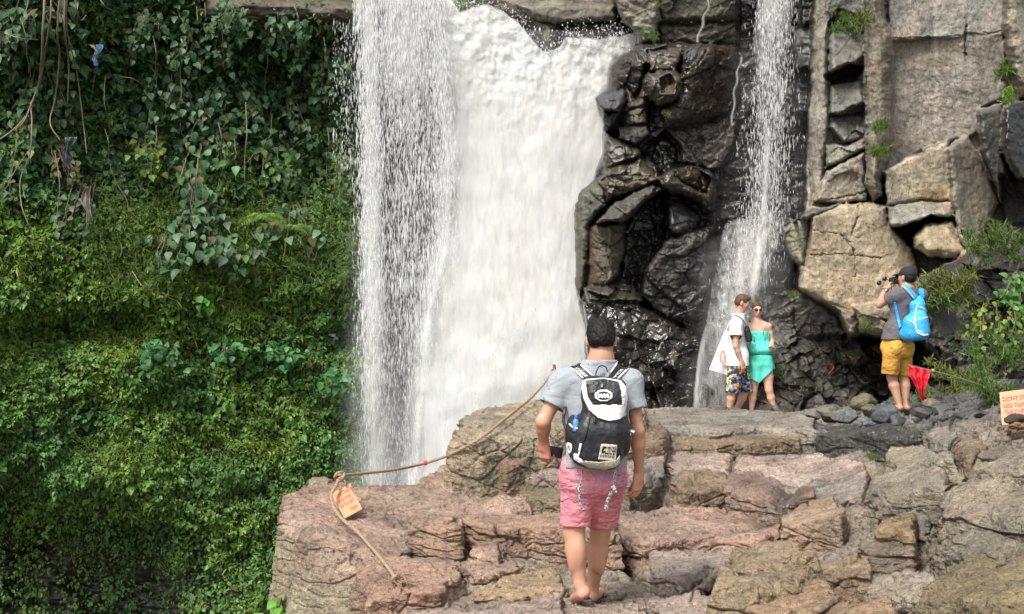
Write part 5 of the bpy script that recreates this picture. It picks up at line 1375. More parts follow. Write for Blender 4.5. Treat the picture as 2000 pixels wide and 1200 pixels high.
for a in [
    (1945, 480, 17.9, 240, .26, .22, RG, "grassy green clump on the dark rock under the black overhang"),
    (1860, 560, 18.0, 260, .26, .20, RY, "yellowish grass clump right behind the photographer"),
    (1825, 590, 18.1, 160, .30, .12, RG, "soft green grass directly above the blue backpack"),
    (1905, 640, 17.6, 90, .16, .22, RG, "small scattered sprigs on the dark rock left of the hanging leaves"),
    (1870, 745, 15.6, 240, .20, .18, RY, "yellow-green clump under the red flag's stick"),
    (1930, 760, 14.4, 200, .20, .18, RG, "yellow-green clump where the flag stick is stuck in"),
    (1965, 700, 15.2, 200, .22, .20, RG, "tall green grass between the flag stick and the sign"),
    (1655, 55, 19.9, 120, .22, .18, RG, "green sprays growing on the broken rock near the top"),
    (1690, 40, 19.2, 80, .22, .10, RY, "yellow-green sprays on the ridge at the top"),
    (1718, 250, 19.0, 90, .18, .05, RG, "green tuft in the upper crack of the tall pillar"),
    (1716, 300, 18.9, 110, .18, .05, RG, "lower green tuft hanging on the tall pillar"),
    (1962, 150, 19.3, 100, .30, .05, RG, "long thin green plant hanging in the corner of the smooth wall"),
    (1975, 190, 18.6, 60, .18, .12, (.16, .28, .03), "bright leaves on top of the black overhanging block"),
    (1548, 578, 20.2, 50, .12, .06, RG, "small green sprig on the dark rocks right of the couple"),
    (1515, 735, 20.4, 50, .12, .05, RG, "mossy sprig beside the woman's hip"),
    (1300, 8, 22.3, 30, .10, .08, RG, "moss patch at the top of the tan boulder above the dark rocks"),
    (1268, 66, 22.2, 90, .12, .10, RG, "moss hanging under the tan boulder at the top"),
    (1303, 222, 21.3, 24, .08, .03, RY, "tiny yellow-green plant on the shining dark boulder"),
    (1690, 640, 18.9, 60, .12, .06, RG, "small green leaves on the underside of the tan cliff"),
    (1770, 868, 13.0, 150, .13, .10, (.13, .24, .03), "bright green grass in the hollow of the right-hand ground"),
    (1725, 905, 12.6, 60, .08, .05, (.14, .22, .03), "little green sprigs at the edge of the wet slab"),
    (1848, 862, 12.6, 70, .10, .06, RG, "small green tuft right of the bright grass"),
    (1800, 775, 16.5, 80, .14, .10, RG, "low greenery below the red flag"),
    (1895, 690, 16.8, 70, .2, .1, (.09, .15, .07), "grey-green leafy clump behind the flag stick")]:
    grass_tuft(*a)
grass_tuft(955, 884, 13.4, 90, .11, .05, (.10, .20, .03), "small green fern in the hollow of the mound left of the walker", name="small_plant", cat="plant")
grass_tuft(885, 6, 26.5, 260, .35, .35, (.16, .26, .03), "green bush on the lip above the white water", name="bush", cat="bush", up=(0, -.3, .8))
climber(1985, 560, 40, 34, 110, .095, (.085, .19, .04), "broad-leaved plant at the right edge above the hanging leaves", "leafy_plant", "plant", "leafy plants at the right edge", .3, 6, frame=rock_frame(17.2))
climber(1935, 650, 36, 60, 110, .07, (.16, .27, .035), "bright hanging leaves on the dark rock at the right", "leafy_plant", "plant", "leafy plants at the right edge", .3, 8, frame=rock_frame(17.2))
climber(1985, 640, 26, 50, 60, .07, (.12, .22, .04), "hanging leaves at the right edge of the dark rock", "leafy_plant", "plant", "leafy plants at the right edge", .3, 6, frame=rock_frame(17.0))
climber(548, 1185, 28, 22, 26, .10, (.12, .28, .03), "bright green leafy plant at the foot of the reddish block", "leafy_plant", "plant", None, .0, 5, frame=rock_frame(10.6), droop=.3)
climber(1107, 908, 5, 5, 9, .05, (.16, .32, .04), "little bright green sprout in a crack left of the walker", "sprout", "plant", None, .0, 1, frame=rock_frame(12.6), droop=-.4)

# ================================================================== LOOSE STONES
def stone(px, py, Y, sx, sy, sz, colr, wet, label, seed, rot=0):
    n = 26
    th, ph = np.meshgrid(np.linspace(0, np.pi, n), np.linspace(0, 2 * np.pi, 2 * n, endpoint=False), indexing='ij')
    d = np.stack([np.sin(th) * np.cos(ph), np.sin(th) * np.sin(ph), np.cos(th)], -1).reshape(-1, 3)
    r0 = np.random.default_rng(seed); pl = norm(r0.normal(0, 1, (16, 3))); ds = r0.uniform(.62, .95, 16)
    rad = np.full(len(d), 1.15)
    for a, b_ in zip(pl, ds):
        k = d @ a; rad = np.minimum(rad, np.where(k > .05, b_ / np.maximum(k, .05), 9))
    v = d * rad[:, None]; v = v * (1 + .05 * fbm(v * 2.5 + seed, 4, seed))[:, None]
    x, y = v[:, 0] * sx, v[:, 1] * sy; c_, s_ = math.cos(rot), math.sin(rot)
    v = np.stack([x * c_ - y * s_, x * s_ + y * c_, v[:, 2] * sz], 1) + np.array(P(px, py, Y))
    i = np.arange(n * 2 * n).reshape(n, 2 * n)
    f = np.stack([i[:-1], i[1:], np.roll(i[1:], -1, 1), np.roll(i[:-1], -1, 1)], -1).reshape(-1, 4)
    col = np.array(colr) * (1 + .25 * fbm(v * 6, 3, seed + 3))[:, None]
    tag(mesh_obj("stone", v, f, M_ROCK, None, col, {"wet": np.full(len(v), wet)}), label, "stone", "loose stones at the back of the platform")
for k, a in enumerate([
    (1624, 806, 16.4, .20, .16, .12, (.24, .22, .17), 0, "largest pale tan boulder right of the couple"),
    (1731, 812, 15.2, .14, .14, .13, (.115, .13, .15), .4, "rounded blue-grey boulder at the photographer's feet"),
    (1652, 816, 15.2, .15, .12, .08, (.16, .165, .16), .3, "flat grey stone in front of the pale boulder"),
    (1688, 822, 14.9, .07, .06, .05, (.17, .17, .17), .4, "small grey stone left of the dark one before the blue-grey boulder"),
    (1672, 830, 14.7, .06, .05, .035, (.15, .15, .15), .4, "smallest wedge-shaped stone in the front row"),
    (1697, 828, 14.6, .08, .06, .045, (.12, .13, .14), .5, "dark pointed stone in the front row"),
    (1586, 812, 16.0, .13, .12, .07, (.18, .17, .15), .2, "low flat stone left of the pale boulder"),
    (1562, 812, 16.4, .12, .12, .05, (.17, .165, .15), .2, "leftmost low stone of the row"),
    (1700, 803, 15.8, .13, .10, .07, (.17, .155, .12), .1, "brownish stone behind the blue-grey boulder"),
    (1752, 826, 14.6, .07, .09, .08, (.09, .095, .10), .6, "narrow upright wet stone right of the blue-grey boulder"),
    (1690, 786, 17.6, .20, .16, .11, (.16, .145, .09), .1, "mossy brown boulder under the cliff left of the photographer"),
    (1795, 806, 15.5, .12, .10, .06, (.11, .105, .10), .5, "wet dark stone below the red flag"),
    (1820, 790, 16.2, .12, .10, .06, (.20, .18, .14), .1, "pale stone behind the flag's lower tip"),
    (1845, 800, 15.3, .16, .13, .07, (.10, .10, .10), .5, "dark stone between the flag and the sign"),
    (1900, 812, 14.0, .18, .15, .07, (.10, .105, .105), .6, "wet grey stone left of the sign"),
    (1400, 797, 18.4, .16, .14, .06, (.20, .18, .15), 0, "small hump of stone left of the couple"),
    (1480, 808, 17.3, .22, .14, .05, (.21, .19, .155), 0, "low pale stone in front of the woman's feet"),
    (1437, 806, 17.5, .14, .12, .06, (.20, .18, .15), 0, "pale stone in front of the man's feet")]):
    stone(*a, seed=k + 3, rot=k * 1.3)

# ================================================================== PEOPLE AND WHAT THEY CARRY
M_SKIN = simple("skin", (.62, .38, .27), rough=.55, bump=.12, bscale=180, var=.08, vscale=9, sss=.12, attr=True)
M_HAIRB = simple("hair_black", (.010, .008, .008), rough=.6, bump=.5, bscale=160, var=.4, spec=.25)
M_HAIRBR = simple("hair_brown", (.10, .058, .030), rough=.6, bump=.5, bscale=140, var=.4, spec=.3)
def cloth_mat(name, colr, fold=.6, rough=.85, scale=(7, 7, 14), fine=260, dist=.02, **kw):
    m = simple(name, colr, rough=rough, var=.10, vscale=9, **kw)
    nt = m.node_tree; b = nt.nodes["Principled BSDF"]
    n = noise_tex(nt, 1, 5, .55, scale, dist=1.2); n2 = noise_tex(nt, fine, 2)
    bp = nd(nt, "ShaderNodeBump"); bp.inputs['Strength'].default_value = fold; bp.inputs['Distance'].default_value = dist
    nt.links.new(mathn(nt, 'ADD', n, mathn(nt, 'MULTIPLY', n2, .03)), bp.inputs['Height']); nt.links.new(bp.outputs[0], b.inputs['Normal'])
    return m
M_BLACKP = cloth_mat("black_nylon", (.016, .016, .019), .5, .42, (9, 9, 7), 400)
M_WHITEL = simple("white_leatherette", (.80, .79, .76), rough=.45, bump=.2, bscale=120, var=.05)
M_BEIGE = simple("beige_leatherette", (.50, .46, .37), rough=.5, bump=.2, bscale=120, var=.08)
M_WHITET = simple("white_print", (.82, .82, .82), rough=.6, var=.03)
M_BLACKT = simple("black_print", (.01, .01, .012), rough=.6, var=.03)
M_PLBLACK = simple("black_plastic", (.012, .012, .014), rough=.25, var=.1)
M_RUBBER = simple("black_rubber", (.02, .02, .02), rough=.7, bump=.3, bscale=150, var=.2)

def V3(*a): return np.array(a, float)
def unit(a): a = np.asarray(a, float); return a / (np.linalg.norm(a) + 1e-9)

def hand_sdf(wr, d, nrm, side, curl=.5, s=1.0, thumb=.6, spread=1.0, wrist_r=.028):
    """palm, four jointed fingers of different lengths, thumb from the side of the palm. d: towards the fingertips, nrm: out of the back of the hand, side: +1/-1 thumb side along cross(d,nrm)"""
    d = unit(d); nrm = unit(np.asarray(nrm, float) - np.dot(nrm, d) * d); x = np.cross(d, nrm) * side
    R = np.stack([x, d, nrm], 1).astype(f32)
    L = []
    pc = wr + d * .052 * s
    L.append((rbox(pc, V3(.040, .046, .014) * s, .012 * s, R), .012))
    L.append((rcone(wr - d * .01, wr + d * .03 * s, wrist_r * s, .027 * s), .02))
    for k, (ln, off, base) in enumerate(((.068, .030, .092), (.078, .010, .098), (.073, -.010, .095), (.056, -.029, .086))):
        a = curl * (.85 + .16 * k); p = wr + d * base * s * .94 + x * off * s * spread
        r = (.0098 - .0006 * k) * s
        dirv = d
        for j, fr in enumerate((.45, .31, .24)):
            th = a * (.55 + .55 * j)
            cur = unit(d * math.cos(th + a * .3 * j) - nrm * math.sin(th + a * .3 * j) + x * .04 * (1.5 - k) * spread)
            q = p + cur * ln * fr * s
            L.append((rcone(p, q, r, r * .9), .0045)); p = q; r *= .92
    tb = wr + d * .028 * s + x * .030 * s - nrm * .006 * s
    t1 = tb + unit(x * .75 + d * .75 - nrm * .5 * thumb) * .040 * s; t2 = t1 + unit(x * .15 * (1 - thumb) + d * .9 - nrm * .8 * thumb) * .030 * s; t3 = t2 + unit(d * .8 - nrm * .9 * thumb - x * .3 * thumb) * .022 * s
    L += [(rcone(tb - d * .01 * s, t1, .016 * s, .0125 * s), .010), (rcone(t1, t2, .0118 * s, .0108 * s), .005), (rcone(t2, t3, .0108 * s, .009 * s), .004)]
    return L

def head_sdf(c, fwd, s=1.0, tilt=0.0):
    """c: centre of the head; fwd: where the face looks"""
    f = unit(fwd); up0 = V3(0, 0, 1); r = unit(np.cross(f, up0)); u = unit(np.cross(r, f))
    R = np.stack([r, f, u], 1).astype(f32)
    w = lambda x, y, z: np.asarray(c, float) + (r * x + f * y + u * z) * s
    L = [(ell(w(0, -.012, .022), V3(.076, .094, .092) * s, R), .02), (ell(w(0, .030, -.030), V3(.060, .068, .078) * s, R), .03),
         (ell(w(0, .050, -.085), V3(.030, .028, .024) * s, R), .03),
         (rcone(w(0, .094, .010), w(0, .112, -.030), .009 * s, .013 * s), .012), (ell(w(0, .080, .028), V3(.050, .018, .014) * s, R), .012),
         (ell(w(0, .092, -.055), V3(.024, .010, .006) * s, R), .005), (ell(w(0, .091, -.066), V3(.020, .010, .006) * s, R), .005),
         (ell(w(.032, .070, -.018), V3(.022, .02, .02) * s, R), .015), (ell(w(-.032, .070, -.018), V3(.022, .02, .02) * s, R), .015)]
    for q in (1, -1):
        L.append((ell(w(.083 * q, -.004, -.006), V3(.012, .022, .035) * s, R @ rotm(0, 0, -.35 * q)), .006))
    return L, w, R

def face_bits(w, s, root, R, closed=False):
    for q in (1, -1):
        f = ell(w(.031 * q, .079, .006), V3(.013, .010, .009) * s, R)
        sdf_obj("eye", f, .004, simple("eye_white", (.7, .68, .65), rough=.2), root, it=0, pad=.01)
        f = ell(w(.031 * q, .088, .006), V3(.006, .004, .006) * s, R)
        sdf_obj("iris", f, .003, simple("iris", (.03, .02, .015), rough=.2), root, it=0, pad=.008)
        f = ell(w(.032 * q, .088, .030), V3(.018, .006, .005) * s, R)
        sdf_obj("eyebrow", f, .003, M_HAIRBR, root, it=0, pad=.008)
    sdf_obj("lips", union([ell(w(0, .098, -.056), V3(.025, .008, .0055) * s, R), ell(w(0, .097, -.066), V3(.021, .008, .006) * s, R)], .003), .003, simple("lips", (.50, .17, .14), rough=.4), root, it=0, pad=.008)

def torso_sdf(sh1, sh2, pel, neck, s=1.0, belly=1.0, fwd=(0, 1, 0), slim=1.0):
    m = (np.array(sh1) + sh2) / 2; r = unit(np.array(sh2) - sh1); u = unit(m - pel); f = unit(np.cross(u, r)); r = np.cross(f, u)
    R = np.stack([r, f, u], 1).astype(f32); H = np.linalg.norm(m - pel)
    W = np.linalg.norm(np.array(sh2) - sh1) / 2
    L = [(ell(m - u * .13 * s, V3(W * .98, .108 * s, .20 * s), R), .05), (ell(m - u * H * .58, V3(W * .78 * slim, .100 * s * belly, .17 * s), R), .08),
         (ell(pel - u * .01, V3(W * .86, .112 * s, .13 * s), R), .08),
         (rcone(m + r * W * .72 * -1 + u * .0, np.array(sh1), .060 * s, .058 * s), .06), (rcone(m + r * W * .72, np.array(sh2), .060 * s, .058 * s), .06),
         (rcone(m + u * .0, np.array(neck), .075 * s, .055 * s), .07), (rcone(m - r * W * .5 + u * .0, np.array(neck), .05 * s, .045 * s), .06), (rcone(m + r * W * .5 + u * .0, np.array(neck), .05 * s, .045 * s), .06)]
    return L, R

def limb(a, b, c, r0, r1, r2, r3, bulge=1.0, k=.02):
    """two-segment limb with a muscle swelling in each segment"""
    a, b, c = map(np.asarray, (a, b, c))
    return [(rcone(a, a + (b - a) * .45, r0, r0 * 1.0), k), (rcone(a + (b - a) * .45, b, r0 * .98, r1), k), (rcone(b, b + (c - b) * .32, r1, r2), k * 1.4), (rcone(b + (c - b) * .32, c, r2, r3), k)]

def garment(name, f, h, mat, root, keep, infl=.016, thick=.011, fold=.006, fscale=(9, 9, 16), seed=0, colf=None, bb=None, it=2, drape=None):
    """cloth shell around an implicit body; keep(p) < 0 where the cloth exists"""
    def g(p):
        d = f(p) - infl
        if drape is not None: d = d - drape(p)
        d = d - fold * fbm(p * np.array(fscale, f32) + seed, 3, 800 + seed) - fold * .5 * fbm(p * np.array(fscale, f32) * 2.3 + seed, 2, 820 + seed, ridged=True)
        return np.maximum(np.maximum(d, -(d + thick)), keep(p))
    g.bb = f.bb
    return sdf_obj(name, g, h, mat, root, bb, colf, it, pad=infl + .03)

def trace(f, px, py, Y0, n=70):
    """walk from the front onto an implicit surface; returns points and hit mask"""
    px = np.asarray(px, float).ravel(); py = np.asarray(py, float).ravel(); Y = np.full(len(px), Y0, float)
    for _ in range(n):
        p = np.stack([(px - 1000) * Y / F, Y, CAMZ + (600 - py) * Y / F], 1).astype(f32)
        Y += np.clip(f(p), -.02, .05) * .9
    p = np.stack([(px - 1000) * Y / F, Y, CAMZ + (600 - py) * Y / F], 1)
    return p, np.abs(f(p.astype(f32))) < .004

def decal(name, f, poly, Y0, off, mat, root, step=.9, thick=.004, hole=None):
    A = np.array(poly, float); lo, hi = A.min(0) - step, A.max(0) + step
    xs = np.arange(lo[0], hi[0] + step, step); ys = np.arange(lo[1], hi[1] + step, step)
    PX, PY = np.meshgrid(xs, ys); sd = poly_sd(PX.ravel(), PY.ravel(), poly)
    if hole is not None: sd = np.minimum(sd, -poly_sd(PX.ravel(), PY.ravel(), hole))
    # pull near-edge points onto the outline so the border is clean
    gx = np.gradient(sd.reshape(PX.shape), step, axis=1).ravel(); gy = np.gradient(sd.reshape(PX.shape), step, axis=0).ravel()
    q = np.abs(sd) < step * .75; PXr = PX.ravel() - np.where(q, sd * gx, 0); PYr = PY.ravel() - np.where(q, sd * gy, 0)
    inside = (sd > -step * .75)
    p, hit = trace(f, PXr, PYr, Y0)
    ok = inside & hit
    fc = grid_faces(len(ys), len(xs)); fc = fc[ok[fc].all(1)]
    if not len(fc): return None
    p[:, 1] -= off
    used = np.unique(fc); mp = np.full(len(p), -1); mp[used] = np.arange(len(used))
    o = mesh_obj(name, p[used], mp[fc][:, ::-1], mat, root)
    sm = o.modifiers.new("thickness", 'SOLIDIFY'); sm.thickness = thick; sm.offset = 0
    return o

def text_decal(name, txt, f, quad, Y0, off, mat, root, lines=None):
    """lettering stretched over a quad given in the photograph (bl, br, tr, tl), laid on the surface"""
    lines = lines or [(txt, 0, 0, 1, 1)]
    mb = MB(); q = np.array(quad, float)
    for (t, u0, v0, u1, v1) in lines:
        v, fs = text_mesh(t, 1.0, True)
        u = u0 + (v[:, 0] - v[:, 0].min()) / np.ptp(v[:, 0]) * (u1 - u0); w = v0 + (v[:, 1] - v[:, 1].min()) / max(1e-5, np.ptp(v[:, 1])) * (v1 - v0)
        P2 = (1 - u)[:, None] * (1 - w)[:, None] * q[0] + u[:, None] * (1 - w)[:, None] * q[1] + u[:, None] * w[:, None] * q[2] + (1 - u)[:, None] * w[:, None] * q[3]
        p, hit = trace(f, P2[:, 0], P2[:, 1], Y0); p[:, 1] -= off
        base = mb.n; mb.v.append(p.astype(f32)); mb.n += len(p)
        for k in fs:
            if hit[k].all(): mb.f.setdefault(len(k), []).append(np.array([k], np.int32) + base)
    if mb.f: return mb.build(name, mat, root, smooth=False)

def skin_col(base, spots=()):
    def c(v):
        n = fbm(v * 7, 3, 900)[:, None]
        col = np.array(base) * (1 + .10 * n) * (1, 1, 1)
        for (p, r, t) in spots:
            w = np.exp(-(((v - np.array(p)) ** 2).sum(1) / r ** 2))[:, None]; col = col * (1 - w * .7) + np.array(t) * w * .7
        return np.clip(col, 0, 1)
    return c

# ---------------------------------------------------------------- the walker with the black and white backpack
YM = 8.6
def Q(px, py, dy=0.0): return np.array(P(px, py, YM + dy))
g1 = ground_h(1130, 8.62); g2 = ground_h(1168, 8.95)
man = empty("person", (Q(1150, 1180)[0], YM, min(g1, g2)), "walking man seen from behind in grey shirt and pink shorts, holding a phone", "person")
SK1 = (.50, .268, .175)
def zfix(p, z): p = np.array(p); p[2] = z; return p
head_c = Q(1174, 664, .03)
HL, hw, HR = head_sdf(head_c, (.05, 1, -.28), 1.02)
shL, shR = Q(1100, 746, .02), Q(1230, 746, .02)
pel = Q(1157, 925, .02); nk = Q(1175, 698, .01)
TL, TR = torso_sdf(shL, shR, pel, nk, 1.0, 1.05)
elL, wrL = Q(1061, 824, -.03), Q(1061, 864, .10)
elR, wrR = Q(1246, 842, -.01), Q(1248, 925, .08)
hiL, hiR = Q(1132, 938, .02), Q(1186, 938, .02)
knL, knR = Q(1121, 1040, .03), Q(1172, 1042, .22)
anL = Q(1133, 1142, .0); anR = Q(1158, 1150, .34)
body = TL + HL + [(rcone(nk - (0, 0, .04), head_c + (0, -.02, -.03),   .067, .058), .035)]
body += limb(shL, elL, wrL, .052, .041, .044, .029) + limb(shR, elR, wrR, .047, .037, .041, .027)
body += limb(hiL, knL, anL, .088, .060, .063, .035, k=.025) + limb(hiR, knR, anR, .088, .058, .063, .034, k=.025)
# calves and feet
body += [(ell(knL * .64 + anL * .36 + V3(.012, -.026, 0), (.046, .052, .115)), .02), (ell(knL * .60 + anL * .40 + V3(-.022, -.022, 0), (.036, .048, .12)), .02), (ell(knR * .64 + anR * .36 + V3(-.014, -.026, 0), (.044, .052, .115)), .02), (ell(knR * .60 + anR * .40 + V3(.022, -.022, 0), (.036, .048, .12)), .02)]
heelL = zfix(Q(1140, 1158, -.01), g1 + .10); ballL = zfix(Q(1127, 1175, .13), g1 + .035); toeL = zfix(Q(1124, 1178, .20), g1 + .03)
body += [(rcone(anL, heelL, .035, .036), .02), (rcone(heelL, ballL, .036, .030), .02), (rcone(heelL + (-.01, 0, -.01), ballL + (-.022, 0, 0), .03, .024), .02), (rcone(ballL, toeL, .026, .018), .015)]
heelR = zfix(Q(1157, 1160, .33), g2 + .055); ballR = zfix(Q(1172, 1160, .48), g2 + .045); toeR = zfix(Q(1178, 1158, .54), g2 + .038)
body += [(rcone(anR, heelR, .034, .034), .02), (rcone(heelR, ballR, .032, .032), .02), (rcone(ballR, toeR, .030, .016), .02)]
for k in range(5):
    b0 = ballR + V3(.030 - .010 * k, .03 + .012 * k, -.005); body.append((rcone(b0, b0 + V3(.025, .035, -.008), .011 - .001 * k, .009 - .001 * k), .004))
    b0 = ballL + V3(.024 - .013 * k, .03, -.008); body.append((rcone(b0, b0 + V3(-.006, .045, -.006), .011 - .001 * abs(k - 0), .009), .004))
hR_ = hand_sdf(wrR, (-.12, .10, -1), (.75, -.6, 0), -1, .60, 1.14, .5)
hL_ = hand_sdf(wrL, (.12, .22, -.95), (-.62, -.75, -.1), 1, .95, 1.12, .7)
bodyf = union(body, .02)
allf = union([(bodyf, .0001)] + [(g, k) for g, k in hR_ + hL_], .01)
skv = skin_col(SK1, [((heelL[0], heelL[1] - .02, heelL[2] - .01), .06, (.80, .36, .27)), (tuple(elL), .05, (.62, .30, .20)), (tuple(elR), .05, (.58, .28, .19)), (tuple(wrR + (-.0, 0, -.1)), .08, (.66, .30, .22)), (tuple(wrL + (0, 0, -.06)), .07, (.68, .31, .23))])
sdf_obj("body", allf, .0062, M_SKIN, man, colf=skv, it=1)
# hair: short, cropped at the nape
hairf0 = union([(ell(hw(0, -.016, .036), V3(.086, .102, .094) * 1.02, HR), .01), (ell(hw(0, -.045, -.012), V3(.078, .068, .062) * 1.02, HR), .03), (ell(hw(0, .0, .078), V3(.072, .088, .050) * 1.02, HR), .03)], .02)
def hairf(p):
    q = (p - head_c.astype(f32)) @ HR
    cut = np.maximum(-.062 - q[:, 2] + .022 * fbm(p * 30, 2, 5), (q[:, 1] - .050 - .9 * (q[:, 2] - .03)))
    ear = .030 - np.sqrt((np.abs(q[:, 0]) - .088) ** 2 + (q[:, 1] - .012) ** 2 + (q[:, 2] + .012) ** 2)
    d = hairf0(p) - .009 * fbm(p * np.array((45, 45, 26), f32), 3, 7) - .008 * fbm(p * np.array((100, 100, 50), f32), 2, 8)
    return np.maximum(np.maximum(d, cut), ear)
hairf.bb = hairf0.bb
sdf_obj("hair", hairf, .0048, M_HAIRB, man, it=0)

# shirt
M_SHIRTG = cloth_mat("grey_marl_jersey", (.31, .34, .365), .65, scale=(6, 6, 10))
slL = limb(shL, shL + (elL - shL) * 1.0, elL, .068, .066, .06, .06); slR = limb(shR, shR + (elR - shR) * 1.0, elR, .063, .062, .06, .06)
shirt_base = union(TL + [(rcone(shL, shL + (elL - shL) * .62, .064, .070), .05), (rcone(shR, shR + (elR - shR) * .62, .060, .066), .05), (rbox(pel + V3(.0, 0, .10), (.19, .115, .16), .09, TR), .08)], .05)
dL, dR = unit(elL - shL), unit(elR - shR)
def shirt_keep(p):
    a = (p - shL.astype(f32)) @ dL.astype(f32) - .165; b = (p - shR.astype(f32)) @ dR.astype(f32) - .170
    a = np.where(p[:, 0] < shL[0] + .01, a, -1); b = np.where(p[:, 0] > shR[0] - .01, b, -1)
    hem = (Q(1157, 915)[2] + .012 * np.sin(p[:, 0] * 21)) - p[:, 2]
    neck = .078 - np.sqrt((p[:, 0] - nk[0]) ** 2 * .9 + (p[:, 1] - nk[1] - .01) ** 2 + (np.maximum(0, p[:, 2] - nk[2] + .0) * 0) ** 2)
    neck = np.where(p[:, 2] > nk[2] - .045, neck, -1)
    return np.maximum.reduce([a, b, hem, neck, p[:, 2] - (nk[2] - .012)])
garment("shirt", shirt_base, .0072, M_SHIRTG, man, shirt_keep, .013, .011, .008, (6, 6, 9), 1)
shirt_surf = lambda p: shirt_base(p) - .016

# pink printed shorts
def pink_mat():
    m = cloth_mat("pink_printed_cotton", (.74, .25, .29), .75, .85, (8, 8, 20), dist=.035)
    nt = m.node_tree; b = nt.nodes["Principled BSDF"]
    n = noise_tex(nt, 1, 3, .7, (13, 13, 9), dist=1.5); n2 = noise_tex(nt, 1, 4, .6, (40, 40, 14), dist=.5); n3 = noise_tex(nt, 2.5, 2, .5)
    f = mathn(nt, 'MULTIPLY', ramp(nt, n, [(.54, 0), (.58, 1)]), ramp(nt, n3, [(.42, .15), (.55, 1)]))
    f2 = ramp(nt, n2, [(.66, 0), (.70, .35)])
    ff = mathn(nt, 'MAXIMUM', mathn(nt, 'MULTIPLY', f, .62), f2)
    wash = ramp(nt, noise_tex(nt, 6, 4), [(.3, (.58, .15, .19)), (.7, (.76, .30, .34))])
    nt.links.new(mixc(nt, 'MIX', ff, wash, (.28, .22, .38)), b.inputs['Base Color'])
    return m
short_f = union([(rbox(pel + V3(.002, 0, .0), (.185, .125, .12), .09, TR), .06), (rcone(hiL + (-.002, 0, .02), knL + (.004, 0, .03), .100, .078), .045), (rcone(hiR + (.004, 0, .02), knR + (.01, 0, .03), .102, .082), .045)], .05)
def short_keep(p):
    hem = np.where(p[:, 0] < Q(1150, 1000)[0], Q(1120, 1028)[2], Q(1170, 1040)[2]) - .02 * (p[:, 1] - YM) - p[:, 2]
    return np.maximum(hem, p[:, 2] - Q(1157, 892)[2])
garment("shorts", short_f, .0072, pink_mat(), man, short_keep, .010, .011, .011, (9, 9, 24), 2)

# flip-flops
def flipflop(heel, toe, label_root, thick=.016, lift=None, strap=None):
    d = unit(np.array(toe) - heel); u = unit(V3(0, 0, 1) - d * d[2]); r = np.cross(d, u); L = np.linalg.norm(np.array(toe) - heel)
    R = np.stack([r, d, u], 1).astype(f32); c = (np.array(heel) + toe) / 2
    t = MB(); n = 28; a = np.linspace(0, 2 * np.pi, n, endpoint=False); s = np.sin(a)
    wv = .043 * (1 + .12 * s) * np.cos(a); lv = s * (L / 2 + .02)
    ring = lambda z, k: c + r * wv[:, None] * k + d * lv[:, None] + u * z
    v = np.concatenate([ring(0, .96), ring(thick * .4, 1.0), ring(thick, .97)])
    i = np.arange(3 * n).reshape(3, n); f = np.stack([i[:-1], np.roll(i[:-1], -1, 1), np.roll(i[1:], -1, 1), i[1:]], -1).reshape(-1, 4)
    t.add(v, f); t.f.setdefault(n, []).append(np.array([i[0][::-1], i[2]]))
    root_ = t.build("flip_flop", M_RUBBER, label_root)
    if strap is not None:
        for q in (1, -1):
            sp = spline([c + d * (L * .22) + u * thick, c + d * (L * .16) + r * .022 * q + u * .055, c - d * .01 + r * .040 * q + u * (thick + .012)], 14)
            mb = MB(); mb.tube(sp, .0065, 8); o = mb.build("strap", M_RUBBER)
            o.parent = root_; o.matrix_parent_inverse = root_.matrix_basis.inverted() if False else o.matrix_parent_inverse
            o.data.transform(__import__('mathutils').Matrix.Translation(-Vector(label_root.location)))
    return root_
flipflop(heelR + V3(-.01, -.02, -.050), toeR + V3(.01, .03, -.034), man, strap=True)
flipflop(ballL + V3(.050, -.17, .028), toeL + V3(.0, .05, -.030), man, strap=None)

# phone in the left hand
ph_c = Q(1078, 882, .19)
ph = empty("phone", tuple(ph_c), "black smartphone held low in the walking man's left hand", "phone")
PR = rotm(.15, .18, .10)
sdf_obj("case", rbox(ph_c, (.068, .006, .034), .005, PR), .0022, M_PLBLACK, ph, it=0, pad=.01)
sdf_obj("screen", rbox(ph_c + V3(.0, -.0062, .0), (.060, .0016, .029), .001, PR), .0012, simple("dark_glass", (.02, .03, .04), rough=.05), ph, it=0, pad=.006)
sdf_obj("camera_lens", ell(ph_c + V3(-.052, -.0065, .020), (.006, .002, .006)), .002, simple("lens_rim", (.5, .55, .55), rough=.2), ph, it=0, pad=.005)

# backpack
bag = empty("backpack", tuple(Q(1166, 912, -.16)), "black backpack with white-edged flap on the walking man's back", "backpack")
BR = rotm(0, .10, 0)
bagf = union([(rbox(Q(1167, 868, -.20), (.150, .095, .140), .075, BR), .06), (rbox(Q(1178, 800, -.185), (.125, .085, .150), .065, BR), .06), (rbox(Q(1179, 765, -.175), (.128, .072, .085), .05, BR), .03), (ell(Q(1120, 850, -.15), (.045, .07, .12)), .04), (ell(Q(1219, 852, -.15), (.040, .07, .12)), .04)], .05)
def bagg(p): return bagf(p) - .005 * fbm(p * 11, 3, 31) - .004 * fbm(p * 26, 2, 33, ridged=True)
bagg.bb = bagf.bb
YB = YM - .75
sdf_obj("bag_body", bagg, .0065, M_BLACKP, bag, it=1)
flap_o = [(1135, 745), (1148, 741), (1180, 739), (1212, 744), (1222, 756), (1224, 778), (1225, 796), (1221, 810), (1209, 819), (1188, 822), (1168, 816), (1150, 800), (1141, 780), (1137, 762)]
flap_i = [(1144, 744), (1180, 740), (1208, 746), (1213, 765), (1216, 791), (1190, 792), (1158, 791), (1148, 776), (1145, 758)]
flp = decal("flap", bagg, flap_i, YB, .010, M_BLACKP, bag, thick=.006)
flt = decal("flap_trim", bagg, flap_o, YB, .014, M_WHITEL, bag, thick=.010, hole=flap_i)
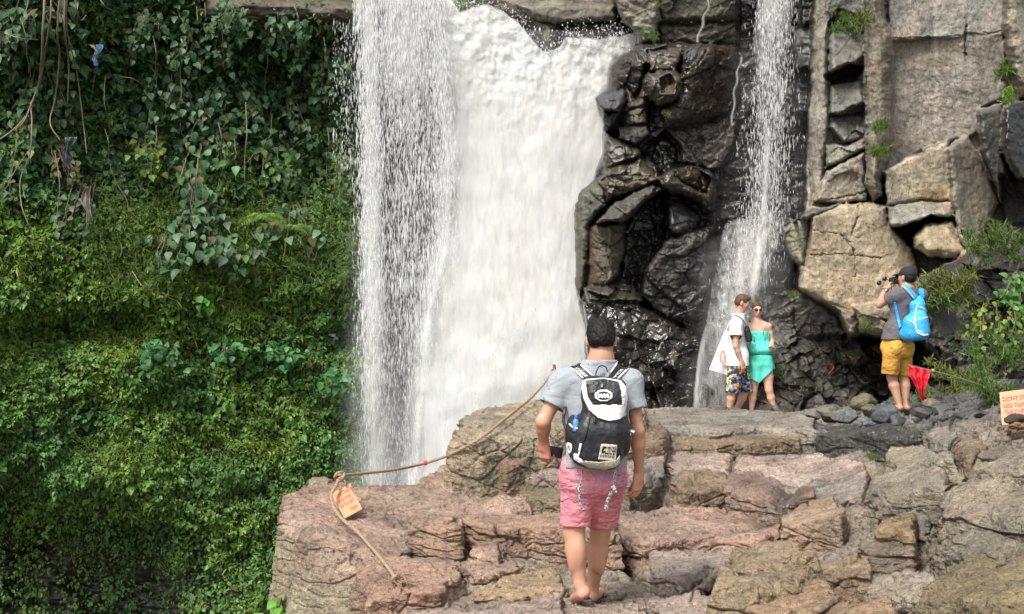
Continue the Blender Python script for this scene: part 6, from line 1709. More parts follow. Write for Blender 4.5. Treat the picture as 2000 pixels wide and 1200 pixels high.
th = np.linspace(0, 2 * np.pi, 9)[:-1] + np.pi / 8
octo = [(1178.5 + 18.5 * math.cos(a), 772.5 + 12.2 * math.sin(a)) for a in th]; octi = [(1178.5 + 13.5 * math.cos(a), 772.5 + 8.2 * math.sin(a)) for a in np.linspace(0, 2 * np.pi, 17)[:-1]]
decal("emblem", bagg, octo, YB, .017, M_WHITET, bag, thick=.004); decal("emblem_field", bagg, octi, YB, .021, M_BLACKT, bag, step=.6, thick=.002)
zz = [(1167, 770), (1169, 768), (1171.5, 771), (1174, 768), (1177, 771), (1180, 768), (1183, 771), (1186, 768), (1189, 771), (1190, 776), (1187, 778), (1184, 775), (1181, 778), (1178, 775), (1175, 778), (1172, 775), (1169, 778), (1167, 775)]
decal("emblem_mark", bagg, zz, YB, .024, M_WHITET, bag, step=.5, thick=.002)
decal("bottom_band", bagg, [(1122, 885), (1135, 900), (1170, 903), (1204, 898), (1210, 890), (1211, 903), (1203, 912), (1180, 917), (1150, 913), (1132, 904), (1121, 895)], YB, .010, M_BEIGE, bag, thick=.005)
decal("corner_patch", bagg, [(1120, 887), (1127, 886), (1130, 893), (1137, 898), (1139, 904), (1130, 903), (1121, 897)], YB, .016, M_WHITEL, bag, thick=.005)
lp = decal("label_patch", bagg, [(1174, 867), (1205, 869), (1202, 901), (1168, 897)], YB, .010, M_BEIGE, bag, thick=.004)
quad = [(1171, 895), (1200, 898.5), (1203, 871.5), (1175.5, 869.5)]
text_decal("lettering", "", bagg, quad, YB, .0145, M_BLACKT, bag, [("MCYS", .42, .76, 1, .95), ("GTMI", .42, .55, 1, .72), ("MIKE", .30, .34, .98, .51), ("DESIGNS", .0, .12, .98, .30)])
decal("lettering", bagg, [(1177, 871.5), (1185, 872), (1184, 875), (1180, 876), (1178, 882), (1183, 879), (1182, 883), (1177, 886), (1174, 884)], YB, .0145, M_BLACKT, bag, step=.6, thick=.001)
decal("side_badge", bagg, [(1106, 866), (1109, 864), (1115, 866), (1117, 872), (1116, 881), (1113, 886), (1107, 884), (1105, 880)], YB, .012, M_WHITEL, bag, thick=.004)
decal("badge_mark", bagg, [(1109, 870), (1110.6, 870), (1110.4, 880), (1109, 880)], YB, .017, M_BLACKT, bag, step=.5, thick=.001)
decal("badge_mark", bagg, [(1112, 870), (1113.6, 870), (1113.4, 880), (1112, 880)], YB, .017, M_BLACKT, bag, step=.5, thick=.001)
def bag_tube(name, pts, r, mat, off=.012, n=24, flat=1.0, f=bagg, root=bag, Y0=YB):
    A = spline([(a, b_, 0) for a, b_ in pts], n); p, hit = trace(f, A[:, 0], A[:, 1], Y0); p[:, 1] -= off
    mb = MB(); mb.tube(p, r, 8, flat=flat); return mb.build(name, mat, root)
bag_tube("seam", [(1152, 815), (1148, 835), (1141, 858), (1134, 872)], .0035, M_BLACKT, .004)
bag_tube("zip_pull", [(1134.5, 866), (1133, 873), (1131.5, 880)], .0075, M_WHITEL, .014)
bag_tube("zip_pull", [(1132, 880), (1130, 888), (1127, 897)], .0050, M_WHITEL, .014)
bag_tube("pocket_trim", [(1112, 828), (1118, 834), (1128, 837)], .0055, M_WHITEL, .010)
bag_tube("drawcord_toggle", [(1160, 816), (1162, 822), (1161, 825)], .009, M_PLBLACK, .016)
bag_tube("side_tag", [(1221, 842), (1228, 843), (1238, 845)], np.array([.006] * 12 + [.011] * 12), M_WHITEL, .010) if False else None
tg = MB(); 
for pts in ([(1221, 833), (1224, 840), (1228, 845)], [(1224, 843), (1232, 842), (1239, 845)], [(1223, 843), (1228, 847), (1231, 850)]):
    tg.tube(spline([Q(a, b_, -.17 - .01 * k) for k, (a, b_) in enumerate(pts)], 10), np.linspace(.004, .010, 10), 8)
tg.build("side_tag", M_WHITEL, bag)
hd = MB(); hd.tube(spline([Q(1165, 742, -.10), Q(1164, 730, -.11), Q(1170, 717, -.12), Q(1179, 715, -.12), Q(1186, 723, -.12), Q(1185, 742, -.10)], 30), .008, 8, flat=.45); hd.build("carry_handle", M_BLACKP, bag)
hd = MB(); hd.tube(spline([Q(1189, 728, -.13), Q(1184, 738, -.19), Q(1177, 748, -.25), Q(1175, 757, -.29)], 16), np.linspace(.016, .006, 16), 8, flat=.3); hd.build("webbing_tag", simple("grey_webbing", (.22, .23, .18), rough=.8, bump=.5, bscale=300, var=.3), bag)
# shoulder straps lie on the shirt
for nm, sq, tx in (("shoulder_strap", [(1107, 711), (1127, 705), (1163, 737), (1137, 739)], "MCYS"), ("shoulder_strap", [(1205, 706), (1228, 720), (1202, 745), (1183, 738)], "JACK")):
    st_ = decal(nm, shirt_surf, sq, YM - .5, .010, M_BLACKP, bag, thick=.010)
    a = np.array(sq, float)
    for e0, e1, g0, g1_ in ((0, 3, 1, 2), (1, 2, 0, 3)):
        w_ = .13
        p0, p1 = a[e0], a[e1]; q0, q1 = a[e0] * (1 - w_) + a[g0] * w_, a[e1] * (1 - w_) + a[g1_] * w_
        decal("strap_edging", shirt_surf, [tuple(p0), tuple(p1), tuple(q1), tuple(q0)], YM - .5, .017, M_WHITEL, bag, step=.5, thick=.003)
text_decal("lettering", "", shirt_surf, [(1151, 735), (1118, 708), (1113, 714) , (1141, 737)][::1], YM - .5, .020, M_WHITET, bag, [("REMCYSS", .05, .85, .95, .15)])
text_decal("lettering", "", shirt_surf, [(1189, 741), (1215, 713), (1222, 719), (1197, 744)], YM - .5, .020, M_WHITET, bag, [("JACK", .05, .15, .95, .85)])
sb = MB(); sb.tube(spline([Q(1104, 780, .02), Q(1103, 800, -.08), Q(1101, 822, -.10), Q(1108, 846, -.12)], 20), .010, 8, flat=.35); sb.build("lower_strap", M_BLACKP, bag)
def tape_mat():
    m, nt, b = new_mat("printed_tape"); b.inputs['Roughness'].default_value = .8
    n = noise_tex(nt, 1, 3, .8, (150, 150, 95)); nt.links.new(ramp(nt, n, [(.48, (.62, .62, .60)), (.53, (.03, .03, .03))]), b.inputs['Base Color']); return m
M_TAPE = tape_mat()
for pts, kn in (([(1139, 898, -.24), (1137, 925, -.22), (1133, 950, -.20), (1132, 968, -.19), (1134, 986, -.18), (1140, 997, -.17)], (1132, 957, -.205)), ([(1204, 905, -.22), (1201, 925, -.20), (1199, 948, -.19), (1193, 965, -.18), (1186, 982, -.17), (1184, 998, -.16)], (1200, 955, -.20))):
    sp = spline([Q(*a) for a in pts], 40); mb = MB(); mb.tube(sp, np.concatenate([np.full(18, .009), np.full(22, .0125)]), 8, flat=.55); mb.build("hanging_tape", M_TAPE, bag)
    kc = Q(*kn); sdf_obj("tape_knot", union([ell(kc, (.012, .014, .020)), ell(kc + V3(-.012, 0, .01), (.010, .008, .010)), ell(kc + V3(.008, 0, -.016), (.009, .008, .012))], .004), .004, M_TAPE, bag, it=0)
# water bottle in the side pocket
bt = empty("water_bottle", tuple(Q(1121, 836, -.22)), "small plastic water bottle with blue cap in the backpack's side pocket", "bottle")
c0 = Q(1121.5, 836, -.245)
mb = MB(); mb.tube([c0 + V3(.010, 0, z) for z in np.linspace(-.02, .056, 10)], [.018, .019, .0185, .019, .0185, .019, .0185, .017, .013, .009], 16); mb.build("bottle_body", simple("blue_pet", (.10, .28, .62), rough=.08, var=.15), bt)
mb = MB(); mb.tube([c0 + V3(.012, 0, z) for z in (.054, .058, .076, .078)], [.0105, .0115, .0115, .010], 16); mb.build("bottle_cap", simple("blue_cap", (.03, .17, .62), rough=.35), bt)

# ---------------------------------------------------------------- the couple at the back of the platform
YC = 20.0
def C(px, py, dy=0.0): return np.array(P(px, py, YC + dy))
gz = C(1450, 812)[2]
m2 = empty("person", tuple(C(1440, 812)), "man in white t-shirt and patterned shorts looking down at the woman beside him", "person")
hc = C(1450, 592, -.02); HL, hw, HR = head_sdf(hc, (.93, -.18, -.34), 1.0)
sR, sL = C(1438, 634, -.18), C(1446, 632, .18); pl2 = C(1441, 715); nk2 = C(1443, 613)
TL, TR = torso_sdf(sR, sL, pl2, nk2, .96, 1.0)
eR, wR = C(1437, 677, -.24), C(1449, 708, -.22); eL, wL = C(1452, 672, .22), C(1466, 698, .20)
h1, h2 = C(1437, 722, -.09), C(1446, 722, .09); k1, k2 = C(1430, 766, -.10), C(1456, 764, .10); a1, a2 = C(1423, 806, -.08), C(1436, 808, .16)
body = TL + HL + [(rcone(nk2 - (0, 0, .04), hc + (-.02, 0, -.03), .060, .052), .03)] + limb(sR, eR, wR, .050, .038, .040, .027) + limb(sL, eL, wL, .048, .038, .040, .027) + limb(h1, k1, a1, .085, .056, .058, .033) + limb(h2, k2, a2, .085, .056, .058, .033)
body += [(rcone(a1, a1 + V3(.02, 0, -.045), .033, .035), .02), (rcone(a1 + V3(-.02, 0, -.05), a1 + V3(.17, -.02, -.06), .034, .022), .02), (rcone(a2, a2 + V3(.0, 0, -.045), .033, .035), .02), (rcone(a2 + V3(-.02, 0, -.05), a2 + V3(.17, .02, -.06), .034, .022), .02)]
body += hand_sdf(wR, (.30, .02, -1), (.35, -1, 0), 1, .55, 1.0) + hand_sdf(wL, (.5, .0, -.8), (.2, 1, 0), -1, .5, 1.0)
sdf_obj("body", union(body, .02), .0085, M_SKIN, m2, colf=skin_col((.52, .30, .205)), it=1)
face_bits(hw, 1.0, m2, HR)
def hair2(base, hc, HR, low, front, slope, h, mat, root, ns=.006, earr=.030):
    def g(p):
        q = (p - hc.astype(f32)) @ HR
        cut = np.maximum(low - q[:, 2], q[:, 1] - front - slope * (q[:, 2] - .03)); ear = earr - np.sqrt((np.abs(q[:, 0]) - .086) ** 2 + (q[:, 1] - .012) ** 2 + (q[:, 2] + .012) ** 2)
        return np.maximum(np.maximum(base(p) - ns * fbm(p * 40, 3, 7), cut), ear)
    g.bb = base.bb
    return sdf_obj("hair", g, h, mat, root, it=1)
hair2(union([(ell(hw(0, -.014, .036), V3(.084, .102, .092), HR), .01), (ell(hw(0, -.045, -.012), V3(.076, .066, .060), HR), .03), (ell(hw(0, .05, .095), V3(.05, .045, .025), HR), .03)], .02), hc, HR, -.06, .055, .75, .006, M_HAIRBR, m2)
M_WSHIRT = cloth_mat("white_cotton", (.80, .80, .82), .5, scale=(6, 6, 9))
sb_ = union(TL + [(rcone(sR, sR + (eR - sR) * .5, .066, .078), .05), (rcone(sL, sL + (eL - sL) * .5, .062, .07), .05), (rbox(pl2 + V3(-.01, 0, .08), (.135, .185, .17), .10), .08)], .05)
dR2 = unit(eR - sR)
def keep2(p):
    a = (p - sR.astype(f32)) @ dR2.astype(f32) - .17; a = np.where(p[:, 1] < YC - .205, a, -1); b = np.where(p[:, 1] > sL[1] - .02, sL[2] - .17 - p[:, 2], -1)
    nkk = np.where(p[:, 2] > nk2[2] - .03, .068 - np.hypot(p[:, 0] - nk2[0], p[:, 1] - nk2[1]), -1)
    return np.maximum.reduce([a, b, C(1440, 715)[2] - p[:, 2], nkk, p[:, 2] - nk2[2] - .005])
garment("shirt", sb_, .0095, M_WSHIRT, m2, keep2, .016, .014, .010, (6, 6, 9), 4)
def board_mat():
    m = cloth_mat("patterned_shorts", (.3, .3, .3), .4); nt = m.node_tree; b = nt.nodes["Principled BSDF"]
    tc = nd(nt, "ShaderNodeTexCoord"); mp = nd(nt, "ShaderNodeMapping"); mp.inputs['Scale'].default_value = (5.5, 3.5, 6.5)
    nt.links.new(tc.outputs['Object'], mp.inputs[0]); v = nd(nt, "ShaderNodeTexVoronoi"); v.inputs['Randomness'].default_value = .8; nt.links.new(mp.outputs[0], v.inputs['Vector'])
    sx = nd(nt, "ShaderNodeSeparateColor"); nt.links.new(v.outputs['Color'], sx.inputs[0])
    cr = nt.nodes.new("ShaderNodeValToRGB"); cr.color_ramp.interpolation = 'CONSTANT'; nt.links.new(sx.outputs[0], cr.inputs[0])
    cols = [(0, (.02, .02, .03)), (.18, (.10, .28, .72)), (.36, (.62, .30, .04)), (.50, (.03, .03, .035)), (.60, (.55, .62, .25)), (.72, (.05, .16, .45)), (.84, (.75, .72, .60)), (.93, (.5, .12, .08))]
    e = cr.color_ramp.elements
    while len(e) < len(cols): e.new(.5)
    for k, (p_, c_) in enumerate(cols): e[k].position = p_; e[k].color = (*c_, 1)
    v2 = nd(nt, "ShaderNodeTexVoronoi"); v2.feature = 'DISTANCE_TO_EDGE'; v2.inputs['Randomness'].default_value = .8; nt.links.new(mp.outputs[0], v2.inputs['Vector'])
    edge = ramp(nt, v2.outputs[0], [(.03, 0), (.07, 1)])
    nt.links.new(mixc(nt, 'MULTIPLY', 1, cr.outputs[0], edge), b.inputs['Base Color']); return m
sf = union([(rbox(pl2, (.12, .15, .10), .08), .06), (rcone(h1, k1 + (.005, 0, .02), .105, .095), .04), (rcone(h2, k2 + (0, 0, .02), .105, .095), .04)], .05)
garment("shorts", sf, .0095, board_mat(), m2, lambda p: np.maximum(C(1440, 767)[2] - p[:, 2], p[:, 2] - C(1440, 705)[2]), .010, .014, .008, (8, 8, 14), 5)

# cross-body bag and tote bag
sl = empty("sling_bag", tuple(C(1460, 668)), "small black cross-body bag on the chest of the man in white", "bag")
sdf_obj("bag_body", union([rbox(C(1461, 655, -.12), (.045, .06, .10), .04, rotm(0, -.25, 0)), ell(C(1459, 645, -.12), (.04, .05, .06))], .02), .008, M_BLACKP, sl, it=1)
mb = MB(); mb.tube(spline([C(1432, 617, -.02), C(1436, 616, -.10), C(1446, 620, -.17), C(1455, 632, -.19), C(1461, 648, -.17)], 24), .011, 8, flat=.4); mb.build("strap", M_BLACKP, sl)
tt = empty("tote_bag", tuple(C(1405, 728)), "white cloth tote bag with an orange ring print hanging behind the man in white", "bag")
s_, t_ = np.meshgrid(np.linspace(0, 1, 26), np.linspace(0, 1, 34))
top = np.array([1416, 645.]), np.array([1424, 648.]); bot = np.array([1385, 722.]), np.array([1421, 733.])
A = (1 - s_)[..., None] * ((1 - t_)[..., None] * top[0] + t_[..., None] * bot[0]) + s_[..., None] * ((1 - t_)[..., None] * top[1] + t_[..., None] * bot[1])
vv = []
for sgn in (1, -1):
    fat = .055 * np.sin(np.pi * np.clip(s_, .0, 1)) * np.sin(np.pi * np.clip(t_ * .9 + .05, 0, 1)) ** .6
    q = np.stack([s_.ravel() * 4, t_.ravel() * 2, s_.ravel() * 0 + sgn], 1)
    Yv = YC + .02 + sgn * -1 * fat + .018 * fbm(q, 3, 66).reshape(s_.shape)
    vv.append(np.stack([(A[..., 0] - 1000) * Yv / F, Yv, CAMZ + (600 - A[..., 1]) * Yv / F], -1).reshape(-1, 3))
gf = grid_faces(34, 26)
mesh_obj("bag_body", np.concatenate(vv), np.concatenate([gf[:, ::-1], gf + 34 * 26]), M_WSHIRT, tt)
M_ORANGE = simple("orange_print", (.70, .17, .08), rough=.8)
rg = MB(); an = np.linspace(0, 2 * np.pi, 40)
for rx_, ry_ in ((5.5, 13), (3.6, 9.5)):
    rg.tube([P(1411 + rx_ * math.cos(a), 696 + ry_ * math.sin(a), YC - .052) for a in an[:-1]], .0045, 5)
rg.build("ring_print", M_ORANGE, tt)
mb = MB()
mb.tube(spline([C(1417, 648, .02), C(1424, 632, .02), C(1432, 620, .05)], 14), .012, 6, flat=.4)
mb.build("handle", M_WSHIRT, tt)

YW = 20.15
def Wp(px, py, dy=0.0): return np.array(P(px, py, YW + dy))
w2 = empty("person", tuple(Wp(1490, 811)), "smiling woman in sunglasses and a turquoise playsuit next to the man in white", "person")
hc = Wp(1478, 605, -.02); HL, hw, HR = head_sdf(hc, (.10, -1, -.10), .93)
s1, s2 = Wp(1501, 638), Wp(1463, 638, .03); pl3 = Wp(1487, 706); nk3 = Wp(1478, 626)
TL, TR = torso_sdf(s2, s1, pl3, nk3, .84, .95, slim=.88)
e1_, w1_ = Wp(1508, 668, .02), Wp(1506, 681, -.20); e2_, w2_ = Wp(1461, 672, .05), Wp(1466, 698, .06)
h1, h2 = Wp(1477, 716, 0), Wp(1497, 716, 0); k1, k2 = Wp(1471, 764, .0), Wp(1502, 762, -.05); a1, a2 = Wp(1467, 808, .03), Wp(1514, 808, -.02)
body = TL + HL + [(rcone(nk3 - (0, 0, .03), hc + (0, .01, -.03), .047, .043), .03)] + limb(s1, e1_, w1_, .040, .032, .033, .023) + limb(s2, e2_, w2_, .040, .032, .033, .023) + limb(h1, k1, a1, .084, .053, .054, .030) + limb(h2, k2, a2, .084, .053, .054, .030)
body += [(rcone(a_ + V3(0, .02, -.04), a_ + V3(.02, -.14, -.055), .032, .022), .02) for a_ in (a1, a2)]
body += hand_sdf(w1_, (.05, -.75, .45), (.2, .3, 1), 1, .75, .88) + hand_sdf(w2_, (.1, 0, -1), (-.8, -.3, 0), -1, .5, .88)
sdf_obj("body", union(body, .02), .0082, M_SKIN, w2, colf=skin_col((.66, .40, .30), [(tuple(k2 + V3(0, -.05, 0)), .05, (.65, .25, .2))]), it=1)
hair2(union([(ell(hw(0, -.018, .032), V3(.082, .098, .090) * .95, HR), .01), (ell(hw(0, -.085, .0), V3(.045, .04, .045), HR), .03)], .02), hc, HR, -.05, .045, 1.2, .006, M_HAIRBR, w2)
face_bits(hw, .93, w2, HR)
sdf_obj("teeth", ell(hw(0, .100, -.0605), V3(.016, .006, .0035) * .93, HR), .003, simple("teeth", (.85, .83, .78), rough=.2), w2, it=0, pad=.006)
gl = empty("sunglasses", tuple(hw(0, .11, .01)), "dark reddish sunglasses worn by the woman in turquoise", "sunglasses")
for q in (1, -1): sdf_obj("lens", ell(hw(.032 * q, .104, .004), V3(.027, .008, .022) * .95, HR), .0035, simple("dark_lens", (.035, .012, .014), rough=.08), gl, it=0, pad=.008)
mb = MB(); mb.tube([hw(-.01, .112, .008), hw(.01, .112, .008)], .0022, 6)
for q in (1, -1): mb.tube([hw(.055 * q, .10, .012), hw(.078 * q, .04, .010), hw(.082 * q, -.01, .005)], .0025, 6)
mb.build("frame", M_PLBLACK, gl)
M_TURQ = cloth_mat("turquoise_jersey", (.10, .62, .50), .7, scale=(14, 14, 4))
tb_ = union(TL + [(rbox(Wp(1486, 684, 0), (.145, .115, .08), .07), .06)], .05)
neckz = Wp(1480, 648)[2]
def keep3(p):
    arm = .058 - np.minimum(np.hypot(p[:, 0] - s1[0] - .01, (p[:, 2] - s1[2]) * .7), np.hypot(p[:, 0] - s2[0] + .01, (p[:, 2] - s2[2]) * .7))
    return np.maximum.reduce([p[:, 2] - neckz - .10 * np.abs(p[:, 0] - nk3[0] - .02), arm, Wp(1486, 692)[2] - p[:, 2]])
garment("top", tb_, .009, M_TURQ, w2, keep3, .016, .013, .010, (26, 20, 5), 7, drape=lambda p: .022 * np.exp(-((p[:, 2] - Wp(0, 684)[2]) / .05) ** 2))
skf = union([(rbox(pl3 + V3(0, 0, .01), (.145, .115, .12), .08), .05), (rcone(h1, k1 + (h1 - k1) * .2, .10, .115), .05), (rcone(h2, k2 + (h2 - k2) * .2, .10, .115), .05)], .06)
def keep4(p):
    x = p[:, 0]; hem = np.interp(x, [Wp(1465, 0)[0], Wp(1480, 0)[0], Wp(1492, 0)[0], Wp(1509, 0)[0]], [Wp(0, 741)[2], Wp(0, 750)[2], Wp(0, 737)[2], Wp(0, 722)[2]]) + .012 * np.abs(np.sin(x * 160))
    return np.maximum(hem - p[:, 2], p[:, 2] - Wp(0, 693)[2])
garment("shorts", skf, .009, M_TURQ, w2, keep4, .014, .013, .008, (20, 16, 6), 8)
mb = MB(); a_ = np.linspace(0, 2 * np.pi, 40)
mb.tube([pl3 + V3(.150 * math.cos(t), .118 * math.sin(t), .095) for t in a_], .009, 6); mb.build("waistband", M_TURQ, w2)
mb = MB()
for q0, q1 in (((1493, 634), (1489, 652)), ((1465, 634), (1468, 652))): mb.tube(spline([Wp(*q0, .0), Wp(q0[0] - .5, q0[1] + 6, -.085), Wp(*q1, -.125)], 10), .005, 6)
mb.tube(spline([Wp(1473, 630, -.05), Wp(1475, 640, -.11), Wp(1473, 662, -.15)], 12), .0025, 5); mb.build("shoulder_strap", M_TURQ, w2)
mb = MB(); mb.tube([Wp(1473, 661, -.15), Wp(1473, 669, -.15)], [.006, .010], 8); mb.build("pendant", M_PLBLACK, w2)

# ---------------------------------------------------------------- the photographer
YP = 16.5
def Ph(px, py, dy=0.0): return np.array(P(px, py, YP + dy))
p4 = empty("person", tuple(Ph(1762, 803)), "man in a black cap, grey t-shirt and mustard shorts taking a photo by the cliff", "person")
fw = unit(V3(-.62, .78, 0)); rt = unit(V3(.78, .62, 0))
hc = Ph(1771, 542, .03); HL, hw, HR = head_sdf(hc, fw + V3(-.1, 0, .03), .98)
s1, s2 = Ph(1748, 578, -.10), Ph(1798, 577, .10); pl4 = Ph(1753, 676); nk4 = Ph(1772, 563, .02)
TL, TR = torso_sdf(s1, s2, pl4, nk4, .96)
e1_, w1_ = Ph(1718, 596, .05), Ph(1729, 565, .18); e2_, w2_ = Ph(1792, 600, .35), Ph(1766, 560, .38)
h1, h2 = Ph(1743, 690, -.03), Ph(1764, 690, .05); k1, k2 = Ph(1742, 738, .05), Ph(1766, 738, .12); a1, a2 = Ph(1756, 789, -.02), Ph(1770, 789, .06)
body = TL + HL + [(rcone(nk4 - (0, 0, .04), hc + (0, 0, -.04), .058, .052), .03)] + limb(s1, e1_, w1_, .048, .038, .040, .028) + limb(s2, e2_, w2_, .048, .038, .040, .028) + limb(h1, k1, a1, .085, .055, .060, .034) + limb(h2, k2, a2, .085, .055, .060, .034)
body += [(rcone(a_ + V3(.01, -.03, -.045), a_ + V3(-.10, .13, -.06), .034, .022), .02) for a_ in (a1, a2)]
body += hand_sdf(w1_, (.42, .25, .62), (-.75, -.45, .1), 1, .8, 1.0) + hand_sdf(w2_, (-.6, -.1, .6), (.3, .8, 0), -1, .8, 1.0)
sdf_obj("body", union(body, .02), .0078, M_SKIN, p4, colf=skin_col((.47, .26, .17)), it=1)
hair2(union([(ell(hw(0, -.016, .020), V3(.081, .098, .085), HR), .01), (ell(hw(0, -.045, -.012), V3(.076, .066, .060), HR), .03)], .02), hc, HR, -.062, .03, .6, .006, M_HAIRB, p4)
face_bits(hw, .98, p4, HR)
capf = ell(hw(0, -.016, .040), V3(.089, .106, .092), HR)
def cap_k(p):
    q = (p - hc.astype(f32)) @ HR; d = capf(p); return np.maximum(np.maximum(d, -(d + .014)), -(q[:, 2] - .018 + .10 * np.minimum(0, q[:, 1])))
cap_k.bb = capf.bb
cp = empty("cap", tuple(hw(0, 0, .12)), "black baseball cap on the photographer's head", "cap")
M_CAP = cloth_mat("black_cotton", (.015, .015, .018), .3)
sdf_obj("crown", cap_k, .006, M_CAP, cp, it=1); sdf_obj("brim", rbox(hw(0, .115, .030), (.065, .045, .006), .006, HR @ rotm(-.25, 0, 0)), .005, M_CAP, cp, it=1)
M_SHIRTD = cloth_mat("charcoal_jersey", (.115, .105, .115), .5, scale=(6, 6, 9))
sb4 = union(TL + [(rcone(s1, s1 + (e1_ - s1) * .45, .060, .068), .05), (rcone(s2, s2 + (e2_ - s2) * .5, .060, .068), .05), (rbox(pl4 + V3(0, 0, .10), (.155, .12, .15), .08, TR), .08)], .05)
d4 = unit(e1_ - s1)
def keep5(p):
    a = (p - s1.astype(f32)) @ d4.astype(f32) - .105; a = np.where((p[:, 0] < s1[0] - .055) & (p[:, 2] > s1[2] - .20), a, -1)
    nkk = np.where(p[:, 2] > nk4[2] - .02, .066 - np.hypot(p[:, 0] - nk4[0], p[:, 1] - nk4[1]), -1)
    return np.maximum.reduce([a, Ph(0, 664)[2] - p[:, 2], nkk, p[:, 2] - nk4[2] - .01])
garment("shirt", sb4, .0088, M_SHIRTD, p4, keep5, .014, .013, .009, (6, 6, 9), 11)
M_MUST = cloth_mat("mustard_cotton", (.62, .33, .055), .8, scale=(7, 7, 12))
sf4 = union([(rbox(pl4 + V3(0, 0, -.02), (.172, .135, .11), .085, TR), .06), (rcone(h1 + (-.01, -.02, 0), k1 + (-.03, -.02, 0), .095, .088), .02), (rcone(h2, k2 + (.008, .02, 0), .095, .078), .02)], .03)
garment("shorts", sf4, .0088, M_MUST, p4, lambda p: np.maximum(Ph(0, 734)[2] - .12 * (p[:, 0] - pl4[0]) - p[:, 2], p[:, 2] - Ph(0, 660)[2]), .008, .013, .010, (8, 8, 12), 12)
wt = empty("wristwatch", tuple(w1_), "wristwatch with a pale dial on the photographer's left wrist", "watch")
dw = unit(w1_ - e1_); aw = np.cross(dw, (0, 1, 0)); aw = unit(aw); bw = np.cross(dw, aw); wc = w1_ - dw * .02
mb = MB(); mb.tube([wc + aw * .034 * math.cos(t) + bw * .034 * math.sin(t) for t in np.linspace(0, 2 * np.pi, 24)], .008, 8, flat=.5); mb.build("watch_strap", M_PLBLACK, wt)
mb = MB(); c_ = wc + V3(.0, -.040, .0); mb.tube([c_, c_ + V3(0, -.010, 0)], [.022, .020], 20); mb.build("watch_case", M_PLBLACK, wt)
mb = MB(); mb.tube([c_ + V3(0, -.0105, 0), c_ + V3(0, -.0115, 0)], [.015, .015], 20); mb.build("dial", simple("pale_dial", (.75, .78, .76), rough=.3), wt)
cm = empty("photo_camera", tuple(Ph(1750, 549, .20)), "black photo camera held up to the photographer's eye", "camera")
CRm = np.stack([rt, fw, V3(0, 0, 1)], 1).astype(f32); cc = Ph(1753, 548, .17)
sdf_obj("camera_body", union([(rbox(cc, (.065, .03, .042), .012, CRm), .006), (rbox(cc + V3(0, 0, .045), (.025, .025, .018), .008, CRm), .006), (rbox(cc - rt * .055, (.018, .038, .042), .012, CRm), .006)], .006), .005, M_PLBLACK, cm, it=1)
mb = MB(); mb.tube([cc + fw * x for x in (.02, .05, .055, .10, .105)], [.034, .034, .037, .037, .030], 20); mb.build("lens", M_PLBLACK, cm)
mb = MB(); mb.tube(spline([cc - rt * .07 + V3(0, 0, .02), cc - rt * .12 + V3(0, 0, -.10), cc - rt * .02 + V3(0, 0, -.22)], 16), .004, 6); mb.build("neck_strap", M_PLBLACK, cm)
sg = empty("sunglasses", tuple(Ph(1722, 549, .1)), "round dark sunglasses held beside the camera by the photographer", "sunglasses")
lc = [Ph(1717, 553, .12), Ph(1728, 545, .14)]
for c_ in lc:
    mb = MB(); mb.tube([c_, c_ + V3(0, .004, 0)], [.024, .024], 20); mb.build("lens", simple("green_lens", (.01, .035, .03), rough=.1), sg)
    mb = MB(); mb.tube([c_ + V3(.0255 * math.cos(t), 0, .0255 * math.sin(t)) for t in np.linspace(0, 2 * np.pi, 24)], .003, 6); mb.build("rim", M_PLBLACK, sg)
mb = MB(); mb.tube([lc[0] + V3(.018, 0, .018), lc[1] - V3(.018, 0, .012)], .003, 6); mb.tube([lc[1] + V3(.02, 0, 0), Ph(1738, 550, .16)], .003, 6); mb.build("bridge", M_PLBLACK, sg)
# blue backpack
bb = empty("backpack", tuple(Ph(1786, 672, -.2)), "bright blue backpack with white piping on the photographer's back", "backpack")
M_BLUE = cloth_mat("blue_nylon", (.035, .36, .80), .6, .45, (8, 8, 8), 400)
BR2 = rotm(0, -.12, -.5)
bbf = union([(rbox(Ph(1789, 640, -.24), (.145, .10, .15), .09, BR2), .05), (rbox(Ph(1793, 608, -.20), (.085, .075, .13), .065, BR2), .05), (ell(Ph(1796, 588, -.16), (.04, .045, .06)), .05), (ell(Ph(1768, 652, -.18), (.07, .07, .07)), .05)], .05)
def bbg(p): return bbf(p) - .008 * fbm(p * 8, 3, 41) - .005 * fbm(p * 20, 2, 43, ridged=True)
bbg.bb = bbf.bb
sdf_obj("bag_body", bbg, .0078, M_BLUE, bb, it=1)
for pts, r in (([(1775, 625), (1783, 630), (1790, 637)], .006), ([(1792, 597), (1788, 610), (1787, 625), (1790, 645), (1793, 652)], .007), ([(1796, 600), (1805, 604), (1815, 612), (1817, 616)], .007), ([(1792, 650), (1803, 655), (1812, 654)], .009), ([(1793, 645), (1800, 649), (1804, 652)], .004), ([(1800, 624), (1806, 621), (1812, 620)], .006)):
    bag_tube("piping", pts, r, M_WHITEL, .004, 16, f=bbg, root=bb, Y0=YP - .9)
s4 = lambda p: sb4(p) - .016
for q in ([(1762, 558), (1770, 556), (1790, 578), (1785, 585)], [(1792, 562), (1803, 565), (1805, 582), (1797, 584)], [(1745, 592), (1749, 590), (1760, 638), (1755, 642)]):
    decal("shoulder_strap", s4, q, YP - .7, .014, M_BLUE, bb, thick=.012)
bag_tube("strap_piping", [(1762, 559), (1773, 570), (1785, 585)], .0055, M_WHITEL, .026, 16, f=s4, root=bb, Y0=YP - .7)

